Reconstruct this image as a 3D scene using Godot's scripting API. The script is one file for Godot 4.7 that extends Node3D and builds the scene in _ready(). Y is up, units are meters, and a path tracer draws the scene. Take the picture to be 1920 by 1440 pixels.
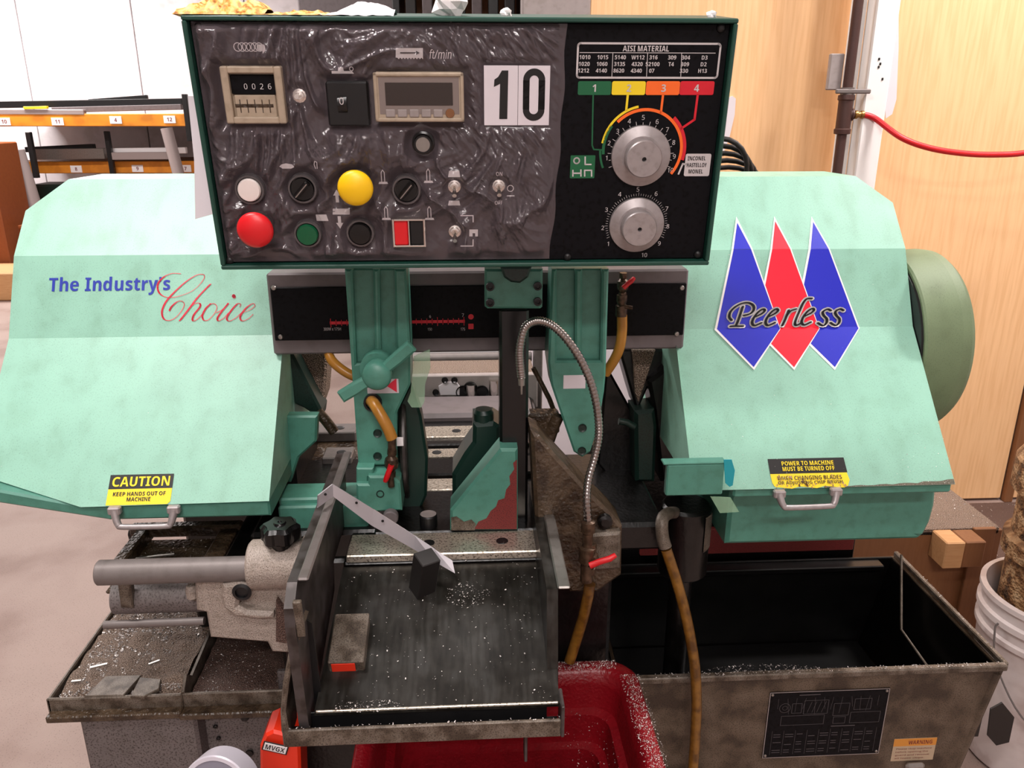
extends Node3D
# A green horizontal band saw in a workshop: its control panel, covers, guide arms, discharge tray,
# chip pans and the clutter around it. Units are metres, y is up, the saw stands along the x axis.

class Solid:
	# collects faces for one mesh; faces are turned outward as they are added
	var st := SurfaceTool.new()

	func _init() -> void:
		st.begin(Mesh.PRIMITIVE_TRIANGLES)

	func face(pts: Array, away: Vector3, group := -1) -> void:
		var n := Vector3.ZERO
		for i in pts.size():
			var a: Vector3 = pts[i]
			var b: Vector3 = pts[(i + 1) % pts.size()]
			n += (a - pts[0]).cross(b - pts[0])
		st.set_smooth_group(group)
		var flip := n.dot(away) > 0.0
		for i in range(1, pts.size() - 1):
			st.add_vertex(pts[0])
			st.add_vertex(pts[i + 1] if flip else pts[i])
			st.add_vertex(pts[i] if flip else pts[i + 1])

	func box(c: Vector3, s: Vector3, bevel := 0.002, b := Basis.IDENTITY) -> void:
		var half := s / 2.0
		var e := minf(bevel, minf(half.x, minf(half.y, half.z)) * 0.9)
		var at := func(sg: Vector3, axis: int) -> Vector3:
			var v := Vector3(half.x - e, half.y - e, half.z - e)
			v[axis] = half[axis]
			return c + b * (v * sg)
		for axis in 3:
			var u := (axis + 1) % 3
			var v := (axis + 2) % 3
			for s1 in [-1.0, 1.0]:
				var q := []
				for k in [[-1.0, -1.0], [1.0, -1.0], [1.0, 1.0], [-1.0, 1.0]]:
					var sg := Vector3.ZERO
					sg[axis] = s1
					sg[u] = k[0]
					sg[v] = k[1]
					q.append(at.call(sg, axis))
				var away := Vector3.ZERO
				away[axis] = s1
				face(q, b * away)
				for s2 in [-1.0, 1.0]:
					var g0 := Vector3.ZERO
					g0[axis] = s1
					g0[u] = s2
					g0[v] = -1.0
					var g1 := g0
					g1[v] = 1.0
					var w := Vector3.ZERO
					w[axis] = s1
					w[u] = s2
					face([at.call(g0, axis), at.call(g1, axis), at.call(g1, u), at.call(g0, u)], b * w)
		for sx in [-1.0, 1.0]:
			for sy in [-1.0, 1.0]:
				for sz in [-1.0, 1.0]:
					var sg := Vector3(sx, sy, sz)
					face([at.call(sg, 0), at.call(sg, 1), at.call(sg, 2)], b * sg)

	func flat(poly: PackedVector2Array, xf: Transform3D, up := 1.0) -> void:
		var t := Geometry2D.triangulate_polygon(poly)
		for i in range(0, t.size(), 3):
			var q := []
			for k in 3:
				q.append(xf * Vector3(poly[t[i + k]].x, poly[t[i + k]].y, 0))
			face(q, xf.basis.z * up)

	func prism(poly: PackedVector2Array, xf: Transform3D, depth: float, bevel := 0.0) -> void:
		# the outline lies in the plane of xf, the solid goes back along its -z; bevel chamfers the front edge
		if Geometry2D.is_polygon_clockwise(poly):
			poly = poly.duplicate()
			poly.reverse()
		var front := poly
		if bevel > 0.0:
			front = PackedVector2Array()
			for i in poly.size():
				var p := poly[i]
				var d0 := (p - poly[(i + poly.size() - 1) % poly.size()]).normalized()
				var d1 := (poly[(i + 1) % poly.size()] - p).normalized()
				var n0 := Vector2(-d0.y, d0.x)
				var n1 := Vector2(-d1.y, d1.x)
				var m := (n0 + n1).normalized()
				front.append(p + m * bevel / maxf(0.4, m.dot(n0)))
		flat(front, xf)
		flat(poly, xf.translated_local(Vector3(0, 0, -depth)), -1.0)
		var n := poly.size()
		for i in n:
			var j := (i + 1) % n
			var d := poly[j] - poly[i]
			var away := xf.basis * Vector3(d.y, -d.x, 0)
			var a := xf * Vector3(poly[i].x, poly[i].y, -bevel)
			var c := xf * Vector3(poly[j].x, poly[j].y, -bevel)
			face([a, c, xf * Vector3(poly[j].x, poly[j].y, -depth), xf * Vector3(poly[i].x, poly[i].y, -depth)], away)
			if bevel > 0.0:
				face([a, c, xf * Vector3(front[j].x, front[j].y, 0), xf * Vector3(front[i].x, front[i].y, 0)], away + xf.basis.z * 0.01)

	func tube(pts: PackedVector3Array, r: Variant, n := 12, capped := true) -> void:
		var rings := []
		var side := Vector3.ZERO
		for i in pts.size():
			var d := (pts[mini(i + 1, pts.size() - 1)] - pts[maxi(i - 1, 0)]).normalized()
			if i == 0:
				side = d.cross(Vector3.UP if absf(d.y) < 0.9 else Vector3.RIGHT).normalized()
			else:
				side = (side - d * side.dot(d)).normalized()
			var other := d.cross(side)
			var rr: float = r if r is float else r[i]
			var ring := []
			for k in n:
				var a := TAU * k / n
				ring.append(pts[i] + (side * cos(a) + other * sin(a)) * rr)
			rings.append(ring)
		for i in pts.size() - 1:
			for k in n:
				var j := (k + 1) % n
				var mid: Vector3 = (rings[i][k] + rings[i][j] + rings[i + 1][k]) / 3.0
				face([rings[i][k], rings[i][j], rings[i + 1][j], rings[i + 1][k]], mid - (pts[i] * 2.0 + pts[i + 1]) / 3.0, 1)
		if capped:
			face(rings[0], pts[0] - pts[1])
			face(rings[-1], pts[-1] - pts[-2])

	func lathe(prof: Array, xf: Transform3D, n := 32, smooth := false, from := 0.0, to := TAU) -> void:
		# prof runs from the foot of the axis outward and up: points (radius, height), axis along the y of xf
		for i in prof.size() - 1:
			var a: Vector2 = prof[i]
			var b: Vector2 = prof[i + 1]
			var dr := b.x - a.x
			var dh := b.y - a.y
			for k in n:
				var t0 := from + (to - from) * k / n
				var t1 := from + (to - from) * (k + 1) / n
				var c0 := Vector3(cos(t0), 0, sin(t0))
				var c1 := Vector3(cos(t1), 0, sin(t1))
				var away := xf.basis * ((c0 + c1) * dh * 0.5 - Vector3.UP * dr)
				var q := []
				for v in [c0 * a.x + Vector3.UP * a.y, c1 * a.x + Vector3.UP * a.y, c1 * b.x + Vector3.UP * b.y, c0 * b.x + Vector3.UP * b.y]:
					var w: Vector3 = xf * v
					if q.is_empty() or not (w.is_equal_approx(q[-1]) or w.is_equal_approx(q[0])):
						q.append(w)
				if q.size() > 2:
					face(q, away, 1 if smooth else i + 1)

	func done() -> ArrayMesh:
		st.generate_normals()
		return st.commit()


class Print:
	# flat lettering and lines of one colour
	var st := SurfaceTool.new()
	var words_st := SurfaceTool.new()
	var drawn := false
	var written := false
	var t := TextMesh.new()

	func _init() -> void:
		st.begin(Mesh.PRIMITIVE_TRIANGLES)
		words_st.begin(Mesh.PRIMITIVE_TRIANGLES)
		t.depth = 0.0
		t.pixel_size = 0.01
		t.font_size = 48
		t.curve_step = 1.5

	func tri(a: Vector3, b: Vector3, c: Vector3, n: Vector3) -> void:
		var flip := (b - a).cross(c - a).dot(n) > 0.0
		drawn = true
		for v in ([a, c, b] if flip else [a, b, c]):
			st.set_normal(n)
			st.add_vertex(v)

	func poly(pts: PackedVector2Array, xf: Transform3D) -> void:
		var k := Geometry2D.triangulate_polygon(pts)
		for i in range(0, k.size(), 3):
			tri(xf * Vector3(pts[k[i]].x, pts[k[i]].y, 0), xf * Vector3(pts[k[i + 1]].x, pts[k[i + 1]].y, 0), xf * Vector3(pts[k[i + 2]].x, pts[k[i + 2]].y, 0), xf.basis.z.normalized())

	func line(pts: PackedVector2Array, w: float, xf: Transform3D, closed := false) -> void:
		var n := pts.size()
		for i in (n if closed else n - 1):
			var a := pts[i]
			var b := pts[(i + 1) % n]
			var d := (b - a).normalized() * w / 2.0
			var s := Vector2(-d.y, d.x)
			poly(PackedVector2Array([a - d * 0.6 + s, b + d * 0.6 + s, b + d * 0.6 - s, a - d * 0.6 - s]), xf)

	func arc(c: Vector2, r: float, a0: float, a1: float, w: float, xf: Transform3D, n := 24) -> void:
		for i in n:
			var t0 := deg_to_rad(lerpf(a0, a1, float(i) / n))
			var t1 := deg_to_rad(lerpf(a0, a1, float(i + 1) / n))
			var d0 := Vector2(cos(t0), sin(t0))
			var d1 := Vector2(cos(t1), sin(t1))
			poly(PackedVector2Array([c + d0 * (r + w / 2), c + d1 * (r + w / 2), c + d1 * (r - w / 2), c + d0 * (r - w / 2)]), xf)

	func text(words: String, font: Font, at: Vector2, w: float, h: float, xf: Transform3D, slant := 0.0, centre := false) -> void:
		# fits the words into a box w wide and h tall whose lower left corner (or middle) is at; 0 keeps the letters' own width
		t.font = font
		t.text = words
		var box := t.get_aabb()
		var sy := h / box.size.y
		var sx := w / box.size.x if w > 0.0 else sy
		var b := Basis(Vector3(sx, 0, 0), Vector3(slant * sy, sy, 0), Vector3(0, 0, 1))
		var p := at - (Vector2(box.size.x * sx, h) / 2.0 if centre else Vector2.ZERO)
		written = true
		words_st.append_from(t, 0, xf * Transform3D(b, Vector3(p.x, p.y, 0)) * Transform3D(Basis.IDENTITY, -box.position))

	func done() -> ArrayMesh:
		var mesh := ArrayMesh.new()
		if drawn:
			st.commit(mesh)
		if written:
			words_st.commit(mesh)
		return mesh


var m := {}          # materials by name
var sans: SystemFont
var bold: SystemFont
var serif: SystemFont
var dice := RandomNumberGenerator.new()


func thing(called: String, label: String, category: String, at := Vector3.ZERO, group := "") -> Node3D:
	var o := Node3D.new()
	o.name = called
	add_child(o, true)
	o.position = at
	return tag(o, label, category, group)


func tag(o: Node3D, label: String, category: String, group := "", kind := "") -> Node3D:
	o.set_meta("label", label)
	o.set_meta("category", category)
	if group:
		o.set_meta("group", group)
	if kind:
		o.set_meta("kind", kind)
	return o


func put(called: String, shape: Variant, mat: Material, parent: Node3D = null) -> MeshInstance3D:
	var o := MeshInstance3D.new()
	o.name = called
	o.mesh = shape if shape is Mesh else shape.done()
	o.material_override = mat
	(parent if parent else self).add_child(o, true)
	return o


func struct(called: String, shape: Variant, mat: Material, parent: Node3D = null) -> MeshInstance3D:
	var o := put(called, shape, mat, parent)
	o.set_meta("kind", "structure")
	return o


func at_xf(p: Vector3, rx := 0.0, ry := 0.0, rz := 0.0) -> Transform3D:
	return Transform3D(Basis.from_euler(Vector3(rx, ry, rz)), p)


func along(from: Vector3, to: Vector3) -> Transform3D:
	# a frame at from whose y axis points to to
	var yy := (to - from).normalized()
	var xx := yy.cross(Vector3.BACK if absf(yy.z) < 0.9 else Vector3.RIGHT).normalized()
	return Transform3D(Basis(xx, yy, xx.cross(yy)), from)


func curve(pts: PackedVector3Array, per := 8) -> PackedVector3Array:
	# a smooth line through the points
	var res := PackedVector3Array()
	var n := pts.size()
	for i in n - 1:
		for k in per:
			res.append(pts[i].cubic_interpolate(pts[i + 1], pts[maxi(i - 1, 0)], pts[mini(i + 2, n - 1)], float(k) / per))
	res.append(pts[n - 1])
	return res


func curve2(pts: PackedVector2Array, per := 8) -> PackedVector2Array:
	var res := PackedVector2Array()
	var n := pts.size()
	for i in n - 1:
		for k in per:
			res.append(pts[i].cubic_interpolate(pts[i + 1], pts[maxi(i - 1, 0)], pts[mini(i + 2, n - 1)], float(k) / per))
	res.append(pts[n - 1])
	return res


func disc(c: Vector2, r: float, n := 20) -> PackedVector2Array:
	var q := PackedVector2Array()
	for i in n:
		q.append(c + Vector2.from_angle(TAU * i / n) * r)
	return q


func rrect(a: Vector2, b: Vector2, r: float) -> PackedVector2Array:
	var q := PackedVector2Array()
	var lo := Vector2(minf(a.x, b.x), minf(a.y, b.y))
	var hi := Vector2(maxf(a.x, b.x), maxf(a.y, b.y))
	var mids := [Vector2(hi.x - r, hi.y - r), Vector2(lo.x + r, hi.y - r), Vector2(lo.x + r, lo.y + r), Vector2(hi.x - r, lo.y + r)]
	for k in 4:
		for i in 5:
			q.append(mids[k] + Vector2.from_angle(PI / 2 * k + PI / 8 * i) * r)
	return q


func noise(sd: int, freq: float, colors: Array, stops: Array, type := FastNoiseLite.TYPE_SIMPLEX_SMOOTH, octaves := 4, size := 512, normal := false) -> NoiseTexture2D:
	var f := FastNoiseLite.new()
	f.seed = sd
	f.noise_type = type
	f.frequency = freq
	f.fractal_octaves = octaves
	var t := NoiseTexture2D.new()
	t.width = size
	t.height = size
	t.seamless = true
	t.noise = f
	if normal:
		t.as_normal_map = true
		t.bump_strength = 4.0
	elif colors:
		var g := Gradient.new()
		g.offsets = PackedFloat32Array(stops)
		g.colors = PackedColorArray(colors)
		t.color_ramp = g
	return t


func paint(called: String, c: Color, rough: float, metal := 0.0, tex: Texture2D = null, scale := Vector3(4, 4, 4), bump: Texture2D = null, bump_scale := 1.0, grime: Texture2D = null, grime_scale := Vector3(3, 3, 3)) -> StandardMaterial3D:
	var s := StandardMaterial3D.new()
	s.resource_name = called
	s.albedo_color = c
	s.roughness = rough
	s.metallic = metal
	s.cull_mode = BaseMaterial3D.CULL_DISABLED
	if tex or bump:
		s.uv1_triplanar = true
		s.uv1_scale = scale
	if tex:
		s.albedo_texture = tex
	if bump:
		s.heightmap_enabled = true
		s.heightmap_texture = bump
		s.heightmap_scale = bump_scale
	if grime:
		s.detail_enabled = true
		s.detail_albedo = grime
		s.detail_blend_mode = BaseMaterial3D.BLEND_MODE_MUL
		s.detail_uv_layer = BaseMaterial3D.DETAIL_UV_2
		s.uv2_triplanar = true
		s.uv2_scale = grime_scale
	m[called] = s
	return s


func flake_mesh(curl: float, l: float, w: float) -> ArrayMesh:
	# one curled metal chip: a bent strip with a little thickness
	var s := Solid.new()
	var prev := []
	for i in 4:
		var a := (i / 3.0 - 0.5) * curl
		var rad := l / maxf(curl, 0.1)
		var p := Vector3(sin(a) * rad, (1.0 - cos(a)) * rad, 0)
		var ring := [p + Vector3(0, 0, -w / 2), p + Vector3(0, 0, w / 2), p + Vector3(0, w * 0.25, 0)]
		if i:
			for k in 3:
				var j := (k + 1) % 3
				s.face([prev[k], prev[j], ring[j], ring[k]], (prev[k] + prev[j] + ring[k] + ring[j]) / 4.0 - (prev[0] + prev[1] + prev[2]) / 3.0)
		prev = ring
	return s.done()


func chips(called: String, label: String, spots: Array, mesh: Mesh, mat: Material, size: Vector2, dark := 0.3, lie := 0.6) -> void:
	# loose swarf, past counting: one MultiMesh. spots are points on the surface it lies on
	var mm := MultiMesh.new()
	mm.transform_format = MultiMesh.TRANSFORM_3D
	mm.use_colors = true
	mm.mesh = mesh
	mm.instance_count = spots.size()
	for i in spots.size():
		var b := Basis.from_euler(Vector3(dice.randf_range(-lie, lie), dice.randf() * TAU, dice.randf_range(-lie, lie)))
		var k := size.x + (size.y - size.x) * pow(dice.randf(), 3.0)
		mm.set_instance_transform(i, Transform3D(b.scaled(Vector3.ONE * k), spots[i]))
		var g := lerpf(dark, 1.0, dice.randf())
		mm.set_instance_color(i, Color(g, g * 0.97, g * 0.95))
	var o := MultiMeshInstance3D.new()
	o.name = called
	o.multimesh = mm
	o.material_override = mat
	add_child(o, true)
	tag(o, label, "metal chips", "", "stuff")


func strewn(n: int, a: Vector3, b: Vector3, c: Vector3, d: Vector3, lift := 0.001) -> Array:
	# n random points on the four-cornered patch a b c d
	var r := []
	for i in n:
		var u := dice.randf()
		var v := dice.randf()
		r.append(a.lerp(b, u).lerp(d.lerp(c, u), v) + Vector3.UP * lift)
	return r


func heaped(n: int, c: Vector3, rx: float, rz: float, h: float, slope := 0.0) -> Array:
	# n points of a loose heap
	var r := []
	for i in n:
		var q := Vector2.from_angle(dice.randf() * TAU) * sqrt(dice.randf())
		r.append(c + Vector3(q.x * rx, (1.0 - q.length()) * h * dice.randf() - q.y * rz * slope, q.y * rz))
	return r


func _ready() -> void:
	# camera
	var cam := Camera3D.new()
	cam.name = "camera"
	cam.fov = 51.282
	cam.near = 0.05
	cam.far = 60.0
	cam.position = Vector3(0, 1.5, 0)
	cam.rotation_degrees = Vector3(-18.5, -3.1, 0)
	add_child(cam)
	cam.current = true
	# the air outside the closed room; nothing of it enters
	var env := Environment.new()
	env.background_mode = Environment.BG_COLOR
	env.background_color = Color(0.02, 0.02, 0.025)
	env.tonemap_mode = Environment.TONE_MAPPER_LINEAR
	env.tonemap_exposure = 1.0
	env.sdfgi_enabled = true
	env.ssao_enabled = true
	env.ssil_enabled = true
	var we := WorldEnvironment.new()
	we.name = "environment"
	we.environment = env
	add_child(we)
	dice.seed = 7
	# the ceiling lamps: where, how long along x, how strong; near-end one is added fill
	for a in [[Vector3(-0.3, 3.5, 0.7), 0.9, 3.4, "over the aisle before the control panel"], [Vector3(0.2, 3.5, 2.2), 1.6, 8.0, "at the near end of the hall, added as fill"], [Vector3(-1.1, 3.5, -0.75), 0.9, 5.8, "above the left wheel cover"], [Vector3(-0.25, 3.5, -2.7), 1.0, 3.6, "behind the saw"], [Vector3(2.25, 3.5, -1.75), 0.6, 10.0, "near the plywood partition"], [Vector3(-3.0, 3.5, -5.2), 2.4, 15.0, "over the middle of the hall"], [Vector3(-4.6, 3.5, -7.7), 2.6, 26.0, "nearest the stock rack"]]:
		ceiling_lamp(a[0], a[1], a[2], a[3])
	fonts()
	materials()
	room()
	plywood_side()
	storage_rack()
	band_saw()
	saw_base()
	vise_parts()
	control_panel()
	panel_clutter()
	coolant_lines()
	discharge_tray()
	work_stop()
	right_side()
	red_bin()
	swarf()


func ceiling_lamp(at: Vector3, length: float, energy: float, where: String) -> void:
	var o := thing("ceiling_lamp", "long white ceiling lamp hanging " + where, "lamp", at, "ceiling lamps")
	var body := Solid.new()
	body.box(Vector3(0, 0.05, 0), Vector3(length + 0.1, 0.06, 0.34), 0.01)
	body.box(Vector3(-length * 0.4, 0.29, 0), Vector3(0.02, 0.42, 0.02))
	body.box(Vector3(length * 0.4, 0.29, 0), Vector3(0.02, 0.42, 0.02))
	put("housing", body, paint("lamp_white", Color(0.85, 0.85, 0.85), 0.5), o)
	var glow := Solid.new()
	glow.box(Vector3(0, 0.012, 0), Vector3(length, 0.02, 0.28), 0.006)
	var g := StandardMaterial3D.new()
	g.albedo_color = Color(0.9, 0.9, 0.9)
	g.emission_enabled = true
	g.emission = Color(1.0, 0.96, 0.93)
	g.emission_energy_multiplier = 1.5
	put("lamp_diffuser", glow, g, o)
	var l := AreaLight3D.new()
	l.name = "lamp_light"
	l.area_size = Vector2(length, 0.28)
	l.light_color = Color(1.0, 0.972, 0.962)
	l.light_energy = energy
	l.area_range = 20.0
	l.shadow_enabled = true
	l.rotation_degrees = Vector3(-90, 0, 0)
	l.position = Vector3(0, -0.004, 0)
	o.add_child(l)


func fonts() -> void:
	sans = SystemFont.new()
	sans.font_names = PackedStringArray(["Droid Sans"])
	bold = SystemFont.new()
	bold.font_names = PackedStringArray(["Droid Sans"])
	bold.font_weight = 700
	serif = SystemFont.new()
	serif.font_names = PackedStringArray(["Droid Serif"])


func materials() -> void:
	var W := Color.WHITE
	var mottled := noise(1, 0.012, [Color(0.93, 0.93, 0.92), Color(0.98, 0.98, 0.98), W], [0.2, 0.4, 0.65], FastNoiseLite.TYPE_SIMPLEX_SMOOTH, 6)
	var grit := noise(2, 0.16, [Color(0.78, 0.77, 0.76), W, W], [0.12, 0.28, 1.0], FastNoiseLite.TYPE_SIMPLEX_SMOOTH, 3)
	var specks := noise(3, 0.09, [Color(0.5, 0.47, 0.44), Color(0.9, 0.89, 0.88), W], [0.2, 0.3, 0.45], FastNoiseLite.TYPE_SIMPLEX, 4)
	var oily := noise(4, 0.011, [Color(0.62, 0.58, 0.54), Color(0.86, 0.84, 0.81), W], [0.25, 0.5, 0.75], FastNoiseLite.TYPE_SIMPLEX_SMOOTH, 6)
	var rough_bump := noise(5, 0.05, [], [], FastNoiseLite.TYPE_SIMPLEX_SMOOTH, 4)
	var chips_bump := noise(6, 0.12, [], [], FastNoiseLite.TYPE_CELLULAR, 2)
	var grain := noise(7, 0.02, [Color(0.965, 0.945, 0.92), Color(0.985, 0.975, 0.965), W], [0.25, 0.45, 0.75], FastNoiseLite.TYPE_SIMPLEX_SMOOTH, 4)
	var chip_tex := noise(8, 0.2, [Color(0.25, 0.2, 0.17), Color(0.5, 0.44, 0.39), Color(0.72, 0.67, 0.62), Color(1.0, 0.97, 0.93)], [0.25, 0.45, 0.62, 0.78], FastNoiseLite.TYPE_SIMPLEX, 3)
	var streaks := noise(11, 0.02, [Color(0.72, 0.7, 0.67), Color(0.9, 0.89, 0.87), W], [0.25, 0.5, 0.75], FastNoiseLite.TYPE_SIMPLEX_SMOOTH, 5)
	var stains := noise(9, 0.006, [Color(0.88, 0.85, 0.84), Color(0.965, 0.955, 0.955), W], [0.2, 0.42, 0.6], FastNoiseLite.TYPE_SIMPLEX_SMOOTH, 5)
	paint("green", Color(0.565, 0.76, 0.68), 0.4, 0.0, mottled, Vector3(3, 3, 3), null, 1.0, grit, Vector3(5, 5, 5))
	paint("green_dark", Color(0.3, 0.53, 0.465), 0.42, 0.0, mottled, Vector3(6, 6, 6), null, 1.0, grit, Vector3(9, 9, 9))  # the covers' paint again, darkened: shade put into the colour
	paint("green_olive", Color(0.43, 0.5, 0.37), 0.6, 0.0, mottled, Vector3(3, 3, 3), null, 1.0, grit, Vector3(5, 5, 5))
	paint("green_black", Color(0.07, 0.16, 0.135), 0.4, 0.0, specks, Vector3(5, 5, 5))
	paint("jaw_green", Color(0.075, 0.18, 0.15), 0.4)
	paint("panel_green", Color(0.1, 0.27, 0.225), 0.42)
	paint("panel_black", Color(0.05, 0.047, 0.06), 0.55, 0.0, specks, Vector3(2, 2, 2)).metallic_specular = 0.25
	paint("black", Color(0.05, 0.048, 0.055), 0.45)
	paint("gloss_black", Color(0.045, 0.042, 0.045), 0.22)
	paint("oily_black", Color(0.055, 0.048, 0.048), 0.3, 0.0, oily, Vector3(4, 4, 4), rough_bump, 0.03)
	paint("steel", Color(0.62, 0.6, 0.58), 0.34, 0.85, mottled, Vector3(8, 8, 8))
	paint("steel_bright", Color(0.86, 0.82, 0.76), 0.33, 0.75, specks, Vector3(4, 4, 4), rough_bump, 0.05)
	paint("steel_dull", Color(0.46, 0.43, 0.42), 0.5, 0.3, mottled, Vector3(6, 6, 6), null, 1.0, grit, Vector3(12, 12, 12))
	paint("chrome", Color(0.9, 0.88, 0.86), 0.16, 1.0)
	paint("aluminium", Color(0.66, 0.63, 0.63), 0.42, 0.55, mottled, Vector3(14, 14, 14))
	paint("beam_grey", Color(0.41, 0.375, 0.38), 0.55, 0.0, mottled, Vector3(4, 4, 4))
	paint("cast_grey", Color(0.66, 0.61, 0.57), 0.5, 0.0, mottled, Vector3(9, 9, 9), rough_bump, 0.1, specks, Vector3(9, 9, 9))
	paint("base_grey", Color(0.43, 0.40, 0.395), 0.6, 0.0, mottled, Vector3(3, 3, 3), null, 1.0, specks, Vector3(4, 4, 4))
	paint("trough_grey", Color(0.37, 0.315, 0.26), 0.55, 0.0, oily, Vector3(2.2, 2.2, 2.2), null, 1.0, specks, Vector3(6, 6, 6))
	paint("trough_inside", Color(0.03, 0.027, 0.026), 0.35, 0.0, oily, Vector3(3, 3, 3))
	paint("tray_steel", Color(0.22, 0.215, 0.207), 0.32, 0.3, streaks, Vector3(9, 3, 1.6), null, 1.0, oily, Vector3(3.3, 3.3, 3.3))
	paint("fence_steel", Color(0.3, 0.275, 0.275), 0.4, 0.3, oily, Vector3(5, 5, 5))
	paint("dirty_steel", Color(0.46, 0.42, 0.38), 0.5, 0.25, oily, Vector3(5, 5, 5), null, 1.0, specks, Vector3(7, 7, 7))
	paint("oily_brown", Color(0.31, 0.25, 0.19), 0.35, 0.0, oily, Vector3(4, 4, 4), rough_bump, 0.2)
	paint("chip_bed", Color(0.84, 0.78, 0.74), 0.7, 0.1, chip_tex, Vector3(5, 5, 5), chips_bump, 0.4)
	paint("chip_dust", Color(0.62, 0.52, 0.5), 0.7, 0.1, chip_tex, Vector3(6, 6, 6), chips_bump, 0.3)
	paint("amber_hose", Color(0.66, 0.45, 0.16), 0.3)
	paint("amber_old", Color(0.52, 0.36, 0.13), 0.35, 0.0, oily, Vector3(6, 6, 6))
	paint("brass", Color(0.6, 0.45, 0.24), 0.35, 0.7)
	paint("dirty_brass", Color(0.36, 0.28, 0.22), 0.35, 0.5, oily, Vector3(12, 12, 12))
	paint("red", Color(0.78, 0.06, 0.1), 0.4)
	paint("dull_red", Color(0.47, 0.16, 0.15), 0.55, 0.0, specks, Vector3(9, 9, 9))
	paint("bin_red", Color(0.5, 0.04, 0.085), 0.36, 0.0, mottled, Vector3(5, 5, 5), rough_bump, 0.1)
	paint("orange_red", Color(0.9, 0.2, 0.09), 0.4)
	paint("print_white", Color(0.78, 0.75, 0.75), 0.6)
	paint("white", Color(0.92, 0.9, 0.9), 0.5)
	paint("print_yellow", Color(0.95, 0.83, 0.12), 0.5)
	paint("print_orange", Color(0.98, 0.42, 0.12), 0.5)
	paint("print_red", Color(0.83, 0.08, 0.16), 0.5)
	paint("print_green", Color(0.04, 0.37, 0.22), 0.5)
	paint("print_black", Color(0.06, 0.055, 0.055), 0.5)
	paint("logo_blue", Color(0.1, 0.13, 0.7), 0.4)
	paint("logo_red", Color(0.95, 0.06, 0.18), 0.4)
	paint("script_red", Color(0.9, 0.14, 0.26), 0.45)
	paint("letter_blue", Color(0.13, 0.2, 0.62), 0.45)
	paint("button_red", Color(0.85, 0.1, 0.13), 0.35)
	paint("button_yellow", Color(0.98, 0.78, 0.05), 0.38)
	paint("button_white", Color(0.92, 0.88, 0.86), 0.4)
	paint("button_green", Color(0.03, 0.33, 0.2), 0.2)
	paint("beige_plastic", Color(0.68, 0.61, 0.53), 0.5, 0.0, mottled, Vector3(9, 9, 9))
	paint("grey_plastic", Color(0.5, 0.45, 0.43), 0.45)
	paint("plate_grey", Color(0.6, 0.56, 0.55), 0.6, 0.0, mottled, Vector3(4, 4, 4))
	paint("concrete", Color(0.59, 0.515, 0.48), 0.7, 0.0, stains, Vector3(0.5, 0.5, 0.5), null, 1.0, grit, Vector3(2.2, 2.2, 2.2))
	paint("wall_white", Color(0.93, 0.91, 0.92), 0.7, 0.0, mottled, Vector3(0.6, 0.6, 0.6))
	paint("wall_grey", Color(0.75, 0.73, 0.73), 0.8)
	paint("plywood", Color(0.94, 0.765, 0.57), 0.55, 0.0, grain, Vector3(5.0, 0.28, 5.0))
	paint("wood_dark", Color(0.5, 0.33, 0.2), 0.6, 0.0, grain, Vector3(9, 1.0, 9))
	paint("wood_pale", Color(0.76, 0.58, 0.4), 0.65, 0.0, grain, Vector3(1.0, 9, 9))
	paint("post_white", Color(0.93, 0.92, 0.91), 0.55)
	paint("pipe_brown", Color(0.3, 0.2, 0.18), 0.5, 0.3, specks, Vector3(9, 9, 9))
	paint("rack_orange", Color(0.87, 0.55, 0.14), 0.5, 0.0, stains, Vector3(1, 1, 1))
	paint("rack_grey", Color(0.62, 0.57, 0.56), 0.45, 0.2)
	paint("cabinet_orange", Color(0.55, 0.29, 0.13), 0.55, 0.0, grain, Vector3(2, 2, 2))
	paint("paper", Color(0.86, 0.83, 0.85), 0.8)
	paint("rag", Color(0.88, 0.77, 0.55), 0.9, 0.0, noise(12, 0.02, [Color(0.55, 0.33, 0.12), Color(0.93, 0.73, 0.36), Color(1, 0.95, 0.85), W], [0.25, 0.4, 0.55, 0.75]), Vector3(9, 9, 9))
	paint("bucket_white", Color(0.87, 0.83, 0.82), 0.45, 0.0, stains, Vector3(3, 3, 3))
	paint("bucket_crust", Color(0.72, 0.6, 0.46), 0.75, 0.0, noise(13, 0.02, [Color(0.34, 0.27, 0.22), Color(0.68, 0.56, 0.44), Color(0.95, 0.9, 0.84), W], [0.2, 0.42, 0.6, 0.8], FastNoiseLite.TYPE_SIMPLEX_SMOOTH, 6), Vector3(2.2, 2.2, 2.2), chips_bump, 0.5)
	paint("teal", Color(0.1, 0.6, 0.65), 0.5)
	paint("cable", Color(0.1, 0.085, 0.08), 0.5)
	paint("disc_grey", Color(0.5, 0.49, 0.54), 0.5, 0.1)
	paint("disc_rim", Color(0.82, 0.8, 0.84), 0.35, 0.2)
	paint("grime", Color(0.4, 0.38, 0.32), 0.6, 0.0, specks, Vector3(7, 7, 7))
	paint("strip_metal", Color(0.74, 0.72, 0.74), 0.38, 0.3)
	paint("hose_steel", Color(0.6, 0.575, 0.56), 0.24, 1.0)
	paint("amber_print", Color(0.78, 0.52, 0.2), 0.6)
	paint("old_label", Color(0.68, 0.6, 0.5), 0.7)
	paint("faded_print", Color(0.33, 0.31, 0.32), 0.6)
	paint("sign_blue", Color(0.2, 0.5, 0.76), 0.5)
	var f := StandardMaterial3D.new()
	f.resource_name = "clear_film"
	f.albedo_color = Color(0.74, 0.66, 0.69, 0.125)
	f.roughness = 0.14
	f.transparency = BaseMaterial3D.TRANSPARENCY_ALPHA
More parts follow.
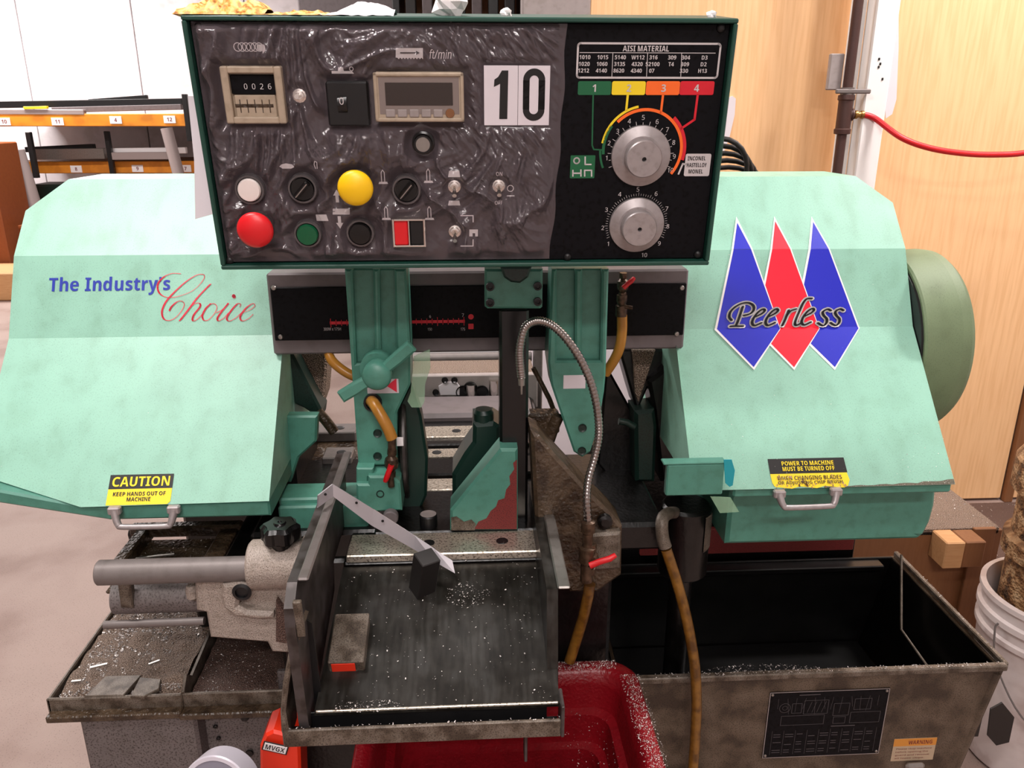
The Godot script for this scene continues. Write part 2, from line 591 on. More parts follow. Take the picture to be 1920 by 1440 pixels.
	f.cull_mode = BaseMaterial3D.CULL_DISABLED
	m["clear_film"] = f
	var g := f.duplicate()
	g.albedo_color = Color(0.62, 0.8, 0.66, 0.35)
	m["green_film"] = g
	var c := paint("chip", Color(0.95, 0.93, 0.92), 0.3, 0.25)
	c.vertex_color_use_as_albedo = true


# ---------------------------------------------------------------- the workshop

func room() -> void:
	var s := Solid.new()
	s.box(Vector3(-2.6, -0.1, -3.6), Vector3(10.8, 0.2, 13.2), 0.0)
	struct("floor", s, m.concrete)
	s = Solid.new()
	s.box(Vector3(-2.6, 4.1, -3.6), Vector3(10.8, 0.2, 13.2), 0.0)
	struct("ceiling", s, m.wall_grey)
	s = Solid.new()
	s.box(Vector3(-7.9, 2.0, -3.6), Vector3(0.2, 4.0, 13.2), 0.0)
	struct("wall_left", s, m.wall_grey)
	s = Solid.new()
	s.box(Vector3(2.7, 2.0, -3.6), Vector3(0.2, 4.0, 13.2), 0.0)
	struct("wall_right", s, m.wall_grey)
	s = Solid.new()
	s.box(Vector3(-2.6, 2.0, 2.9), Vector3(10.8, 4.0, 0.2), 0.0)
	struct("wall_front", s, m.wall_grey)
	# the far wall of tall white boards with open joints
	s = Solid.new()
	s.box(Vector3(-2.6, 2.0, -9.9), Vector3(10.8, 4.0, 0.2), 0.0)
	var w := struct("wall_back", s, m.wall_grey)
	for i in 9:
		s = Solid.new()
		s.box(Vector3(-7.888 + i * 1.218, 2.0, -9.78), Vector3(1.206, 3.98, 0.03), 0.004)
		put("wall_panel", s, m.wall_white, w)


func plywood_side() -> void:
	# the plywood partition behind the right half of the saw
	var s := Solid.new()
	s.box(Vector3(1.425, 2.0, -2.96), Vector3(2.35, 4.0, 0.16), 0.0)
	var w := struct("wall_right_back", s, m.wall_grey)
	for a in [[0.41, 1.395], [1.4, 2.17], [2.21, 2.6]]:
		s = Solid.new()
		s.box(Vector3((a[0] + a[1]) / 2, 2.0, -2.87), Vector3(a[1] - a[0] - 0.006, 3.98, 0.02), 0.003)
		put("plywood_panel", s, m.plywood, w)
	# the grey jamb at its end
	s = Solid.new()
	s.box(Vector3(0.3, 2.0, -2.9), Vector3(0.225, 4.0, 0.09), 0.006)
	struct("trim_1", s, m.plate_grey)
	# the white strip and dark edge between the sheets low on the right
	s = Solid.new()
	s.box(Vector3(2.19, 0.6, -2.855), Vector3(0.035, 1.2, 0.03), 0.003)
	struct("trim_2", s, m.wood_dark)
	# the white steel post in front of the partition
	s = Solid.new()
	var px := 1.2969
	var pr := 1.3732
	s.box(Vector3((px + pr) / 2, 2.0, -2.735), Vector3(pr - px, 4.0, 0.07), 0.004)
	s.box(Vector3(px - 0.028, 2.0, -2.765), Vector3(0.05, 4.0, 0.012), 0.003)
	var post := struct("trim_3", s, m.post_white)
	s = Solid.new()
	for k in [[1640.0, 38.0], [1643.0, 50.0], [1641.0, 58.0], [1650.0, 88.0]]:
		s.box(Vector3(px + 0.03 + (k[0] - 1640.0) * 0.002, 1.72 - k[1] * 0.0012, -2.699), Vector3(0.006, 0.008, 0.003), 0.001)
	put("bolt_hole", s, m.black, post)
	# a sheet of old paper stuck behind the post
	s = Solid.new()
	var pz := -2.72
	s.prism(PackedVector2Array([Vector2(1.3381, 1.8493), Vector2(1.3769, 1.8342), Vector2(1.3966, 1.709), Vector2(1.4139, 1.5534), Vector2(1.4067, 1.5069), Vector2(1.387, 1.4935), Vector2(1.3661, 1.5961)]), at_xf(Vector3(0, 0, pz)), 0.004)
	tag(put("paper_sheet", s, m.paper), "torn grey paper edge hanging from the right side of the white post", "paper")
	# the air pipe on the left flank of the post
	var z0 := -2.72
	var a := Vector3(1.243, 1.8487, -2.72)
	var tee := Vector3(1.2355, 1.5052, -2.72)
	var foot := Vector3(1.2341, 1.309, -2.72)
	a.x = tee.x
	foot.x = tee.x
	var pipe := thing("air_pipe", "dark brown vertical air pipe with a tee beside the white post", "pipe", Vector3(tee.x, 0, z0 + 0.02))
	s = Solid.new()
	s.tube(PackedVector3Array([Vector3(0, 0.0, 0), Vector3(0, 4.0, 0)]), 0.016, 14)
	put("pipe", s, m.pipe_brown, pipe)
	s = Solid.new()
	s.lathe([Vector2(0.017, -0.062), Vector2(0.026, -0.06), Vector2(0.027, -0.046), Vector2(0.023, -0.043), Vector2(0.023, 0.043), Vector2(0.027, 0.046), Vector2(0.026, 0.06), Vector2(0.017, 0.062)], at_xf(Vector3(0, tee.y, 0)), 16)
	s.lathe([Vector2(0.016, 0.0), Vector2(0.018, 0.02), Vector2(0.02, 0.021), Vector2(0.02, 0.027), Vector2(0, 0.027)], at_xf(Vector3(0, tee.y, 0), 0, 0, -PI / 2), 16)
	put("pipe_tee", s, m.pipe_brown, pipe)
	s = Solid.new()
	s.lathe([Vector2(0.0, 0.024), Vector2(0.010, 0.024), Vector2(0.010, 0.033), Vector2(0.0135, 0.034), Vector2(0.0135, 0.042), Vector2(0.0095, 0.044), Vector2(0.0095, 0.053), Vector2(0.0125, 0.055), Vector2(0.0125, 0.064), Vector2(0, 0.064)], at_xf(Vector3(0, tee.y, 0), 0, 0, -PI / 2), 14)
	put("hose_fitting", s, m.brass, pipe)
	s = Solid.new()
	var cy := 1.5762
	s.box(Vector3(0.012, cy, 0.016), Vector3(0.115, 0.014, 0.012), 0.003)
	s.lathe([Vector2(0.017, -0.012), Vector2(0.021, -0.012), Vector2(0.021, 0.012), Vector2(0.017, 0.012)], at_xf(Vector3(0, cy, 0)), 16)
	put("pipe_clamp", s, m.steel_dull, pipe)
	s = Solid.new()
	s.box(Vector3(-0.04, cy + 0.06, -0.02), Vector3(0.045, 0.11, 0.02), 0.003)
	put("clamp_bracket", s, m.plate_grey, pipe)
	# the red air hose, sagging off to the right
	var hose := PackedVector3Array([Vector3(1.2803, 1.5035, -2.7), Vector3(1.3217, 1.4772, -2.66), Vector3(1.396, 1.4351, -2.62), Vector3(1.4873, 1.4027, -2.6), Vector3(1.6053, 1.386, -2.6), Vector3(1.7127, 1.3824, -2.6), Vector3(1.8096, 1.3888, -2.6), Vector3(1.9703, 1.4177, -2.62)])
	hose[0] = Vector3(tee.x + 0.06, tee.y, z0 + 0.02)
	hose[1] = Vector3(tee.x + 0.1, tee.y - 0.012, z0 + 0.03)
	s = Solid.new()
	s.tube(curve(hose, 8), 0.0095, 12)
	tag(put("air_hose", s, m.red), "red air hose sagging from the brass fitting across the plywood", "hose")
	# things half hidden behind the right end of the control panel
	s = Solid.new()
	for k in 5:
		var c := Vector3(0.5688, 1.3835, -1.75) + Vector3(0.012 * k - 0.03, -0.012 * k, -0.02 * k)
		var ring := PackedVector3Array()
		for i in 25:
			var t := TAU * i / 24.0
			ring.append(c + Vector3(cos(t) * (0.062 + 0.006 * k), sin(t) * (0.072 - 0.004 * k), sin(t * 2.0) * 0.01))
		s.tube(ring, 0.0055, 8, false)
	s.tube(PackedVector3Array([Vector3(0.5708, 1.3612, -1.75), Vector3(0.5712, 1.2757, -1.75), Vector3(0.5712, 1.2757, -1.75) * Vector3(1, 0, 1) + Vector3(0, 0.008, 0)]), 0.008, 8)
	tag(put("cable_coil", s, m.cable), "coil of black cable behind the right edge of the control panel", "cable")
	s = Solid.new()
	s.prism(PackedVector2Array([Vector2(0.8845, 1.3556), Vector2(0.9082, 1.4302), Vector2(0.9202, 1.5054), Vector2(0.9193, 1.5571), Vector2(0.9074, 1.5656), Vector2(0.8646, 1.5485)]), at_xf(Vector3(0, 0, -2.852)), 0.008)
	tag(put("pink_paper", s, m.paper), "curled pale pink paper behind the right edge of the control panel", "paper")


func rack_bar(a: Vector3, b: Vector3, size: Vector2, mat: Material, words: String) -> void:
	var s := Solid.new()
	a.y += 0.012
	b.y += 0.012
	var f := along(a, b)
	s.box((a + b) / 2, Vector3(size.x, (b - a).length(), size.y), 0.004, f.basis)
	tag(put("metal_bar", s, mat), words, "metal bar", "stock lying on the far rack")


func storage_rack() -> void:
	# the stock rack along the far white wall, seen past the left cover
	var zf := -8.2
	var top := 1.4669
	var low := 1.0169
	var x0 := -4.6872
	var x1 := -2.6569
	var o := thing("stock_rack", "orange stock rack with two long shelves and sloping grey pipe legs", "rack", Vector3((x0 + x1) / 2, 0, zf))
	var cx := (x0 + x1) / 2
	var s := Solid.new()
	s.box(Vector3(0, top, 0), Vector3(x1 - x0, 0.115, 0.05), 0.006)
	put("shelf_beam", s, m.rack_orange, o)
	s = Solid.new()
	s.box(Vector3(0.25, low, -0.3), Vector3(x1 - x0 + 0.6, 0.115, 0.05), 0.006)
	put("shelf_beam", s, m.rack_orange, o)
	for yy in [[top + 0.03, -0.5 - 0.29], [low + 0.03, -0.82 - 0.12]]:
		s = Solid.new()
		s.box(Vector3(0.1, yy[0], yy[1]), Vector3(x1 - x0 + 0.2, 0.02, 1.53 if yy[1] > -0.9 else 1.2), 0.004)
		put("shelf_board", s, m.wood_dark, o)
	for k in [[40.0, 0.0], [330.0, 1.0]]:
		var a := Vector3(-4.2486, 1.1951, -8.1)
		var b := Vector3(-4.2051, 0.8516, -8.1)
		if k[1] > 0.5:
			a = Vector3(-2.8487, 1.3947, -8.15)
			b = Vector3(-2.7849, 0.9268, -8.15)
		var foot := a + (b - a) * (a.y / (a.y - b.y))
		s = Solid.new()
		s.tube(PackedVector3Array([a - Vector3(cx, 0, zf), foot - Vector3(cx, 0, zf)]), 0.075 if k[1] < 0.5 else 0.055, 14)
		put("leg", s, m.rack_grey, o)
	for a in [Vector3(-4.1292, 1.1294, -8.15), Vector3(-3.5122, 1.1314, -8.4), Vector3(-2.6245, 1.4671, -8.1)]:
		s = Solid.new()
		s.box(a - Vector3(cx, 0.0, zf) + Vector3(0, 0.02, 0), Vector3(0.045, 0.42, 0.05), 0.004)
		put("upright", s, m.black, o)
	# shelf tickets with their numbers
	for k in [[Vector3(-4.3427, 1.4529, -8.17), "10"], [Vector3(-3.8544, 1.4528, -8.17), "11"], [Vector3(-3.3161, 1.467, -8.17), "4"], [Vector3(-2.8155, 1.4717, -8.17), "12"], [Vector3(-3.8936, 1.0011, -8.47), "8"], [Vector3(-3.2949, 1.0043, -8.47), "9"], [Vector3(-2.8238, 1.0028, -8.47), "7"]]:
		s = Solid.new()
		var c: Vector3 = k[0] - Vector3(cx, 0, zf)
		s.box(c, Vector3(0.11, 0.068, 0.006), 0.001)
		var t := put("shelf_ticket", s, m.white, o)
		var p := Print.new()
		p.text(k[1], bold, Vector2(c.x, c.y), 0.0, 0.034, at_xf(Vector3(0, 0, c.z + 0.0035)), 0.0, true)
		put("lettering", p, m.dull_red, t)
	# stock on the shelves
	rack_bar(Vector3(-4.7192, 1.5869, -8.3), Vector3(-2.7048, 1.6219, -8.3), Vector2(0.06, 0.09), m.black, "long black bar along the back of the upper rack shelf")
	rack_bar(Vector3(-3.9155, 1.5437, -8.25), Vector3(-2.7096, 1.5731, -8.25), Vector2(0.05, 0.06), m.beam_grey, "grey perforated channel on the upper rack shelf")
	rack_bar(Vector3(-3.6096, 1.6268, -8.35), Vector3(-3.0578, 1.666, -8.35), Vector2(0.035, 0.05), m.black, "short black bar tilted on top of the upper shelf stock")
	rack_bar(Vector3(-4.6742, 1.529, -8.2), Vector3(-3.6005, 1.5244, -8.2), Vector2(0.045, 0.06), m.rack_grey, "pale grey bar at the left front of the upper shelf")
	rack_bar(Vector3(-4.1421, 1.5623, -8.18), Vector3(-3.9269, 1.5671, -8.18), Vector2(0.025, 0.04), m.print_yellow, "short yellow bar on the left of the upper shelf")
	rack_bar(Vector3(-4.3568, 1.1747, -8.5), Vector3(-3.6922, 1.2039, -8.5), Vector2(0.05, 0.06), m.black, "black bar on the lower rack shelf behind the left leg")
	rack_bar(Vector3(-4.2733, 1.1323, -8.42), Vector3(-3.5653, 1.1407, -8.42), Vector2(0.1, 0.06), m.steel, "bright steel bar on the left of the lower shelf")
	rack_bar(Vector3(-3.5544, 1.1577, -8.5), Vector3(-2.8023, 1.1663, -8.5), Vector2(0.06, 0.06), m.white, "white round bar along the back of the lower shelf")
	rack_bar(Vector3(-3.4889, 1.1161, -8.4), Vector3(-2.9208, 1.1197, -8.4), Vector2(0.07, 0.06), m.rack_grey, "pale grey bar on the right of the lower shelf")
	# the orange cabinet and the plank below it at the left edge
	s = Solid.new()
	var ca := Vector3(-4.8218, 0.5277, -7.6)
	var cb := Vector3(-4.0108, 1.2773, -7.6)
	s.box(Vector3((ca.x + cb.x) / 2 - 0.16, cb.y / 2, -7.75), Vector3(cb.x - ca.x, cb.y, 0.5), 0.01)
	for k in 2:
		s.box(Vector3(cb.x - 0.0, 0.3 + k * 0.24, -7.8), Vector3(0.2, 0.03, 0.36), 0.005)
	tag(put("cabinet", s, m.cabinet_orange), "orange wooden cabinet standing at the left end of the rack", "cabinet")
	s = Solid.new()
	var pa := Vector3(-4.5323, 0.4658, -7.1)
	var pb := Vector3(-3.8525, 0.56, -7.1)
	s.box(Vector3((pa.x + pb.x) / 2, 0.12, -7.2), Vector3(pb.x - pa.x, 0.24, 0.5), 0.01)
	tag(put("timber_beam", s, m.wood_pale), "pale timber beam lying on the floor before the orange cabinet", "timber")
	for k in [[Vector3(cb.x + 0.03, 0.592, -7.72), m.letter_blue, "blue box", "small blue box on the upper side shelf of the orange cabinet"], [Vector3(cb.x + 0.03, 0.352, -7.72), m.print_green, "green box", "small green box on the lower side shelf of the orange cabinet"]]:
		s = Solid.new()
		s.box(k[0], Vector3(0.12, 0.07, 0.1), 0.006)
		tag(put("small_box", s, k[1]), k[3], "box")
	# dark stock under the lower shelf
	for k in [[Vector3(-4.0997, 0.8469, -8.6), "left"], [Vector3(-3.5112, 0.8815, -8.6), "right"]]:
		s = Solid.new()
		s.box(k[0] + Vector3(0, -0.12, 0), Vector3(0.5, 0.26, 0.4), 0.02)
		tag(put("storage_box", s, m.green_black), "dark box under the lower rack shelf, the " + ("one behind the cover's corner" if k[1] == "left" else "one nearest the control panel"), "box")
	# a pale sheet standing behind the saw, seen through the gaps by the right arm
	s = Solid.new()
	s.box(Vector3(0.37, 0.55, -2.45), Vector3(0.5, 1.1, 0.012), 0.003)
	tag(put("grey_sheet", s, m.paper), "pale grey sheet standing behind the saw, glimpsed right of the right arm", "sheet")
	# a dark shelf unit far behind, seen over the top of the control panel
	var f0 := Vector3(-0.4676, 2.1683, -6.0)
	var f1 := Vector3(0.4129, 2.1736, -6.0)
	var u := thing("shelf_unit", "dark shelf unit far behind, showing above the control panel", "shelf", Vector3((f0.x + f1.x) / 2, 0, -6.3))
	s = Solid.new()
	for k in [-1.0, 1.0]:
		s.box(Vector3(k * (f1.x - f0.x) / 2, 1.5, 0), Vector3(0.05, 3.0, 0.5), 0.005)
	put("frame", s, m.black, u)
	for k in 4:
		s = Solid.new()
		s.box(Vector3(0, 0.5 + k * 0.62, 0), Vector3(f1.x - f0.x, 0.05, 0.55), 0.005)
		put("shelf", s, m.black, u)
	s = Solid.new()
	s.box(Vector3(0, 1.5, -0.27), Vector3(f1.x - f0.x, 3.0, 0.02), 0.002)
	put("back_board", s, m.wood_dark, u)
	for k in 7:
		s = Solid.new()
		s.box(Vector3(f0.x + 0.1 + k * (f1.x - f0.x - 0.2) / 6, f0.y + 0.03, -6.1), Vector3(0.07, 0.14 + 0.03 * (k % 3), 0.1), 0.006)
		tag(put("small_carton", s, [m.cable, m.beam_grey, m.oily_black][k % 3]), "small dark carton on the far shelf unit, the " + ["leftmost one", "second from the left", "third from the left", "middle one", "third from the right", "second from the right", "rightmost one"][k], "carton", "cartons on the far shelf unit")
	s = Solid.new()
	var g0 := Vector3(-1.2159, 2.1982, -6.5)
	var g1 := Vector3(-0.4962, 2.451, -6.5)
	s.box(Vector3((g0.x + g1.x) / 2, (g1.y + 0.2) / 2, -6.6), Vector3(g1.x - g0.x, g1.y + 0.2, 0.2), 0.01)
	tag(put("locker", s, m.beam_grey), "pinkish grey locker far behind the rags on the control panel", "locker")


# ---------------------------------------------------------------- the saw head

# the fold line of both wheel covers: (height, depth) from the top edge down
const FOLD := [Vector2(1.402, -1.390), Vector2(1.293, -1.288), Vector2(1.176, -1.228), Vector2(0.9785, -1.0485)]


func on_cover(q: Vector2, lift := 0.0) -> Vector3:
	# a point of the folded cover sheet: x, distance along the fold from the top edge
	var s := q.y
	for i in 3:
		var d: Vector2 = FOLD[i + 1] - FOLD[i]
		if s <= d.length() or i == 2:
			d = d.normalized()
			var p: Vector2 = FOLD[i] + d * s
			return Vector3(q.x, p.x + d.y * lift, p.y - d.x * lift)
		s -= d.length()
	return Vector3.ZERO


func fold_pieces(poly: PackedVector2Array) -> Array:
	# the outline cut where the sheet is folded
	var res := []
	var s := -0.02
	var run := 0.0
	for i in 3:
		run += (FOLD[i + 1] - FOLD[i]).length()
		var e := run if i < 2 else run + 0.1
		for q in Geometry2D.intersect_polygons(poly, PackedVector2Array([Vector2(-2, s), Vector2(2, s), Vector2(2, e), Vector2(-2, e)])):
			res.append([q, s, e])
		s = run
	return res


func cover_sheet(sol: Solid, poly: PackedVector2Array, lift: float) -> void:
	for k in fold_pieces(poly):
		var q: PackedVector2Array = k[0]
		var t := Geometry2D.triangulate_polygon(q)
		for i in range(0, t.size(), 3):
			var f := []
			for j in 3:
				# stay on this side of the fold
				f.append(on_cover(Vector2(q[t[i + j]].x, clampf(q[t[i + j]].y, k[1] + 1e-5, k[2] - 1e-5)), lift))
			sol.face(f, Vector3(0, 0.5, 1))


func decal(poly: PackedVector2Array, lift: float) -> Solid:
	var s := Solid.new()
	cover_sheet(s, poly, lift)
	return s


func brush(p: Print, stroke: PackedVector2Array, wide: float, thin: float, angle: float, lift: float) -> void:
	# a stroke drawn with an oval nib, dab by dab
	var line := curve2(stroke, 14)
	for i in line.size():
		var q := PackedVector2Array()
		for k in 10:
			var a := TAU * k / 10.0
			q.append(line[i] + Vector2(cos(a) * wide, sin(a) * thin).rotated(angle))
		for k in range(1, 9):
			p.tri(on_cover(q[0], lift), on_cover(q[k], lift), on_cover(q[k + 1], lift), Vector3(0, 0.5, 0.86))


func swell(p: Print, stroke: PackedVector2Array, thin: float, thick: float, lift: float) -> void:
	# a pen stroke that swells on the way down
	var line := curve2(stroke, 14)
	for i in line.size():
		var d := (line[mini(i + 1, line.size() - 1)] - line[maxi(i - 1, 0)]).normalized()
		var r := lerpf(thin, thick, smoothstep(0.35, 0.95, d.y)) / 2.0
		for k in 8:
			var a := TAU * k / 8.0
			p.tri(on_cover(line[i], lift), on_cover(line[i] + Vector2.from_angle(a) * r, lift), on_cover(line[i] + Vector2.from_angle(a + TAU / 8) * r, lift), Vector3(0, 0.5, 0.86))


func cover_frame(q: Vector2, lift: float) -> Transform3D:
	# a flat frame on the cover at q: x along the saw, y up the sheet
	var a := on_cover(q, lift)
	var yy := (on_cover(q - Vector2(0, 0.002), lift) - on_cover(q + Vector2(0, 0.002), lift)).normalized()
	return Transform3D(Basis(Vector3.RIGHT, yy, Vector3.RIGHT.cross(yy)), a)


func wheel_cover(outline: PackedVector2Array, back: float, saw: Node3D) -> MeshInstance3D:
	# folded sheet with side walls that run back
	var s := Solid.new()
	cover_sheet(s, outline, 0.0)
	var n := outline.size()
	var mid := Vector2.ZERO
	for q in outline:
		mid += q / n
	for i in n:
		var a := outline[i]
		var b := outline[(i + 1) % n]
		var pa := on_cover(a)
		var pb := on_cover(b)
		var qa := Vector3(pa.x, pa.y, back)
		var qb := Vector3(pb.x, pb.y, back)
		var o := (a + b) / 2 - mid
		s.face([pa, pb, qb, qa], Vector3(o.x, -o.y, 0))
	return put("wheel_cover", s, m.green, saw)


func bow_handle(a: Vector3, b: Vector3, drop: Vector3, parent: Node3D) -> void:
	# a cast bow handle with a flat foot at each end
	var s := Solid.new()
	var c0 := a + drop + (b - a) * 0.1
	var c1 := b + drop - (b - a) * 0.1
	var line := curve(PackedVector3Array([a, a + drop * 0.45 + (b - a) * 0.02, a + drop * 0.85 + (b - a) * 0.06, c0 + (b - a) * 0.05, c1 - (b - a) * 0.05, b + drop * 0.85 - (b - a) * 0.06, b + drop * 0.45 - (b - a) * 0.02, b]), 5)
	var r := PackedFloat32Array()
	for i in line.size():
		var t := absf(float(i) / (line.size() - 1) - 0.5) * 2.0
		r.append(lerpf(0.0042, 0.0066, t * t))
	s.tube(line, r, 10)
	s.box(a, Vector3(0.018, 0.012, 0.01), 0.002)
	s.box(b, Vector3(0.018, 0.012, 0.01), 0.002)
	put("handle", s, m.aluminium, parent)


func band_saw() -> void:
	var saw := thing("band_saw", "large green horizontal band saw head with two folded wheel covers and a beam between", "band saw", Vector3.ZERO)
	var left := wheel_cover(PackedVector2Array([Vector2(-0.654, 0), Vector2(-0.291, 0), Vector2(-0.291, 0.1493), Vector2(-0.291, 0.2808), Vector2(-0.291, 0.5477), Vector2(-0.5531, 0.5499), Vector2(-0.708, 0.4969), Vector2(-0.708, 0.2808), Vector2(-0.709, 0.1493), Vector2(-0.7095, 0.0626)]), -1.52, saw)
	var right := wheel_cover(PackedVector2Array([Vector2(0.323, 0), Vector2(0.67, 0), Vector2(0.722, 0.0566), Vector2(0.721, 0.1493), Vector2(0.72, 0.2808), Vector2(0.72, 0.5477), Vector2(0.379, 0.5477), Vector2(0.323, 0.5477)]), -1.52, saw)
	# flanges under the covers
	var s := Solid.new()
	s.prism(PackedVector2Array([Vector2(-0.7, 1.012), Vector2(-0.553, 0.976), Vector2(-0.292, 0.976), Vector2(-0.292, 0.952), Vector2(-0.52, 0.952), Vector2(-0.7, 0.99)]), at_xf(Vector3(0, 0, -1.053)), 0.4, 0.003)
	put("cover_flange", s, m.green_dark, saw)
	s = Solid.new()
	s.box(Vector3(0.553, 0.97, -1.2), Vector3(0.334, 0.017, 0.29), 0.003)
	put("cover_flange", s, m.green_dark, saw)
	# wheel casing below the right cover, with a rounded end
	s = Solid.new()
	var low := 0.8449
	var casing := PackedVector2Array([Vector2(0.405, 0.962), Vector2(0.405, low), Vector2(0.725, low)])
	for i in 7:
		casing.append(Vector2(0.725, (low + 0.962) / 2) + Vector2(cos(lerpf(-PI / 2, PI / 2, i / 6.0)) * 0.018, sin(lerpf(-PI / 2, PI / 2, i / 6.0)) * (0.962 - low) / 2))
	casing.append(Vector2(0.725, 0.962))
	s.prism(casing, at_xf(Vector3(0, 0, -1.12)), 0.34, 0.006)
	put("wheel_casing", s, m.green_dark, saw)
	# the drum on the right flank
	s = Solid.new()
	s.lathe([Vector2(0, 0), Vector2(0.154, 0), Vector2(0.157, 0.003), Vector2(0.159, 0.06), Vector2(0.157, 0.076), Vector2(0.15, 0.085), Vector2(0.135, 0.09), Vector2(0, 0.091)], at_xf(Vector3(0.7255, 1.122, -1.345), 0, 0, -PI / 2), 72, false)
	put("motor_drum", s, m.green_olive, saw)
	s = Solid.new()
	s.lathe([Vector2(0, 0), Vector2(0.15, 0), Vector2(0.15, 0.005), Vector2(0, 0.005)], at_xf(Vector3(0.7215, 1.122, -1.345), 0, 0, -PI / 2), 48)
	put("drum_gap", s, m.black, saw)
	bow_handle(Vector3(-0.5051, 0.9725, -1.043), Vector3(-0.4233, 0.9719, -1.043), Vector3(0, -0.022, 0.008), left)
	bow_handle(Vector3(0.4505, 0.9728, -1.043), Vector3(0.5355, 0.974, -1.043), Vector3(0, -0.018, 0.01), right)
	cover_print(left, right)
	saw_beam(saw)
	guide_arms(saw)


func cover_print(left: Node3D, right: Node3D) -> void:
	# slogan on the left cover
	var p := Print.new()
	var o := Vector2(-0.6528, 0.2097)
	var e := Vector2(-0.4678, 0.1852)
	p.text("The Industry's", bold, Vector2.ZERO, e.x - o.x, 0.0301, cover_frame(Vector2(o.x, 0.2142), 0.0007))
	put("blue_lettering", p, m.letter_blue, left)
	p = Print.new()
	for q in [
		PackedVector2Array([Vector2(-0.4522, 0.1806), Vector2(-0.4657, 0.1801), Vector2(-0.478, 0.1856), Vector2(-0.4865, 0.1969), Vector2(-0.4851, 0.2091), Vector2(-0.4768, 0.2167), Vector2(-0.4642, 0.2188), Vector2(-0.4482, 0.2152), Vector2(-0.4323, 0.2079), Vector2(-0.4202, 0.1957), Vector2(-0.4154, 0.1863), Vector2(-0.4179, 0.1821), Vector2(-0.4278, 0.1833), Vector2(-0.4436, 0.1936), Vector2(-0.4609, 0.2103), Vector2(-0.4729, 0.2252), Vector2(-0.4785, 0.2401), Vector2(-0.4763, 0.2513), Vector2(-0.469, 0.2557), Vector2(-0.4593, 0.2525), Vector2(-0.4499, 0.2423), Vector2(-0.4449, 0.2312), Vector2(-0.4478, 0.2255), Vector2(-0.455, 0.2254), Vector2(-0.4637, 0.2328), Vector2(-0.467, 0.2393)]),
		PackedVector2Array([Vector2(-0.441, 0.2415), Vector2(-0.4298, 0.2299), Vector2(-0.4218, 0.2287), Vector2(-0.4207, 0.2343), Vector2(-0.4292, 0.2463), Vector2(-0.4316, 0.2547), Vector2(-0.428, 0.2566), Vector2(-0.421, 0.2511), Vector2(-0.4159, 0.2447)]),
		PackedVector2Array([Vector2(-0.4047, 0.2298), Vector2(-0.4116, 0.2372), Vector2(-0.4166, 0.2484), Vector2(-0.4137, 0.2559), Vector2(-0.4066, 0.255), Vector2(-0.3979, 0.2449), Vector2(-0.3947, 0.2346), Vector2(-0.3993, 0.2295), Vector2(-0.4047, 0.2307)]),
		PackedVector2Array([Vector2(-0.3953, 0.244), Vector2(-0.3864, 0.2394), Vector2(-0.3777, 0.2298), Vector2(-0.3864, 0.2413), Vector2(-0.3932, 0.2524), Vector2(-0.3913, 0.2571), Vector2(-0.3834, 0.2526), Vector2(-0.3773, 0.2452)]),
		PackedVector2Array([Vector2(-0.3596, 0.2351), Vector2(-0.3579, 0.2313), Vector2(-0.3633, 0.2303), Vector2(-0.3729, 0.2415), Vector2(-0.3789, 0.2526), Vector2(-0.3752, 0.2577), Vector2(-0.3663, 0.2537), Vector2(-0.3575, 0.2454)]),
		PackedVector2Array([Vector2(-0.3575, 0.2454), Vector2(-0.3433, 0.24), Vector2(-0.3362, 0.2335), Vector2(-0.3399, 0.2302), Vector2(-0.3496, 0.2371), Vector2(-0.3583, 0.2501), Vector2(-0.3554, 0.2576), Vector2(-0.3465, 0.2549), Vector2(-0.3386, 0.2475)]),
	]:
		swell(p, q, 0.0011, 0.0030, 0.0011)
	var stem := PackedVector2Array([Vector2(-0.4066, 0.1987), Vector2(-0.4248, 0.2192), Vector2(-0.4384, 0.2388), Vector2(-0.4503, 0.2554)])
	brush(p, stem, 0.0026, 0.0008, -0.5, 0.0011)
	brush(p, PackedVector2Array([Vector2(-0.3694, 0.2174), Vector2(-0.3687, 0.2186)]), 0.0028, 0.0028, 0.0, 0.0011)
	put("red_script", p, m.script_red, left)
	# caution label
	var a := Vector2(-0.5187, 0.5037)
	var b := Vector2(-0.4295, 0.5026)
	var c := Vector2(-0.4272, 0.5485)
	var k := Vector2(-0.4295, 0.5249)
	var lab := put("caution_label", decal(PackedVector2Array([Vector2(a.x, k.y), Vector2(b.x, k.y), Vector2(b.x, c.y - 0.004), Vector2(b.x - 0.004, c.y), Vector2(a.x, c.y)]), 0.0006), m.print_yellow, left)
	put("label_head", decal(PackedVector2Array([a, Vector2(b.x, a.y), Vector2(b.x, k.y), Vector2(a.x, k.y)]), 0.0008), m.print_black, left)
	p = Print.new()
	p.text("CAUTION", bold, Vector2.ZERO, (b.x - a.x) * 0.9, (k.y - a.y) * 0.68, cover_frame(Vector2((a.x + b.x) / 2, (a.y + k.y) / 2), 0.0013), 0.0, true)
	put("caution_lettering", p, m.print_yellow, left)
	p = Print.new()
	p.text("KEEP HANDS OUT OF", bold, Vector2.ZERO, (b.x - a.x) * 0.82, 0.0058, cover_frame(Vector2((a.x + b.x) / 2, lerpf(k.y, c.y, 0.32)), 0.0013), 0.0, true)
	p.text("MACHINE", bold, Vector2.ZERO, (b.x - a.x) * 0.37, 0.0058, cover_frame(Vector2((a.x + b.x) / 2, lerpf(k.y, c.y, 0.66)), 0.0013), 0.0, true)
	put("lettering", p, m.print_black, lab)
	# warning label on the right cover, scuffed
	a = Vector2(0.442, 0.5017)
	b = Vector2(0.5585, 0.5044)
	c = Vector2(0.5518, 0.5483)
	k = Vector2(0.5566, 0.5253)
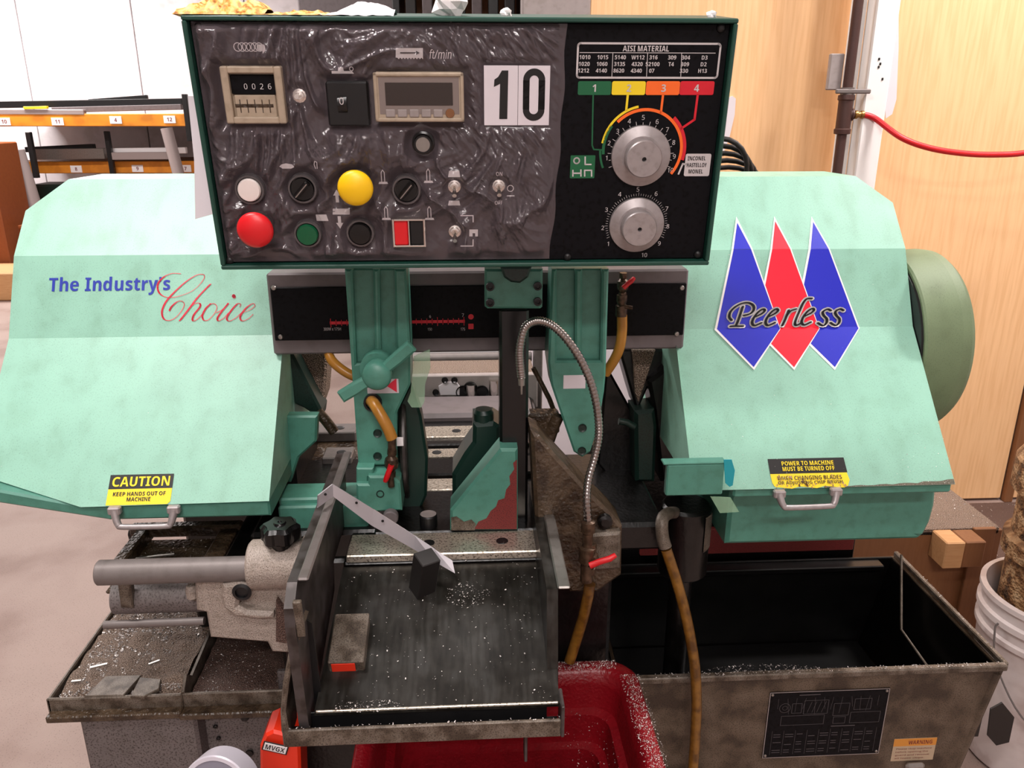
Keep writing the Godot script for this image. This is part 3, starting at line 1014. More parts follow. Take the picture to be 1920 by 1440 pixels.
	put("power_label_head", decal(PackedVector2Array([a, Vector2(b.x, a.y), Vector2(b.x + 0.001, k.y), Vector2(a.x, k.y)]), 0.0006), m.print_black, right)
	var lo := PackedVector2Array([Vector2(a.x, k.y), Vector2(b.x, k.y), Vector2(b.x + 0.002, lerpf(k.y, c.y, 0.5)), Vector2(b.x - 0.002, c.y - 0.003), Vector2(b.x - 0.008, c.y)])
	for i in 9:
		lo.append(Vector2(lerpf(b.x - 0.012, a.x + 0.004, i / 8.0), c.y - 0.0016 * (i % 3)))
	lo.append(Vector2(a.x + 0.001, lerpf(k.y, c.y, 0.6)))
	lab = put("power_label", decal(lo, 0.0006), m.print_yellow, right)
	p = Print.new()
	p.text("POWER TO MACHINE", bold, Vector2.ZERO, (b.x - a.x) * 0.68, 0.0066, cover_frame(Vector2(lerpf(a.x, b.x, 0.51), lerpf(a.y, k.y, 0.33)), 0.0013), 0.0, true)
	p.text("MUST BE TURNED OFF", bold, Vector2.ZERO, (b.x - a.x) * 0.68, 0.0066, cover_frame(Vector2(lerpf(a.x, b.x, 0.51), lerpf(a.y, k.y, 0.69)), 0.0013), 0.0, true)
	put("power_lettering", p, m.print_yellow, right)
	p = Print.new()
	p.text("WHEN CHANGING BLADES", bold, Vector2.ZERO, (b.x - a.x) * 0.84, 0.0064, cover_frame(Vector2((a.x + b.x) / 2, lerpf(k.y, c.y, 0.3)), 0.0013), 0.0, true)
	p.text("OR ADJUSTING CHIP BRUSH", bold, Vector2.ZERO, (b.x - a.x) * 0.84, 0.0064, cover_frame(Vector2((a.x + b.x) / 2, lerpf(k.y, c.y, 0.64)), 0.0013), 0.0, true)
	put("lettering", p, m.oily_brown, lab)
	# scuffs where the print has come away
	s_scuffs(lab, a, b, k, c)
	# greasy dirt along the lower edge, thickest at the outer corner
	var dirt := PackedVector2Array([Vector2(0.7195, 0.5476), Vector2(0.52, 0.5476)])
	for i in 22:
		var u := i / 21.0
		dirt.append(Vector2(lerpf(0.52, 0.7195, u), 0.5472 - 0.005 * u * u - 0.0022 * u * absf(sin(i * 2.3)) - 0.0012 * dice.randf()))
	put("grime_edge", decal(dirt, 0.0005), m.grime, right)
	# the maker's three kites, each on its white edge
	var kites := [
		[PackedVector2Array([Vector2(0.5749, 0.0844), Vector2(0.5204, 0.2837), Vector2(0.5744, 0.3572), Vector2(0.631, 0.2828)]), PackedVector2Array([Vector2(0.5755, 0.0952), Vector2(0.5248, 0.2828), Vector2(0.5755, 0.3522), Vector2(0.6286, 0.2836)]), m.logo_blue],
		[PackedVector2Array([Vector2(0.5113, 0.0839), Vector2(0.4565, 0.2837), Vector2(0.5091, 0.3562), Vector2(0.5644, 0.2834)]), PackedVector2Array([Vector2(0.511, 0.0938), Vector2(0.4609, 0.2828), Vector2(0.5096, 0.3514), Vector2(0.5633, 0.2834)]), m.logo_red],
		[PackedVector2Array([Vector2(0.4466, 0.0843), Vector2(0.3917, 0.2832), Vector2(0.4447, 0.3552), Vector2(0.4997, 0.283)]), PackedVector2Array([Vector2(0.4462, 0.0964), Vector2(0.3958, 0.282), Vector2(0.4448, 0.3502), Vector2(0.4986, 0.283)]), m.logo_blue],
	]
	for i in 3:
		var edge := put("logo_edge", decal(kites[i][0], 0.0006 + i * 0.0005), m.white, right)
		put("logo_kite", decal(kites[i][1], 0.0008 + i * 0.0005), kites[i][2], edge)
	# the maker's name in broad pen script, black in a white halo
	var halo := Print.new()
	var ink := Print.new()
	var hair := Print.new()
	var strokes := [
		PackedVector2Array([Vector2(0.4399, 0.2453), Vector2(0.4348, 0.2584), Vector2(0.4305, 0.2691), Vector2(0.4267, 0.2764)]), PackedVector2Array([Vector2(0.4179, 0.2775), Vector2(0.4276, 0.2774), Vector2(0.438, 0.2778)]),
		PackedVector2Array([Vector2(0.4202, 0.2678), Vector2(0.4168, 0.2624), Vector2(0.4191, 0.254), Vector2(0.4274, 0.2458), Vector2(0.4396, 0.2399), Vector2(0.4504, 0.2394), Vector2(0.4574, 0.2443), Vector2(0.4572, 0.2515), Vector2(0.4509, 0.2574), Vector2(0.4406, 0.2599)]),
		PackedVector2Array([Vector2(0.5547, 0.2333), Vector2(0.5463, 0.2339), Vector2(0.5397, 0.2406), Vector2(0.5327, 0.2537), Vector2(0.5241, 0.2716), Vector2(0.5251, 0.2773), Vector2(0.5328, 0.2743)]),
		PackedVector2Array([Vector2(0.5149, 0.2523), Vector2(0.5084, 0.2666), Vector2(0.5022, 0.2778)]), PackedVector2Array([Vector2(0.5099, 0.263), Vector2(0.5172, 0.2541), Vector2(0.527, 0.2506)]),
	]
	var e1 := PackedVector2Array([Vector2(0.4588, 0.2626), Vector2(0.4692, 0.2579), Vector2(0.4753, 0.253), Vector2(0.4728, 0.2499), Vector2(0.4641, 0.2552), Vector2(0.4563, 0.2647), Vector2(0.4535, 0.2724), Vector2(0.4572, 0.2769), Vector2(0.4682, 0.2726)])
	var s1 := PackedVector2Array([Vector2(0.5844, 0.2538), Vector2(0.579, 0.2514), Vector2(0.5711, 0.2556), Vector2(0.5718, 0.2616), Vector2(0.5765, 0.2677), Vector2(0.575, 0.2746), Vector2(0.5691, 0.2787), Vector2(0.5612, 0.2739)])
	var px := 0.00083 / 7.385
	for dx in [0.0, 195.0, 722.0]:
		var q := PackedVector2Array()
		for v in e1:
			q.append(v + Vector2(dx * px, 0))
		strokes.append(q)
	for dx in [0.0, 185.0]:
		var q := PackedVector2Array()
		for v in s1:
			q.append(v + Vector2(dx * px, 0))
		strokes.append(q)
	for q in strokes:
		brush(hair, q, 44 * px, 32 * px, -0.3, 0.0026)
		brush(halo, q, 42 * px, 30 * px, -0.3, 0.0029)
		brush(ink, q, 22 * px, 9 * px, -0.3, 0.0034)
	var name_plate := put("maker_outline", hair, m.print_black, right)
	put("maker_halo", halo, m.white, name_plate)
	put("maker_name", ink, m.print_black, name_plate)


func s_scuffs(parent: Node3D, a: Vector2, b: Vector2, k: Vector2, c: Vector2) -> void:
	var s := Solid.new()
	for i in 46:
		var q := Vector2(dice.randf_range(a.x + 0.003, b.x - 0.003), dice.randf_range(k.y + 0.001, c.y - 0.002))
		var w := dice.randf_range(0.0006, 0.0022)
		var l := dice.randf_range(0.0015, 0.006)
		cover_sheet(s, PackedVector2Array([q, q + Vector2(w, l * 0.4), q + Vector2(w * 0.6, l), q + Vector2(-w * 0.7, l * 0.6)]), 0.0017)
	put("scuffed_patch", s, m.bucket_crust, parent)


func saw_beam(saw: Node3D) -> void:
	var zf := -1.195
	var l := -0.3009
	var r := 0.3348
	var yt := 1.2792
	var yb := 1.153
	var s := Solid.new()
	s.box(Vector3((l + r) / 2, (yt + yb) / 2, zf - 0.04), Vector3(r - l, yt - yb, 0.08), 0.003)
	var beam := put("beam", s, m.beam_grey, saw)
	var a := 1.2582
	var b := 1.1766
	s = Solid.new()
	s.box(Vector3((l + r) / 2 + 0.001, (a + b) / 2, zf + 0.002), Vector3(r - l - 0.008, a - b, 0.004), 0.001)
	put("scale_plate", s, m.panel_black, beam)
	# the red scale with its ticks
	var zz := zf + 0.0048
	var xf := at_xf(Vector3(0, 0, zz))
	var p := Print.new()
	var x0 := -0.2102
	var x1 := -0.0089
	var yy := 1.2035
	p.line(PackedVector2Array([Vector2(x0, yy), Vector2(x1, yy)]), 0.0046, xf)
	for i in 26:
		var x := lerpf(x0, x1, i / 25.0)
		p.line(PackedVector2Array([Vector2(x, yy - (0.0065 if i % 5 == 0 else 0.0045)), Vector2(x, yy + (0.0065 if i % 5 == 0 else 0.0045))]), 0.0009, xf)
	p.poly(disc(Vector2(0.0018, 1.2103), 0.0042), xf)
	p.poly(rrect(Vector2(-0.0025, 1.1995), Vector2(0.0056, 1.191), 0.0008), xf)
	put("red_scale", p, m.print_red, beam)
	p = Print.new()
	p.text("300W x 175H", sans, Vector2(-0.2215, 1.1917), 0.026, 0.0046, xf)
	p.text("6", sans, Vector2(-0.0614, 1.2095), 0.0, 0.004, xf)
	p.text("150", sans, Vector2(-0.0645, 1.1895), 0.0065, 0.0042, xf)
	p.text("7", sans, Vector2(-0.012, 1.2105), 0.0, 0.005, xf)
	p.text("175", sans, Vector2(-0.0141, 1.1888), 0.0065, 0.0045, xf)
	put("scale_lettering", p, m.print_white, beam)
	for q in [Vector3(-0.2942, 1.2581, -1.19), Vector3(-0.291, 1.1827, -1.19), Vector3(0.3306, 1.2512, -1.19), Vector3(0.3272, 1.1788, -1.19)]:
		s = Solid.new()
		s.lathe([Vector2(0, 0), Vector2(0.004, 0), Vector2(0.003, 0.002), Vector2(0, 0.0025)], at_xf(q + Vector3(0.004 if q.x < 0 else -0.006, 0, 0), PI / 2), 12)
		put("screw", s, m.steel, beam)
	# chip funnels below the beam, speckled with swarf
	s = Solid.new()
	s.prism(PackedVector2Array([Vector2(-0.2979, 1.1319), Vector2(-0.2382, 1.131), Vector2(-0.243, 1.089), Vector2(-0.2499, 1.0434), Vector2(-0.2577, 1.0241), Vector2(-0.2637, 1.0281), Vector2(-0.2969, 1.1236)]), at_xf(Vector3(0, 0, -1.3)), 0.06, 0.004)
	put("chip_funnel", s, m.chip_bed, saw)
	s = Solid.new()
	s.prism(PackedVector2Array([Vector2(0.2486, 1.1292), Vector2(0.3411, 1.1278), Vector2(0.323, 1.0951), Vector2(0.3021, 1.0592), Vector2(0.29, 1.0264), Vector2(0.2827, 1.0236), Vector2(0.273, 1.053)]), at_xf(Vector3(0, 0, -1.28)), 0.06, 0.004)
	put("chip_funnel", s, m.oily_black, saw)
	s = Solid.new()
	s.prism(PackedVector2Array([Vector2(0.2701, 1.1303), Vector2(0.3089, 1.1297), Vector2(0.2916, 1.064), Vector2(0.2847, 1.0381), Vector2(0.2783, 1.0546)]), at_xf(Vector3(0, 0, -1.268)), 0.02, 0.002)
	put("chip_crust", s, m.chip_bed, saw)
	# dark brackets on both inner flanks
	s = Solid.new()
	s.prism(PackedVector2Array([Vector2(-0.3046, 1.1372), Vector2(-0.2876, 1.137), Vector2(-0.2473, 1.0368), Vector2(-0.2501, 1.0217), Vector2(-0.2602, 1.0277), Vector2(-0.2766, 1.0412), Vector2(-0.295, 1.0509), Vector2(-0.3075, 1.0661)]), at_xf(Vector3(0, 0, -1.26)), 0.05, 0.004)
	put("guide_bracket", s, m.green_black, saw)
	s = Solid.new()
	s.tube(PackedVector3Array([Vector3(-0.2504, 1.0425, -1.24), Vector3(-0.2378, 1.0254, -1.24), Vector3(-0.2261, 1.0063, -1.24)]), 0.0085, 10)
	put("guide_rod", s, m.oily_brown, saw)
	s = Solid.new()
	s.prism(PackedVector2Array([Vector2(0.2317, 1.0904), Vector2(0.2413, 1.0806), Vector2(0.2808, 1.0114), Vector2(0.2885, 0.9506), Vector2(0.3164, 0.8771), Vector2(0.2534, 0.8734), Vector2(0.2231, 0.9109)]), at_xf(Vector3(0, 0, -1.3)), 0.05, 0.004)
	put("guide_bracket", s, m.oily_black, saw)
	s = Solid.new()
	s.prism(PackedVector2Array([Vector2(0.2967, 1.0784), Vector2(0.3149, 1.0922), Vector2(0.3365, 1.1216), Vector2(0.3595, 1.1007), Vector2(0.3743, 0.8894), Vector2(0.3306, 0.8905), Vector2(0.3088, 1.0257)]), at_xf(Vector3(0, 0, -1.26)), 0.06, 0.006)
	put("guide_bracket", s, m.oily_black, saw)
	s = Solid.new()
	s.prism(PackedVector2Array([Vector2(0.2746, 1.0281), Vector2(0.3089, 1.0313), Vector2(0.3144, 1.0003), Vector2(0.3167, 0.8956), Vector2(0.2829, 0.8965)]), at_xf(Vector3(0, 0, -1.25)), 0.06, 0.006)
	s.tube(PackedVector3Array([Vector3(0.2462, 1.0153, -1.24), Vector3(0.2598, 1.0131, -1.24), Vector3(0.2737, 1.0051, -1.24)]), 0.006, 8)
	put("guide_block", s, m.green_black, saw)
	# green plate low on the left flank
	s = Solid.new()
	s.prism(PackedVector2Array([Vector2(-0.2977, 1.0512), Vector2(-0.2437, 1.0501), Vector2(-0.2487, 1.0064), Vector2(-0.2788, 0.9792), Vector2(-0.2953, 0.9353), Vector2(-0.3166, 0.9359)]), at_xf(Vector3(0, 0, -1.2)), 0.02, 0.003)
	put("flank_plate", s, m.green_dark, saw)


func guide_arms(saw: Node3D) -> void:
	var zf := -1.12
	# left arm
	var s := Solid.new()
	s.prism(PackedVector2Array([Vector2(-0.1748, 1.2958), Vector2(-0.089, 1.2949), Vector2(-0.0876, 1.1815), Vector2(-0.0899, 1.1224), Vector2(-0.1124, 1.0773), Vector2(-0.1146, 0.9937), Vector2(-0.1738, 0.9924)]), at_xf(Vector3(0, 0, zf - 0.014)), 0.06, 0.002)
	s.prism(PackedVector2Array([Vector2(-0.1733, 1.2976), Vector2(-0.163, 1.2975), Vector2(-0.1655, 1.1598), Vector2(-0.1069, 1.1645), Vector2(-0.1045, 1.2969), Vector2(-0.0882, 1.2968), Vector2(-0.0868, 1.1843), Vector2(-0.0891, 1.1258), Vector2(-0.1114, 1.0811), Vector2(-0.1136, 0.9981), Vector2(-0.1723, 0.9969)]), at_xf(Vector3(0, 0, zf)), 0.015, 0.003)
	s.prism(PackedVector2Array([Vector2(-0.1342, 1.2972), Vector2(-0.1253, 1.2971), Vector2(-0.1296, 1.1705), Vector2(-0.1381, 1.169)]), at_xf(Vector3(0, 0, zf)), 0.015, 0.003)
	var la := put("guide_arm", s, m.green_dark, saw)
	# right arm, narrowing to a tongue
	s = Solid.new()
	s.prism(PackedVector2Array([Vector2(0.1184, 1.2929), Vector2(0.2005, 1.2921), Vector2(0.2018, 1.1339), Vector2(0.2004, 1.1061), Vector2(0.1934, 1.0502), Vector2(0.1825, 1.008), Vector2(0.1703, 0.9993), Vector2(0.1568, 1.0086), Vector2(0.1444, 1.0451), Vector2(0.1204, 1.1169), Vector2(0.115, 1.1537)]), at_xf(Vector3(0, 0, zf - 0.014)), 0.05, 0.002)
	s.prism(PackedVector2Array([Vector2(0.1173, 1.2947), Vector2(0.1241, 1.2947), Vector2(0.1266, 1.159), Vector2(0.1913, 1.158), Vector2(0.1888, 1.294), Vector2(0.1987, 1.2939), Vector2(0.2, 1.1372), Vector2(0.1986, 1.1096), Vector2(0.1917, 1.0542), Vector2(0.1808, 1.0123), Vector2(0.1688, 1.0037), Vector2(0.1554, 1.0129), Vector2(0.1431, 1.0491), Vector2(0.1193, 1.1203), Vector2(0.114, 1.1568)]), at_xf(Vector3(0, 0, zf)), 0.015, 0.003)
	s.prism(PackedVector2Array([Vector2(0.1507, 1.2944), Vector2(0.1606, 1.2943), Vector2(0.1635, 1.1625), Vector2(0.1533, 1.1627)]), at_xf(Vector3(0, 0, zf)), 0.015, 0.003)
	var ra := put("guide_arm", s, m.green_dark, saw)
	for q in [Vector3(0.1674, 1.053, -1.12), Vector3(0.1676, 1.0153, -1.12), Vector3(-0.1405, 1.051, -1.12), Vector3(-0.1425, 1.0138, -1.12)]:
		s = Solid.new()
		s.lathe([Vector2(0, 0.001), Vector2(0.0045, 0.001), Vector2(0.0065, 0.002), Vector2(0.0065, 0.0), Vector2(0.0065, -0.002)], at_xf(q, PI / 2), 14)
		put("bolt", s, m.green_black, ra if q.x > 0 else la)
	s = Solid.new()
	s.box(Vector3(0.1534, 1.1264, -1.12), Vector3(0.033, 0.021, 0.0012), 0.0003)
	put("sticker", s, m.paper, ra)
	s = Solid.new()
	s.box(Vector3(-0.1289, 1.1248, -1.12), Vector3(0.046, 0.022, 0.0012), 0.0003)
	var st := put("sticker", s, m.paper, la)
	s = Solid.new()
	s.prism(PackedVector2Array([Vector2(-0.1232, 1.1254), Vector2(-0.1087, 1.1367), Vector2(-0.1089, 1.1152)]), at_xf(Vector3(0, 0, -1.1188)), 0.0006)
	put("sticker_flash", s, m.script_red, st)
	# unseen bridge added behind the panel to shade the arms and right cover
	s = Solid.new()
	s.box(Vector3(0.0, 1.44, -1.14), Vector3(0.575, 0.16, 0.12), 0.006)
	put("added_bridge", s, m.green_dark, saw)
	# clamp lever on the left arm
	s = Solid.new()
	s.lathe([Vector2(0, 0), Vector2(0.024, 0), Vector2(0.024, 0.022), Vector2(0, 0.022)], at_xf(Vector3(-0.1341, 1.1576, -1.12), PI / 2), 24)
	put("lever_boss", s, m.green_dark, saw)
	s = Solid.new()
	var hub := Vector3(-0.131, 1.1558, -1.075)
	var t0 := Vector3(-0.0808, 1.1985, -1.072)
	var t1 := Vector3(-0.183, 1.1254, -1.072)
	s.lathe([Vector2(0, -0.024), Vector2(0.018, -0.024), Vector2(0.0205, -0.01), Vector2(0.0205, 0.004), Vector2(0.017, 0.0095), Vector2(0.008, 0.012), Vector2(0, 0.0125)], at_xf(hub, PI / 2), 28, true)
	for e in [t0, t1]:
		var f := along(hub, e)
		var reach: float = (e - hub).length()
		s.prism(PackedVector2Array([Vector2(-0.0075, 0.008), Vector2(0.0075, 0.008), Vector2(0.009, reach * 0.6), Vector2(0.0085, reach), Vector2(-0.0085, reach), Vector2(-0.009, reach * 0.6)]), Transform3D(Basis(f.basis.x, f.basis.y, f.basis.x.cross(f.basis.y)) if f.basis.x.cross(f.basis.y).z > 0 else Basis(-f.basis.x, f.basis.y, (-f.basis.x).cross(f.basis.y)), hub + Vector3(0, 0, 0.004)), 0.011, 0.003)
	put("clamp_lever", s, m.green_dark, saw)
	# mounting plate behind the panel with four bolts and the dark post below it
	s = Solid.new()
	s.prism(PackedVector2Array([Vector2(0.0219, 1.2993), Vector2(0.1026, 1.2985), Vector2(0.1025, 1.2448), Vector2(0.0995, 1.2425), Vector2(0.025, 1.2435), Vector2(0.0213, 1.2466)]), at_xf(Vector3(0, 0, -1.1)), 0.02, 0.003)
	var mp := put("mounting_plate", s, m.green_dark, saw)
	for q in [Vector3(0.029, 1.2757, -1.098), Vector3(0.0952, 1.2758, -1.098), Vector3(0.0288, 1.253, -1.098), Vector3(0.0954, 1.2538, -1.098)]:
		s = Solid.new()
		s.lathe([Vector2(0, 0), Vector2(0.006, 0), Vector2(0.006, 0.004), Vector2(0.0035, 0.0045), Vector2(0.003, 0.002), Vector2(0, 0.002)], at_xf(q, PI / 2), 12)
		put("bolt", s, m.black, mp)
	s = Solid.new()
	s.prism(PackedVector2Array([Vector2(0.0429, 1.3046), Vector2(0.0862, 1.3042), Vector2(0.0811, 1.2895), Vector2(0.0701, 1.2814), Vector2(0.0576, 1.283), Vector2(0.048, 1.2898)]), at_xf(Vector3(0, 0, -1.088)), 0.012, 0.003)
	put("plate_boss", s, m.green_black, mp)
	s = Solid.new()
	var pa := Vector3(0.0415, 1.2433, -1.1)
	var pb := Vector3(0.0837, 1.2427, -1.1)
	var foot := 0.8967
	s.box(Vector3((pa.x + pb.x) / 2, (pa.y + foot) / 2, -1.125), Vector3(pb.x - pa.x, pa.y - foot, 0.05), 0.004)
	put("feed_post", s, m.gloss_black, saw)
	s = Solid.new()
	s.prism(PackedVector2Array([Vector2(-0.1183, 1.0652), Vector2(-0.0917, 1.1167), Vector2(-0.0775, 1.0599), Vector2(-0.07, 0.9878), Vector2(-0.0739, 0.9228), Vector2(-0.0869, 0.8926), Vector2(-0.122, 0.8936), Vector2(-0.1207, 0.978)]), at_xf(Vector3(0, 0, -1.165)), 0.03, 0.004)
	put("arm_side", s, m.jaw_green, saw)  # receding flank of the arm, its shade put into a darker green
	s = Solid.new()
	s.box(Vector3(-0.1069, 1.0406, -1.11), Vector3(0.01, 0.014, 0.0014), 0.0004)
	put("valve_tag", s, m.white, la)
	# lower carriage under the left arm
	s = Solid.new()
	s.prism(PackedVector2Array([Vector2(-0.1725, 1.0034), Vector2(-0.1473, 1.0028), Vector2(-0.1481, 0.988), Vector2(-0.156, 0.9882), Vector2(-0.1567, 0.9768), Vector2(-0.1741, 0.9772)]), at_xf(Vector3(0, 0, -1.1)), 0.05, 0.002)
	s.prism(PackedVector2Array([Vector2(-0.1545, 0.9945), Vector2(-0.1169, 0.9936), Vector2(-0.1079, 0.9829), Vector2(-0.1068, 0.936), Vector2(-0.1754, 0.9344), Vector2(-0.1725, 0.982), Vector2(-0.1552, 0.9815)]), at_xf(Vector3(0, 0, -1.09)), 0.06, 0.003)
	var ca := put("guide_carriage", s, m.green_dark, saw)
	s = Solid.new()
	s.lathe([Vector2(0, 0), Vector2(0.0115, 0), Vector2(0.0115, 0.01), Vector2(0.01, 0.012), Vector2(0, 0.012)], at_xf(Vector3(-0.1233, 0.932, -1.085), PI / 2), 24)
	put("round_pin", s, m.beam_grey, ca)
	s = Solid.new()
	s.lathe([Vector2(0.0045, 0), Vector2(0.006, 0), Vector2(0.006, 0.001), Vector2(0.0045, 0.001)], at_xf(Vector3(-0.138, 0.9653, -1.09), PI / 2), 18)
	put("plug_ring", s, m.green_black, ca)


# ---------------------------------------------------------------- the control panel

func knob_at(u: Vector3) -> Transform3D:
	return at_xf(u, PI / 2)


func push_button(panel: Node3D, at: Vector3, r: float, cap: Material, called := "push_button") -> void:
	var s := Solid.new()
	s.lathe([Vector2(0, 0), Vector2(r * 1.2, 0), Vector2(r * 1.2, 0.006), Vector2(r * 1.12, 0.009), Vector2(r * 0.98, 0.009), Vector2(r * 0.95, 0.004), Vector2(0, 0.004)], knob_at(at), 28)
	var ring := put(called, s, m.grey_ring, panel)
	s = Solid.new()
	s.lathe([Vector2(0, 0.003), Vector2(r * 0.9, 0.003), Vector2(r * 0.9, 0.010), Vector2(r * 0.82, 0.0125), Vector2(0, 0.013)], knob_at(at), 28)
	put("button_cap", s, cap, ring)


func mushroom(panel: Node3D, at: Vector3, r: float, cap: Material) -> void:
	# at is the middle of the cap
	var s := Solid.new()
	s.lathe([Vector2(0, -0.03), Vector2(r * 0.75, -0.03), Vector2(r * 0.75, -0.02), Vector2(r * 0.4, -0.019), Vector2(r * 0.4, -0.004), Vector2(0, -0.004)], knob_at(at), 24)
	var b := put("mushroom_button", s, m.grey_ring, panel)
	s = Solid.new()
	s.lathe([Vector2(0, -0.006), Vector2(r * 0.94, -0.006), Vector2(r, -0.002), Vector2(r * 0.985, 0.0005), Vector2(r * 0.9, 0.003), Vector2(r * 0.7, 0.0055), Vector2(r * 0.4, 0.0075), Vector2(r * 0.15, 0.0082), Vector2(0, 0.0083)], knob_at(at), 40, true)
	put("button_cap", s, cap, b)


func selector(panel: Node3D, at: Vector3, r: float, turn: float) -> void:
	var s := Solid.new()
	s.lathe([Vector2(0, 0), Vector2(r * 1.0, 0), Vector2(r * 1.0, 0.008), Vector2(r * 0.93, 0.011), Vector2(r * 0.82, 0.011), Vector2(r * 0.78, 0.005), Vector2(0, 0.005)], knob_at(at), 28)
	var b := put("selector_switch", s, m.grey_ring, panel)
	s = Solid.new()
	s.lathe([Vector2(0, 0.004), Vector2(r * 0.74, 0.004), Vector2(r * 0.72, 0.011), Vector2(0, 0.011)], knob_at(at), 24)
	s.box(at + Vector3(0, 0, 0.014), Vector3(r * 1.36, r * 0.42, 0.009), 0.002, Basis(Vector3.BACK, turn))
	var g := put("selector_grip", s, m.gloss_black, b)
	s = Solid.new()
	s.box(at + Vector3(0, 0, 0.0188), Vector3(r * 1.2, r * 0.07, 0.0008), 0.0002, Basis(Vector3.BACK, turn))
	put("pointer_line", s, m.grey_plastic, b)
	g.name = "selector_grip"


func toggle(panel: Node3D, at: Vector3, down := true) -> void:
	var s := Solid.new()
	s.lathe([Vector2(0, 0), Vector2(0.0075, 0), Vector2(0.0075, 0.0025), Vector2(0.0058, 0.003), Vector2(0.0056, 0.007), Vector2(0.0036, 0.0075), Vector2(0.0034, 0.005), Vector2(0, 0.005)], knob_at(at), 12)
	var b := put("toggle_switch", s, m.chrome, panel)
	s = Solid.new()
	var d := Vector3(0, -0.007, 0.014) if down else Vector3(0, 0.001, 0.015)
	s.tube(PackedVector3Array([at + Vector3(0, 0, 0.004), at + Vector3(0, 0, 0.004) + d * 0.7, at + Vector3(0, 0, 0.004) + d]), PackedFloat32Array([0.0015, 0.0024, 0.0026]), 12)
	put("toggle_lever", s, m.chrome, b)


func dial(panel: Node3D, base: Vector3, cap: Vector3, r: float, rc: float) -> void:
	var s := Solid.new()
	s.lathe([Vector2(0, 0), Vector2(r, 0), Vector2(r, 0.0025), Vector2(r * 0.985, 0.004), Vector2(rc * 1.12, 0.0085), Vector2(rc * 1.05, 0.0085), Vector2(0, 0.0085)], knob_at(base), 56)
	var b := put("dial", s, m.aluminium, panel)
	s = Solid.new()
	var hh := cap.z - base.z
	s.lathe([Vector2(0, 0.008), Vector2(rc, 0.008), Vector2(rc, hh - 0.0015), Vector2(rc * 0.95, hh), Vector2(0.0026, hh), Vector2(0.0024, hh - 0.005), Vector2(0, hh - 0.005)], knob_at(Vector3(base.x, base.y, base.z)), 40)
	put("dial_knob", s, m.aluminium, b)
	s = Solid.new()
	s.lathe([Vector2(0, hh - 0.0045), Vector2(0.0023, hh - 0.0045), Vector2(0, hh - 0.0044)], knob_at(base), 12)
	put("set_screw", s, m.black, b)


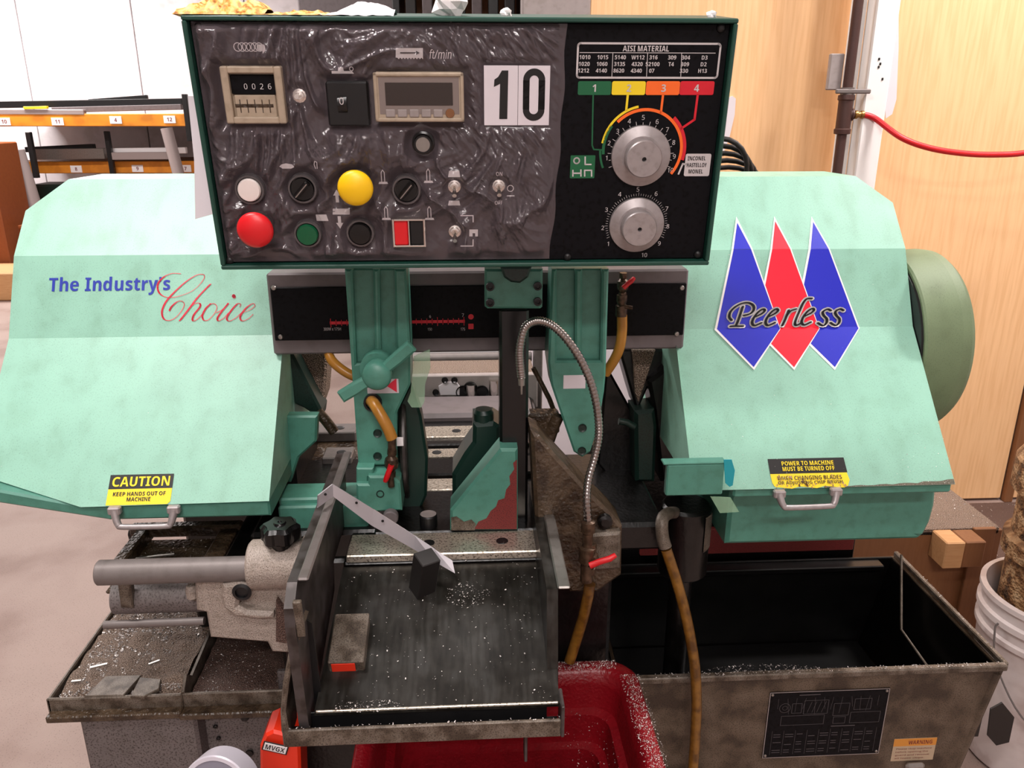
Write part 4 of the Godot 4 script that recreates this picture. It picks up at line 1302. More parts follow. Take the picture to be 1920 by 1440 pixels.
func control_panel() -> void:
	m.grey_ring = paint("grey_ring", Color(0.38, 0.36, 0.365), 0.32, 0.5)
	var o := thing("control_panel", "black control panel in a green steel case, set with buttons, switches and two big dials", "control panel", Vector3(0, 1.3269, -0.9609))
	o.rotation.x = 0.14248
	var hw := 0.2936
	var hh := 0.2752
	var w0 := -0.010
	# case: rim, sides and back
	var s := Solid.new()
	s.box(Vector3(0, hh - 0.0025, -0.045), Vector3(hw * 2, 0.005, 0.09), 0.0012)
	s.box(Vector3(0, 0.0025, -0.045), Vector3(hw * 2, 0.005, 0.09), 0.0012)
	s.box(Vector3(-hw + 0.0025, hh / 2, -0.045), Vector3(0.005, hh - 0.01, 0.09), 0.0012)
	s.box(Vector3(hw - 0.0025, hh / 2, -0.045), Vector3(0.005, hh - 0.01, 0.09), 0.0012)
	s.box(Vector3(0, hh / 2, -0.088), Vector3(hw * 2 - 0.01, hh - 0.01, 0.004), 0.001)
	s.box(Vector3(0.0, 0.06, -0.105), Vector3(0.24, 0.06, 0.03), 0.004)
	put("case", s, m.panel_green, o)
	s = Solid.new()
	s.box(Vector3(0, hh / 2, w0 - 0.002), Vector3(hw * 2 - 0.012, hh - 0.012, 0.004), 0.0008)
	var plate := put("faceplate", s, m.panel_black, o)
	for q in [Vector3(0.1203, 0.009, -0.01), Vector3(0.281, 0.0108, -0.01), Vector3(-0.285, 0.0081, -0.01), Vector3(0.2779, 0.2656, -0.01), Vector3(-0.2798, 0.2627, -0.01)]:
		s = Solid.new()
		s.lathe([Vector2(0, 0), Vector2(0.0052, 0), Vector2(0.0048, 0.002), Vector2(0.003, 0.0034), Vector2(0, 0.0038)], knob_at(q), 16, true)
		s.box(q + Vector3(0, 0, 0.0036), Vector3(0.006, 0.0008, 0.0006), 0.0001, Basis(Vector3.BACK, q.x * 9))
		put("screw", s, m.black, plate)
	panel_legend(plate)
	# buttons
	mushroom(o, Vector3(-0.243, 0.0528, 0.018), 0.0206, m.button_red)
	mushroom(o, Vector3(-0.1258, 0.1001, 0.018), 0.0200, m.button_yellow)
	push_button(o, Vector3(-0.2481, 0.0943, -0.01), 0.0145, m.button_white)
	push_button(o, Vector3(-0.1882, 0.0419, -0.01), 0.0138, m.button_green)
	push_button(o, Vector3(-0.1269, 0.0427, -0.01), 0.0142, m.gloss_black)
	selector(o, Vector3(-0.1881, 0.0952, -0.01), 0.0172, 0.82)
	selector(o, Vector3(-0.0702, 0.0935, -0.01), 0.0172, 0.86)
	toggle(o, Vector3(-0.0152, 0.0957, -0.01))
	toggle(o, Vector3(0.0363, 0.0961, -0.01))
	toggle(o, Vector3(-0.0159, 0.0425, -0.01))
	toggle(o, Vector3(-0.1819, 0.1953, -0.01), false)
	# red and black rocker pair in a chromed frame
	var a := Vector3(-0.089, 0.0266, -0.004)
	var b := Vector3(-0.0504, 0.0604, -0.004)
	s = Solid.new()
	var c := (a + b) / 2
	var sz := b - a
	for k in [-1.0, 1.0]:
		s.box(c + Vector3(k * (sz.x / 2 - 0.0012), 0, 0), Vector3(0.0024, sz.y, 0.014), 0.0006)
		s.box(c + Vector3(0, k * (sz.y / 2 - 0.0012), 0), Vector3(sz.x - 0.004, 0.0024, 0.014), 0.0006)
	s.box(c, Vector3(0.0016, sz.y - 0.004, 0.012), 0.0004)
	var rk := put("switch_frame", s, m.chrome, o)
	s = Solid.new()
	s.box(c + Vector3(-sz.x / 4 + 0.0003, 0, -0.001), Vector3(sz.x / 2 - 0.003, sz.y - 0.005, 0.012), 0.0012)
	put("switch_key", s, m.button_red, rk)
	s = Solid.new()
	s.box(c + Vector3(sz.x / 4 - 0.0003, 0, -0.001), Vector3(sz.x / 2 - 0.003, sz.y - 0.005, 0.012), 0.0012)
	put("switch_key", s, m.black, rk)
	# small black knob with a bright face
	s = Solid.new()
	var kb := Vector3(-0.049, 0.1451, -0.01)
	s.lathe([Vector2(0, 0), Vector2(0.0135, 0), Vector2(0.0128, 0.004), Vector2(0.0105, 0.005), Vector2(0.0098, 0.013), Vector2(0, 0.013)], knob_at(kb), 28)
	var kn := put("adjusting_knob", s, m.gloss_black, o)
	s = Solid.new()
	s.lathe([Vector2(0, 0.0128), Vector2(0.0082, 0.0128), Vector2(0.0078, 0.0145), Vector2(0, 0.0146)], knob_at(kb), 28)
	put("knob_face", s, m.steel, kn)
	dial(o, Vector3(0.2005, 0.1297, -0.01), Vector3(0.2003, 0.131, 0.012), 0.0345, 0.0208)
	dial(o, Vector3(0.2019, 0.0487, -0.01), Vector3(0.2014, 0.0497, 0.012), 0.0332, 0.0208)
	# counter
	a = Vector3(-0.2616, 0.1671, -0.004)
	b = Vector3(-0.1972, 0.2258, -0.004)
	c = (a + b) / 2
	sz = b - a
	s = Solid.new()
	for k in [-1.0, 1.0]:
		s.box(c + Vector3(k * (sz.x / 2 - 0.004), 0, -0.001), Vector3(0.008, sz.y, 0.012), 0.0012)
		s.box(c + Vector3(0, k * (sz.y / 2 - 0.0035), -0.001), Vector3(sz.x - 0.015, 0.007, 0.012), 0.0012)
	s.box(c + Vector3(0, 0, -0.005), Vector3(sz.x - 0.012, sz.y - 0.012, 0.003), 0.0005)
	var ct := put("counter", s, m.beige_plastic, o)
	s = Solid.new()
	s.box(c + Vector3(0, sz.y * 0.18, -0.0022), Vector3(sz.x - 0.017, sz.y * 0.34, 0.004), 0.0008)
	put("counter_window", s, m.panel_black, ct)
	var p := Print.new()
	var fr := at_xf(Vector3(0, 0, c.z + 0.0003))
	for i in 4:
		p.text(["0", "0", "2", "6"][i], sans, Vector2(c.x - 0.008 + i * 0.0085, c.y + sz.y * 0.15), 0.0036, 0.0058, fr, 0.0, true)
	put("counter_digits", p, m.print_white, ct)
	s = Solid.new()
	s.box(c + Vector3(0, -sz.y * 0.2, -0.0025), Vector3(sz.x - 0.02, sz.y * 0.40, 0.004), 0.001)
	put("counter_cover", s, m.beige_plastic, ct)
	p = Print.new()
	fr = at_xf(Vector3(0, 0, c.z - 0.0002))
	for i in 5:
		p.line(PackedVector2Array([Vector2(c.x - 0.0165 + i * 0.0079, c.y - sz.y * 0.085), Vector2(c.x - 0.0165 + i * 0.0079, c.y - sz.y * 0.31)]), 0.0011, fr)
	p.line(PackedVector2Array([Vector2(c.x - 0.021, c.y - sz.y * 0.19), Vector2(c.x + 0.018, c.y - sz.y * 0.19)]), 0.0035, fr)
	put("counter_marks", p, m.oily_brown, ct)
	# thumbwheel
	a = Vector3(-0.1519, 0.1639, -0.006)
	b = Vector3(-0.1061, 0.2108, -0.006)
	c = (a + b) / 2
	s = Solid.new()
	s.box(c, Vector3(b.x - a.x, b.y - a.y, 0.01), 0.002)
	var tw := put("thumbwheel", s, m.black, o)
	s = Solid.new()
	s.lathe([Vector2(0, -0.005), Vector2(0.012, -0.005), Vector2(0.012, 0.005), Vector2(0, 0.005)], at_xf(c + Vector3(-0.006, 0, -0.003), 0, 0, PI / 2), 20)
	put("digit_wheel", s, m.gloss_black, tw)
	p = Print.new()
	p.text("0", sans, Vector2(c.x - 0.006, c.y + 0.004), 0.0045, 0.0075, at_xf(Vector3(0, 0, c.z + 0.0103)), 0.0, true)
	put("wheel_digit", p, m.print_white, tw)
	# speed display with its row of keys
	a = Vector3(-0.0995, 0.1696, 0.002)
	b = Vector3(-0.0023, 0.2205, 0.002)
	c = (a + b) / 2
	sz = b - a
	s = Solid.new()
	s.box(c + Vector3(0, 0, -0.006), Vector3(sz.x, sz.y, 0.014), 0.003)
	for k in [-1.0, 1.0]:
		s.box(c + Vector3(k * (sz.x / 2 - 0.002), 0, 0.001), Vector3(0.004, sz.y, 0.004), 0.001)
		s.box(c + Vector3(0, k * (sz.y / 2 - 0.002), 0.001), Vector3(sz.x, 0.004, 0.004), 0.001)
	var ds := put("speed_display", s, m.beige_plastic, o)
	s = Solid.new()
	s.box(c + Vector3(0, 0.0015, 0.0004), Vector3(sz.x - 0.01, sz.y - 0.012, 0.0016), 0.0004)
	put("display_face", s, m.grey_plastic, ds)
	s = Solid.new()
	s.box(c + Vector3(0, 0.0035, 0.0012), Vector3(sz.x * 0.75, sz.y * 0.46, 0.0014), 0.0003)
	put("display_screen", s, m.screen_dark if m.has("screen_dark") else paint("screen_dark", Color(0.2, 0.165, 0.15), 0.25), ds)
	for i in 6:
		s = Solid.new()
		var kc := Vector3(lerpf(c.x - sz.x * 0.33, c.x + sz.x * 0.34, i / 5.0), c.y - sz.y * 0.325, c.z + 0.0015)
		if i < 5:
			s.box(kc, Vector3(0.0105, 0.0082, 0.002), 0.0008)
		else:
			s.lathe([Vector2(0, 0), Vector2(0.005, 0), Vector2(0.0046, 0.001), Vector2(0, 0.001)], knob_at(kc), 18)
		put("display_key", s, m.wood_dark if i == 5 else m.plate_grey, ds)
	# the white plate numbered 10, in two halves
	a = Vector3(0.0199, 0.1643, -0.006)
	b = Vector3(0.0926, 0.227, -0.006)
	var mid := 0.0574
	for k in 2:
		s = Solid.new()
		var x0 := a.x if k == 0 else mid + 0.0002
		var x1 := mid - 0.0002 if k == 0 else b.x
		s.box(Vector3((x0 + x1) / 2, (a.y + b.y) / 2, -0.0062), Vector3(x1 - x0, b.y - a.y, 0.0014), 0.0003)
		var np := put("number_card", s, m.paper, o)
		p = Print.new()
		fr = at_xf(Vector3(0, 0, -0.0052))
		if k == 0:
			p.poly(PackedVector2Array([Vector2(0.0396, 0.222), Vector2(0.0466, 0.222), Vector2(0.0457, 0.1712), Vector2(0.0367, 0.1712), Vector2(0.0376, 0.2083), Vector2(0.0308, 0.205), Vector2(0.0314, 0.2127), Vector2(0.0355, 0.2154)]), fr)
		else:
			var oc := Vector2(0.0751, 0.1967)
			var up := 0.0185
			var ring := [Vector2(0.0122, 0.0275), Vector2(0.0050, 0.0203)]
			for j in 32:
				var q := PackedVector2Array()
				for e in [[0, j], [0, j + 1], [1, j + 1], [1, j]]:
					var t: float = TAU * e[1] / 32.0
					var rr: Vector2 = ring[e[0]]
					var st := rr.y - rr.x
					q.append(oc + Vector2(cos(t) * rr.x, sin(t) * rr.x + (st if sin(t) > 1e-4 else -st if sin(t) < -1e-4 else 0.0)))
				p.poly(q, fr)
			for e in [-1.0, 1.0]:
				p.poly(PackedVector2Array([oc + Vector2(e * 0.0122, 0.0153), oc + Vector2(e * 0.0050, 0.0153), oc + Vector2(e * 0.0050, -0.0153), oc + Vector2(e * 0.0122, -0.0153)]), fr)
		put("number_lettering", p, m.print_black, np)
	panel_film(o)


func panel_legend(plate: Node3D) -> void:
	var fr := at_xf(Vector3(0, 0, -0.0094))
	var fr2 := at_xf(Vector3(0, 0, -0.0090))
	# the material table
	var p := Print.new()
	p.line(rrect(Vector2(0.1225, 0.2495), Vector2(0.2796, 0.2145), 0.003), 0.0021, fr, true)
	p.line(PackedVector2Array([Vector2(0.1247, 0.2401), Vector2(0.2746, 0.2401)]), 0.0007, fr)
	for q in [PackedVector2Array([Vector2(0.1611, 0.2394), Vector2(0.1615, 0.2142)]), PackedVector2Array([Vector2(0.1994, 0.2396), Vector2(0.2003, 0.2143)]), PackedVector2Array([Vector2(0.2372, 0.2397), Vector2(0.2387, 0.2144)])]:
		p.line(q, 0.0007, fr)
	p.text("AISI MATERIAL", bold, Vector2(0.1972, 0.2444), 0.051, 0.0058, fr, 0.0, true)
	var rows := [["1010", "1015", "5140", "W112", "316", "309", "304", "D3"], ["1020", "1060", "3135", "4320", "52100", "T4", "309", "D2"], ["1212", "4140", "8620", "4340", "07", "", "330", "H13"]]
	var xs := PackedVector2Array([Vector2(0.1305, 0.235), Vector2(0.1502, 0.235), Vector2(0.1696, 0.2351), Vector2(0.1891, 0.2352), Vector2(0.2063, 0.2352), Vector2(0.227, 0.2353), Vector2(0.2424, 0.2354), Vector2(0.2633, 0.2354)])
	var ys := PackedVector2Array([Vector2(0.1914, 0.2355), Vector2(0.192, 0.2286), Vector2(0.1925, 0.2218)])
	for r in 3:
		for i in 8:
			if rows[r][i]:
				p.text(rows[r][i], bold, Vector2(xs[i].x - r * 0.0004, ys[r].y), 0.0, 0.0042, fr, 0.0, true)
	# dial numbers and ticks
	var c1 := Vector2(0.2005, 0.1297)
	for k in [["1", Vector2(0.1609, 0.1274)], ["2", Vector2(0.1629, 0.1442)], ["3", Vector2(0.1719, 0.1572)], ["4", Vector2(0.1846, 0.1683)], ["5", Vector2(0.2002, 0.1723)], ["6", Vector2(0.2165, 0.1677)], ["7", Vector2(0.229, 0.1589)], ["8", Vector2(0.2378, 0.1447)], ["9", Vector2(0.24, 0.129)], ["10", Vector2(0.2371, 0.1132)],
			["1", Vector2(0.1691, 0.0253)], ["2", Vector2(0.1614, 0.0451)], ["3", Vector2(0.1646, 0.0671)], ["4", Vector2(0.1793, 0.0854)], ["5", Vector2(0.2005, 0.091)], ["6", Vector2(0.2226, 0.0858)], ["7", Vector2(0.237, 0.0679)], ["8", Vector2(0.2404, 0.0465)], ["9", Vector2(0.2319, 0.0254)], ["10", Vector2(0.2147, 0.0108)]]:
		p.text(k[0], sans, k[1], 0.0, 0.0052, fr, 0.0, true)
	for i in 19:
		var t := deg_to_rad(lerpf(200, -20, i / 18.0))
		var d := Vector2(cos(t), sin(t))
		p.line(PackedVector2Array([c1 + d * 0.0348, c1 + d * (0.0385 if i % 2 == 0 else 0.037)]), 0.0006, fr)
	var c2 := Vector2(0.2019, 0.0487)
	for i in 51:
		var t := deg_to_rad(lerpf(205, -25, i / 50.0))
		var d := Vector2(cos(t), sin(t))
		p.line(PackedVector2Array([c2 + d * 0.0348, c2 + d * (0.0385 if i % 5 == 0 else 0.0372)]), 0.0004, fr)
	# symbols under the film
	p.text("ft/min", sans, Vector2(-0.0395, 0.2333), 0.024, 0.0095, fr, 0.15)
	p.text("ON", sans, Vector2(0.0369, 0.1096), 0.007, 0.0045, fr, 0.0, true)
	p.text("OFF", sans, Vector2(0.0363, 0.0761), 0.009, 0.0045, fr, 0.0, true)
	p.poly(PackedVector2Array([Vector2(-0.0209, 0.1134), Vector2(-0.0093, 0.1134), Vector2(-0.0082, 0.1061), Vector2(-0.0223, 0.1062)]), fr)
	p.poly(PackedVector2Array([Vector2(-0.0219, 0.0789), Vector2(-0.01, 0.0789), Vector2(-0.0089, 0.0732), Vector2(-0.0233, 0.0733)]), fr)
	p.line(PackedVector2Array([Vector2(-0.0085, 0.0611), Vector2(0.006, 0.061), Vector2(0.0059, 0.0533)]), 0.0013, fr)
	p.line(PackedVector2Array([Vector2(-0.0093, 0.0241), Vector2(0.0054, 0.024), Vector2(0.0056, 0.0319)]), 0.0013, fr)
	p.poly(PackedVector2Array([Vector2(0.0013, 0.0443), Vector2(0.0115, 0.0443), Vector2(0.0114, 0.0358), Vector2(0.0082, 0.0358), Vector2(0.0082, 0.0397), Vector2(0.005, 0.0398), Vector2(0.005, 0.0358), Vector2(0.0011, 0.0359)]), fr)
	p.line(disc(Vector2(0.05, 0.0929), 0.0036, 12), 0.0009, fr, true)
	p.line(PackedVector2Array([Vector2(0.0463, 0.0842), Vector2(0.0544, 0.0842)]), 0.0012, fr)
	# blade symbol with teeth
	var blade := PackedVector2Array([Vector2(-0.0745, 0.2438), Vector2(-0.0454, 0.244), Vector2(-0.0458, 0.2344)])
	var low := PackedVector2Array([Vector2(-0.0458, 0.2344), Vector2(-0.0751, 0.2343)])
	for i in 9:
		blade.append(low[0].lerp(low[1], i / 9.0) + Vector2(0, -0.0016))
		blade.append(low[0].lerp(low[1], (i + 0.5) / 9.0))
	blade.append(low[1])
	p.poly(blade, fr)
	# coil symbol
	for i in 6:
		p.line(disc(Vector2(-0.2416, 0.2442) + Vector2(i * 0.0045, 0), 0.0042, 14), 0.0008, fr, true)
	p.poly(rrect(Vector2(-0.2217, 0.2469), Vector2(-0.213, 0.2407), 0.002), fr)
	p.poly(PackedVector2Array([Vector2(-0.2163, 0.2412), Vector2(-0.2129, 0.2412), Vector2(-0.2162, 0.2375)]), fr)
	# bottle and arrow symbols
	for q in [Vector2(-0.097, 0.1077), Vector2(-0.045, 0.1087), Vector2(-0.096, 0.0655), Vector2(-0.0454, 0.0652)]:
		p.line(PackedVector2Array([q + Vector2(-0.0018, -0.007), q + Vector2(-0.0018, 0.004), q + Vector2(0, 0.007), q + Vector2(0.0018, 0.004), q + Vector2(0.0018, -0.007)]), 0.0008, fr)
		p.poly(PackedVector2Array([q + Vector2(-0.0055, -0.009), q + Vector2(0.0055, -0.009), q + Vector2(0.0045, -0.0065), q + Vector2(-0.0045, -0.0065)]), fr)
	p.poly(PackedVector2Array([Vector2(-0.1797, 0.076), Vector2(-0.1631, 0.0759), Vector2(-0.164, 0.0666), Vector2(-0.1807, 0.0667)]) if false else PackedVector2Array([Vector2(-0.1779, 0.0635), Vector2(-0.1656, 0.0634), Vector2(-0.1638, 0.0558), Vector2(-0.1774, 0.0559)]), fr)
	p.poly(PackedVector2Array([Vector2(-0.1575, 0.0703), Vector2(-0.1378, 0.0702), Vector2(-0.1384, 0.0632), Vector2(-0.1582, 0.0634)]), fr)
	for q in [Vector2(-0.1513, 0.0846), Vector2(-0.1509, 0.0544)]:
		var up := 1.0 if q.y > 0.07 else -1.0
		p.poly(PackedVector2Array([q + Vector2(-0.0018, -0.007 * up), q + Vector2(0.0018, -0.007 * up), q + Vector2(0.0018, 0.001 * up), q + Vector2(0.0042, 0.001 * up), q + Vector2(0, 0.008 * up), q + Vector2(-0.0042, 0.001 * up), q + Vector2(-0.0018, 0.001 * up)]), fr)
	p.poly(PackedVector2Array([Vector2(-0.1449, 0.2206), Vector2(-0.1231, 0.2206), Vector2(-0.121, 0.2179), Vector2(-0.1451, 0.2179)]), fr)
	p.poly(PackedVector2Array([Vector2(-0.1376, 0.2244), Vector2(-0.1325, 0.2244), Vector2(-0.1317, 0.2206), Vector2(-0.138, 0.2206)]), fr)
	p.line(disc(Vector2(-0.1235, 0.2228), 0.002, 10), 0.0008, fr, true)
	p.poly(PackedVector2Array([Vector2(-0.2104, 0.1213), Vector2(-0.2055, 0.1224), Vector2(-0.1984, 0.1212), Vector2(-0.1964, 0.1182), Vector2(-0.2002, 0.1165), Vector2(-0.2098, 0.1165), Vector2(-0.2131, 0.1189)]), fr)
	p.line(PackedVector2Array([Vector2(-0.1726, 0.1164), Vector2(-0.1739, 0.1212), Vector2(-0.1729, 0.1247), Vector2(-0.1706, 0.1235), Vector2(-0.1708, 0.1164)]), 0.0008, fr)
	put("white_legend", p, m.print_white, plate)
	# black details on white
	p = Print.new()
	p.line(PackedVector2Array([Vector2(-0.0697, 0.2391), Vector2(-0.0508, 0.2392)]), 0.0014, fr2)
	p.poly(PackedVector2Array([Vector2(-0.053, 0.2413), Vector2(-0.0491, 0.2392), Vector2(-0.0532, 0.237)]), fr2)
	p.line(PackedVector2Array([Vector2(-0.1726, 0.0672), Vector2(-0.1553, 0.0671)]), 0.0006, fr2)
	put("black_legend", p, m.print_black, plate)
	# the four colour fields and their bands round the upper dial
	var cc := Vector2(0.2031, 0.1364)
	p = Print.new()
	p.poly(rrect(Vector2(0.1243, 0.2108), Vector2(0.1615, 0.1963), 0.002), fr)
	p.line(PackedVector2Array([Vector2(0.1417, 0.1963), Vector2(0.1434, 0.1419), Vector2(0.1455, 0.1371), Vector2(0.1548, 0.1365)]), 0.0016, fr)
	p.arc(cc, 0.0465, 145, 186, 0.0032, fr)
	p.arc(cc, 0.0500, 180, 204, 0.0024, fr)
	p.poly(rrect(Vector2(0.1192, 0.1305), Vector2(0.1479, 0.1043), 0.001), fr)
	put("green_band", p, m.print_green, plate)
	p = Print.new()
	p.poly(rrect(Vector2(0.1623, 0.2109), Vector2(0.2, 0.1964), 0.002), fr)
	p.line(PackedVector2Array([Vector2(0.1807, 0.1964), Vector2(0.1801, 0.1804)]), 0.0026, fr)
	p.arc(cc, 0.0484, 101, 171, 0.0027, fr)
	put("yellow_band", p, m.print_yellow, plate)
	p = Print.new()
	p.poly(rrect(Vector2(0.2006, 0.211), Vector2(0.2387, 0.1964), 0.002), fr)
	p.line(PackedVector2Array([Vector2(0.2205, 0.1964), Vector2(0.2199, 0.177)]), 0.0026, fr)
	p.arc(cc, 0.0444, 136, -38, 0.0034, fr, 40)
	put("orange_band", p, m.print_orange, plate)
	p = Print.new()
	p.poly(rrect(Vector2(0.239, 0.2111), Vector2(0.2776, 0.1965), 0.002), fr)
	p.line(PackedVector2Array([Vector2(0.2599, 0.1965), Vector2(0.2592, 0.17), Vector2(0.2449, 0.1601)]), 0.0026, fr)
	p.arc(cc, 0.0481, 48, -14, 0.0037, fr)
	put("red_band", p, m.print_red, plate)
	p = Print.new()
	p.poly(rrect(Vector2(0.2534, 0.132), Vector2(0.2835, 0.1062), 0.002), fr)
	p.line(PackedVector2Array([Vector2(0.2547, 0.1199), Vector2(0.2509, 0.1205), Vector2(0.247, 0.1088)]), 0.002, fr)
	put("alloy_field", p, m.print_white, plate)
	p = Print.new()
	p.text("INCONEL", bold, Vector2(0.2666, 0.1268), 0.021, 0.0046, fr2, 0.0, true)
	p.text("HASTELLOY", bold, Vector2(0.2674, 0.1192), 0.0235, 0.0046, fr2, 0.0, true)
	p.text("MONEL", bold, Vector2(0.267, 0.1118), 0.017, 0.0046, fr2, 0.0, true)
	put("alloy_lettering", p, m.print_black, plate)
	for k in [["1", Vector2(0.1425, 0.2036)], ["2", Vector2(0.1814, 0.2037)], ["3", Vector2(0.2205, 0.2037)], ["4", Vector2(0.2579, 0.2038)]]:
		p = Print.new()
		p.text(k[0], bold, k[1], 0.0, 0.0078, fr2, 0.0, true)
		put("field_number", p, m.print_white, plate)
	# bar, angle, beam and channel profiles on the green field
	for k in [[disc(Vector2(0.1263, 0.1245), 0.0032, 16), true], [PackedVector2Array([Vector2(0.136, 0.1287), Vector2(0.1364, 0.1202), Vector2(0.1433, 0.1202)]), false], [PackedVector2Array([Vector2(0.1365, 0.1068), Vector2(0.1361, 0.1135), Vector2(0.1442, 0.1135), Vector2(0.1446, 0.1067)]), false]]:
		p = Print.new()
		p.line(k[0], 0.0016, fr2, k[1])
		put("profile_symbol", p, m.print_white, plate)
	p = Print.new()
	p.line(PackedVector2Array([Vector2(0.1224, 0.1136), Vector2(0.1227, 0.1068)]), 0.0016, fr2)
	p.line(PackedVector2Array([Vector2(0.1226, 0.1102), Vector2(0.1319, 0.1102)]), 0.0016, fr2)
	p.line(PackedVector2Array([Vector2(0.1317, 0.1141), Vector2(0.1321, 0.1068)]), 0.0016, fr2)
	put("profile_symbol", p, m.print_white, plate)


func panel_film(o: Node3D) -> void:
	# the crumpled clear film taped over the left part of the plate
	var big := FastNoiseLite.new()
	big.seed = 21
	big.noise_type = FastNoiseLite.TYPE_SIMPLEX_SMOOTH
	big.fractal_type = FastNoiseLite.FRACTAL_RIDGED
	big.frequency = 17.0
	big.fractal_octaves = 2
	big.fractal_gain = 0.45
	big.domain_warp_enabled = true
	big.domain_warp_amplitude = 0.03
	big.domain_warp_frequency = 9.0
	var fold := big.duplicate() as FastNoiseLite
	fold.seed = 44
	fold.frequency = 9.0
	fold.fractal_octaves = 1
	var lie := FastNoiseLite.new()
	lie.seed = 17
	lie.frequency = 5.0
	lie.fractal_octaves = 1
	# the film hugs whatever stands out of the plate
	var posts := [[-0.2505, 0.0449, 0.024], [-0.1297, 0.0937, 0.023], [-0.2481, 0.0943, 0.021], [-0.1882, 0.0419, 0.02], [-0.1269, 0.0427, 0.02], [-0.1881, 0.0952, 0.02], [-0.0702, 0.0935, 0.02], [-0.0152, 0.0957, 0.011], [0.0363, 0.0961, 0.011], [-0.0159, 0.0425, 0.011], [-0.1819, 0.1953, 0.011], [-0.0697, 0.0423, 0.024], [-0.049, 0.1451, 0.016]]
	var fine := FastNoiseLite.new()
	fine.seed = 5
	fine.noise_type = FastNoiseLite.TYPE_SIMPLEX
	fine.frequency = 75.0
	fine.fractal_octaves = 2
	var a := Vector2(-0.2865, 0.0075)
	var b := Vector2(0.109, 0.2689)
	var boxes := []
	for q in [[Vector2(-0.2633, 0.1661), Vector2(-0.1985, 0.2253)], [Vector2(-0.1008, 0.1678), Vector2(-0.0023, 0.2193)], [Vector2(0.02, 0.1637), Vector2(0.093, 0.2267)], [Vector2(-0.1525, 0.1632), Vector2(-0.1066, 0.2103)]]:
		var mid: Vector2 = (q[0] + q[1]) / 2
		boxes.append([mid.x, mid.y, absf(q[1].x - q[0].x) / 2, absf(q[1].y - q[0].y) / 2])
	var nx := 260
	var ny := 170
	var s := SurfaceTool.new()
	s.begin(Mesh.PRIMITIVE_TRIANGLES)
	for j in ny + 1:
		for i in nx + 1:
			var u := float(i) / nx
			var v := float(j) / ny
			var x := lerpf(a.x, b.x, u)
			var y := lerpf(a.y, b.y, v)
			# the right edge is torn a little ragged, the left one folds back
			x -= u * u * 0.011 * pow(1.0 - v, 2.0) + (0.0012 * sin(v * 23.0) if i == nx else 0.0)
			var crisp := smoothstep(0.5, 0.62, u) * smoothstep(0.35, 0.6, v)
			var lay := 0.95 + 0.9 * lie.get_noise_2d(x, y)
			var p := Vector2(x, y).rotated(-lay)
			var h := pow(big.get_noise_2d(p.x * 0.4, p.y * 1.35) * 0.5 + 0.5, 1.8) * lerpf(0.012, 0.0045, crisp)
			p = Vector2(x, y).rotated(lay * 0.8 + 0.5)
			h += pow(fold.get_noise_2d(p.x * 0.45, p.y * 1.5) * 0.5 + 0.5, 3.0) * lerpf(0.013, 0.003, crisp)
			h += (fine.get_noise_2d(x + y * 0.6, y * 0.5) * 0.5 + 0.5) * lerpf(0.0012, 0.006, crisp)
			h *= smoothstep(0.0, 0.03, u) * smoothstep(0.0, 0.05, 1.0 - u) * smoothstep(0.0, 0.06, v) * smoothstep(0.0, 0.03, 1.0 - v)
			for q in posts:
				h *= lerpf(0.12, 1.0, smoothstep(q[2] * 0.8, q[2] * 1.5, Vector2(x - q[0], y - q[1]).length()))
			for q in boxes:
				var d := maxf(absf(x - q[0]) - q[2], absf(y - q[1]) - q[3])
				h *= lerpf(0.05, 1.0, smoothstep(0.0, 0.01, d))
			s.add_vertex(Vector3(x, y, -0.0085 + h))
	for j in ny:
		for i in nx:
			var k := j * (nx + 1) + i
			for q in [k, k + nx + 1, k + 1, k + 1, k + nx + 1, k + nx + 2]:
				s.add_index(q)
	s.generate_normals()
	put("plastic_film", s.commit(), m.clear_film, o)


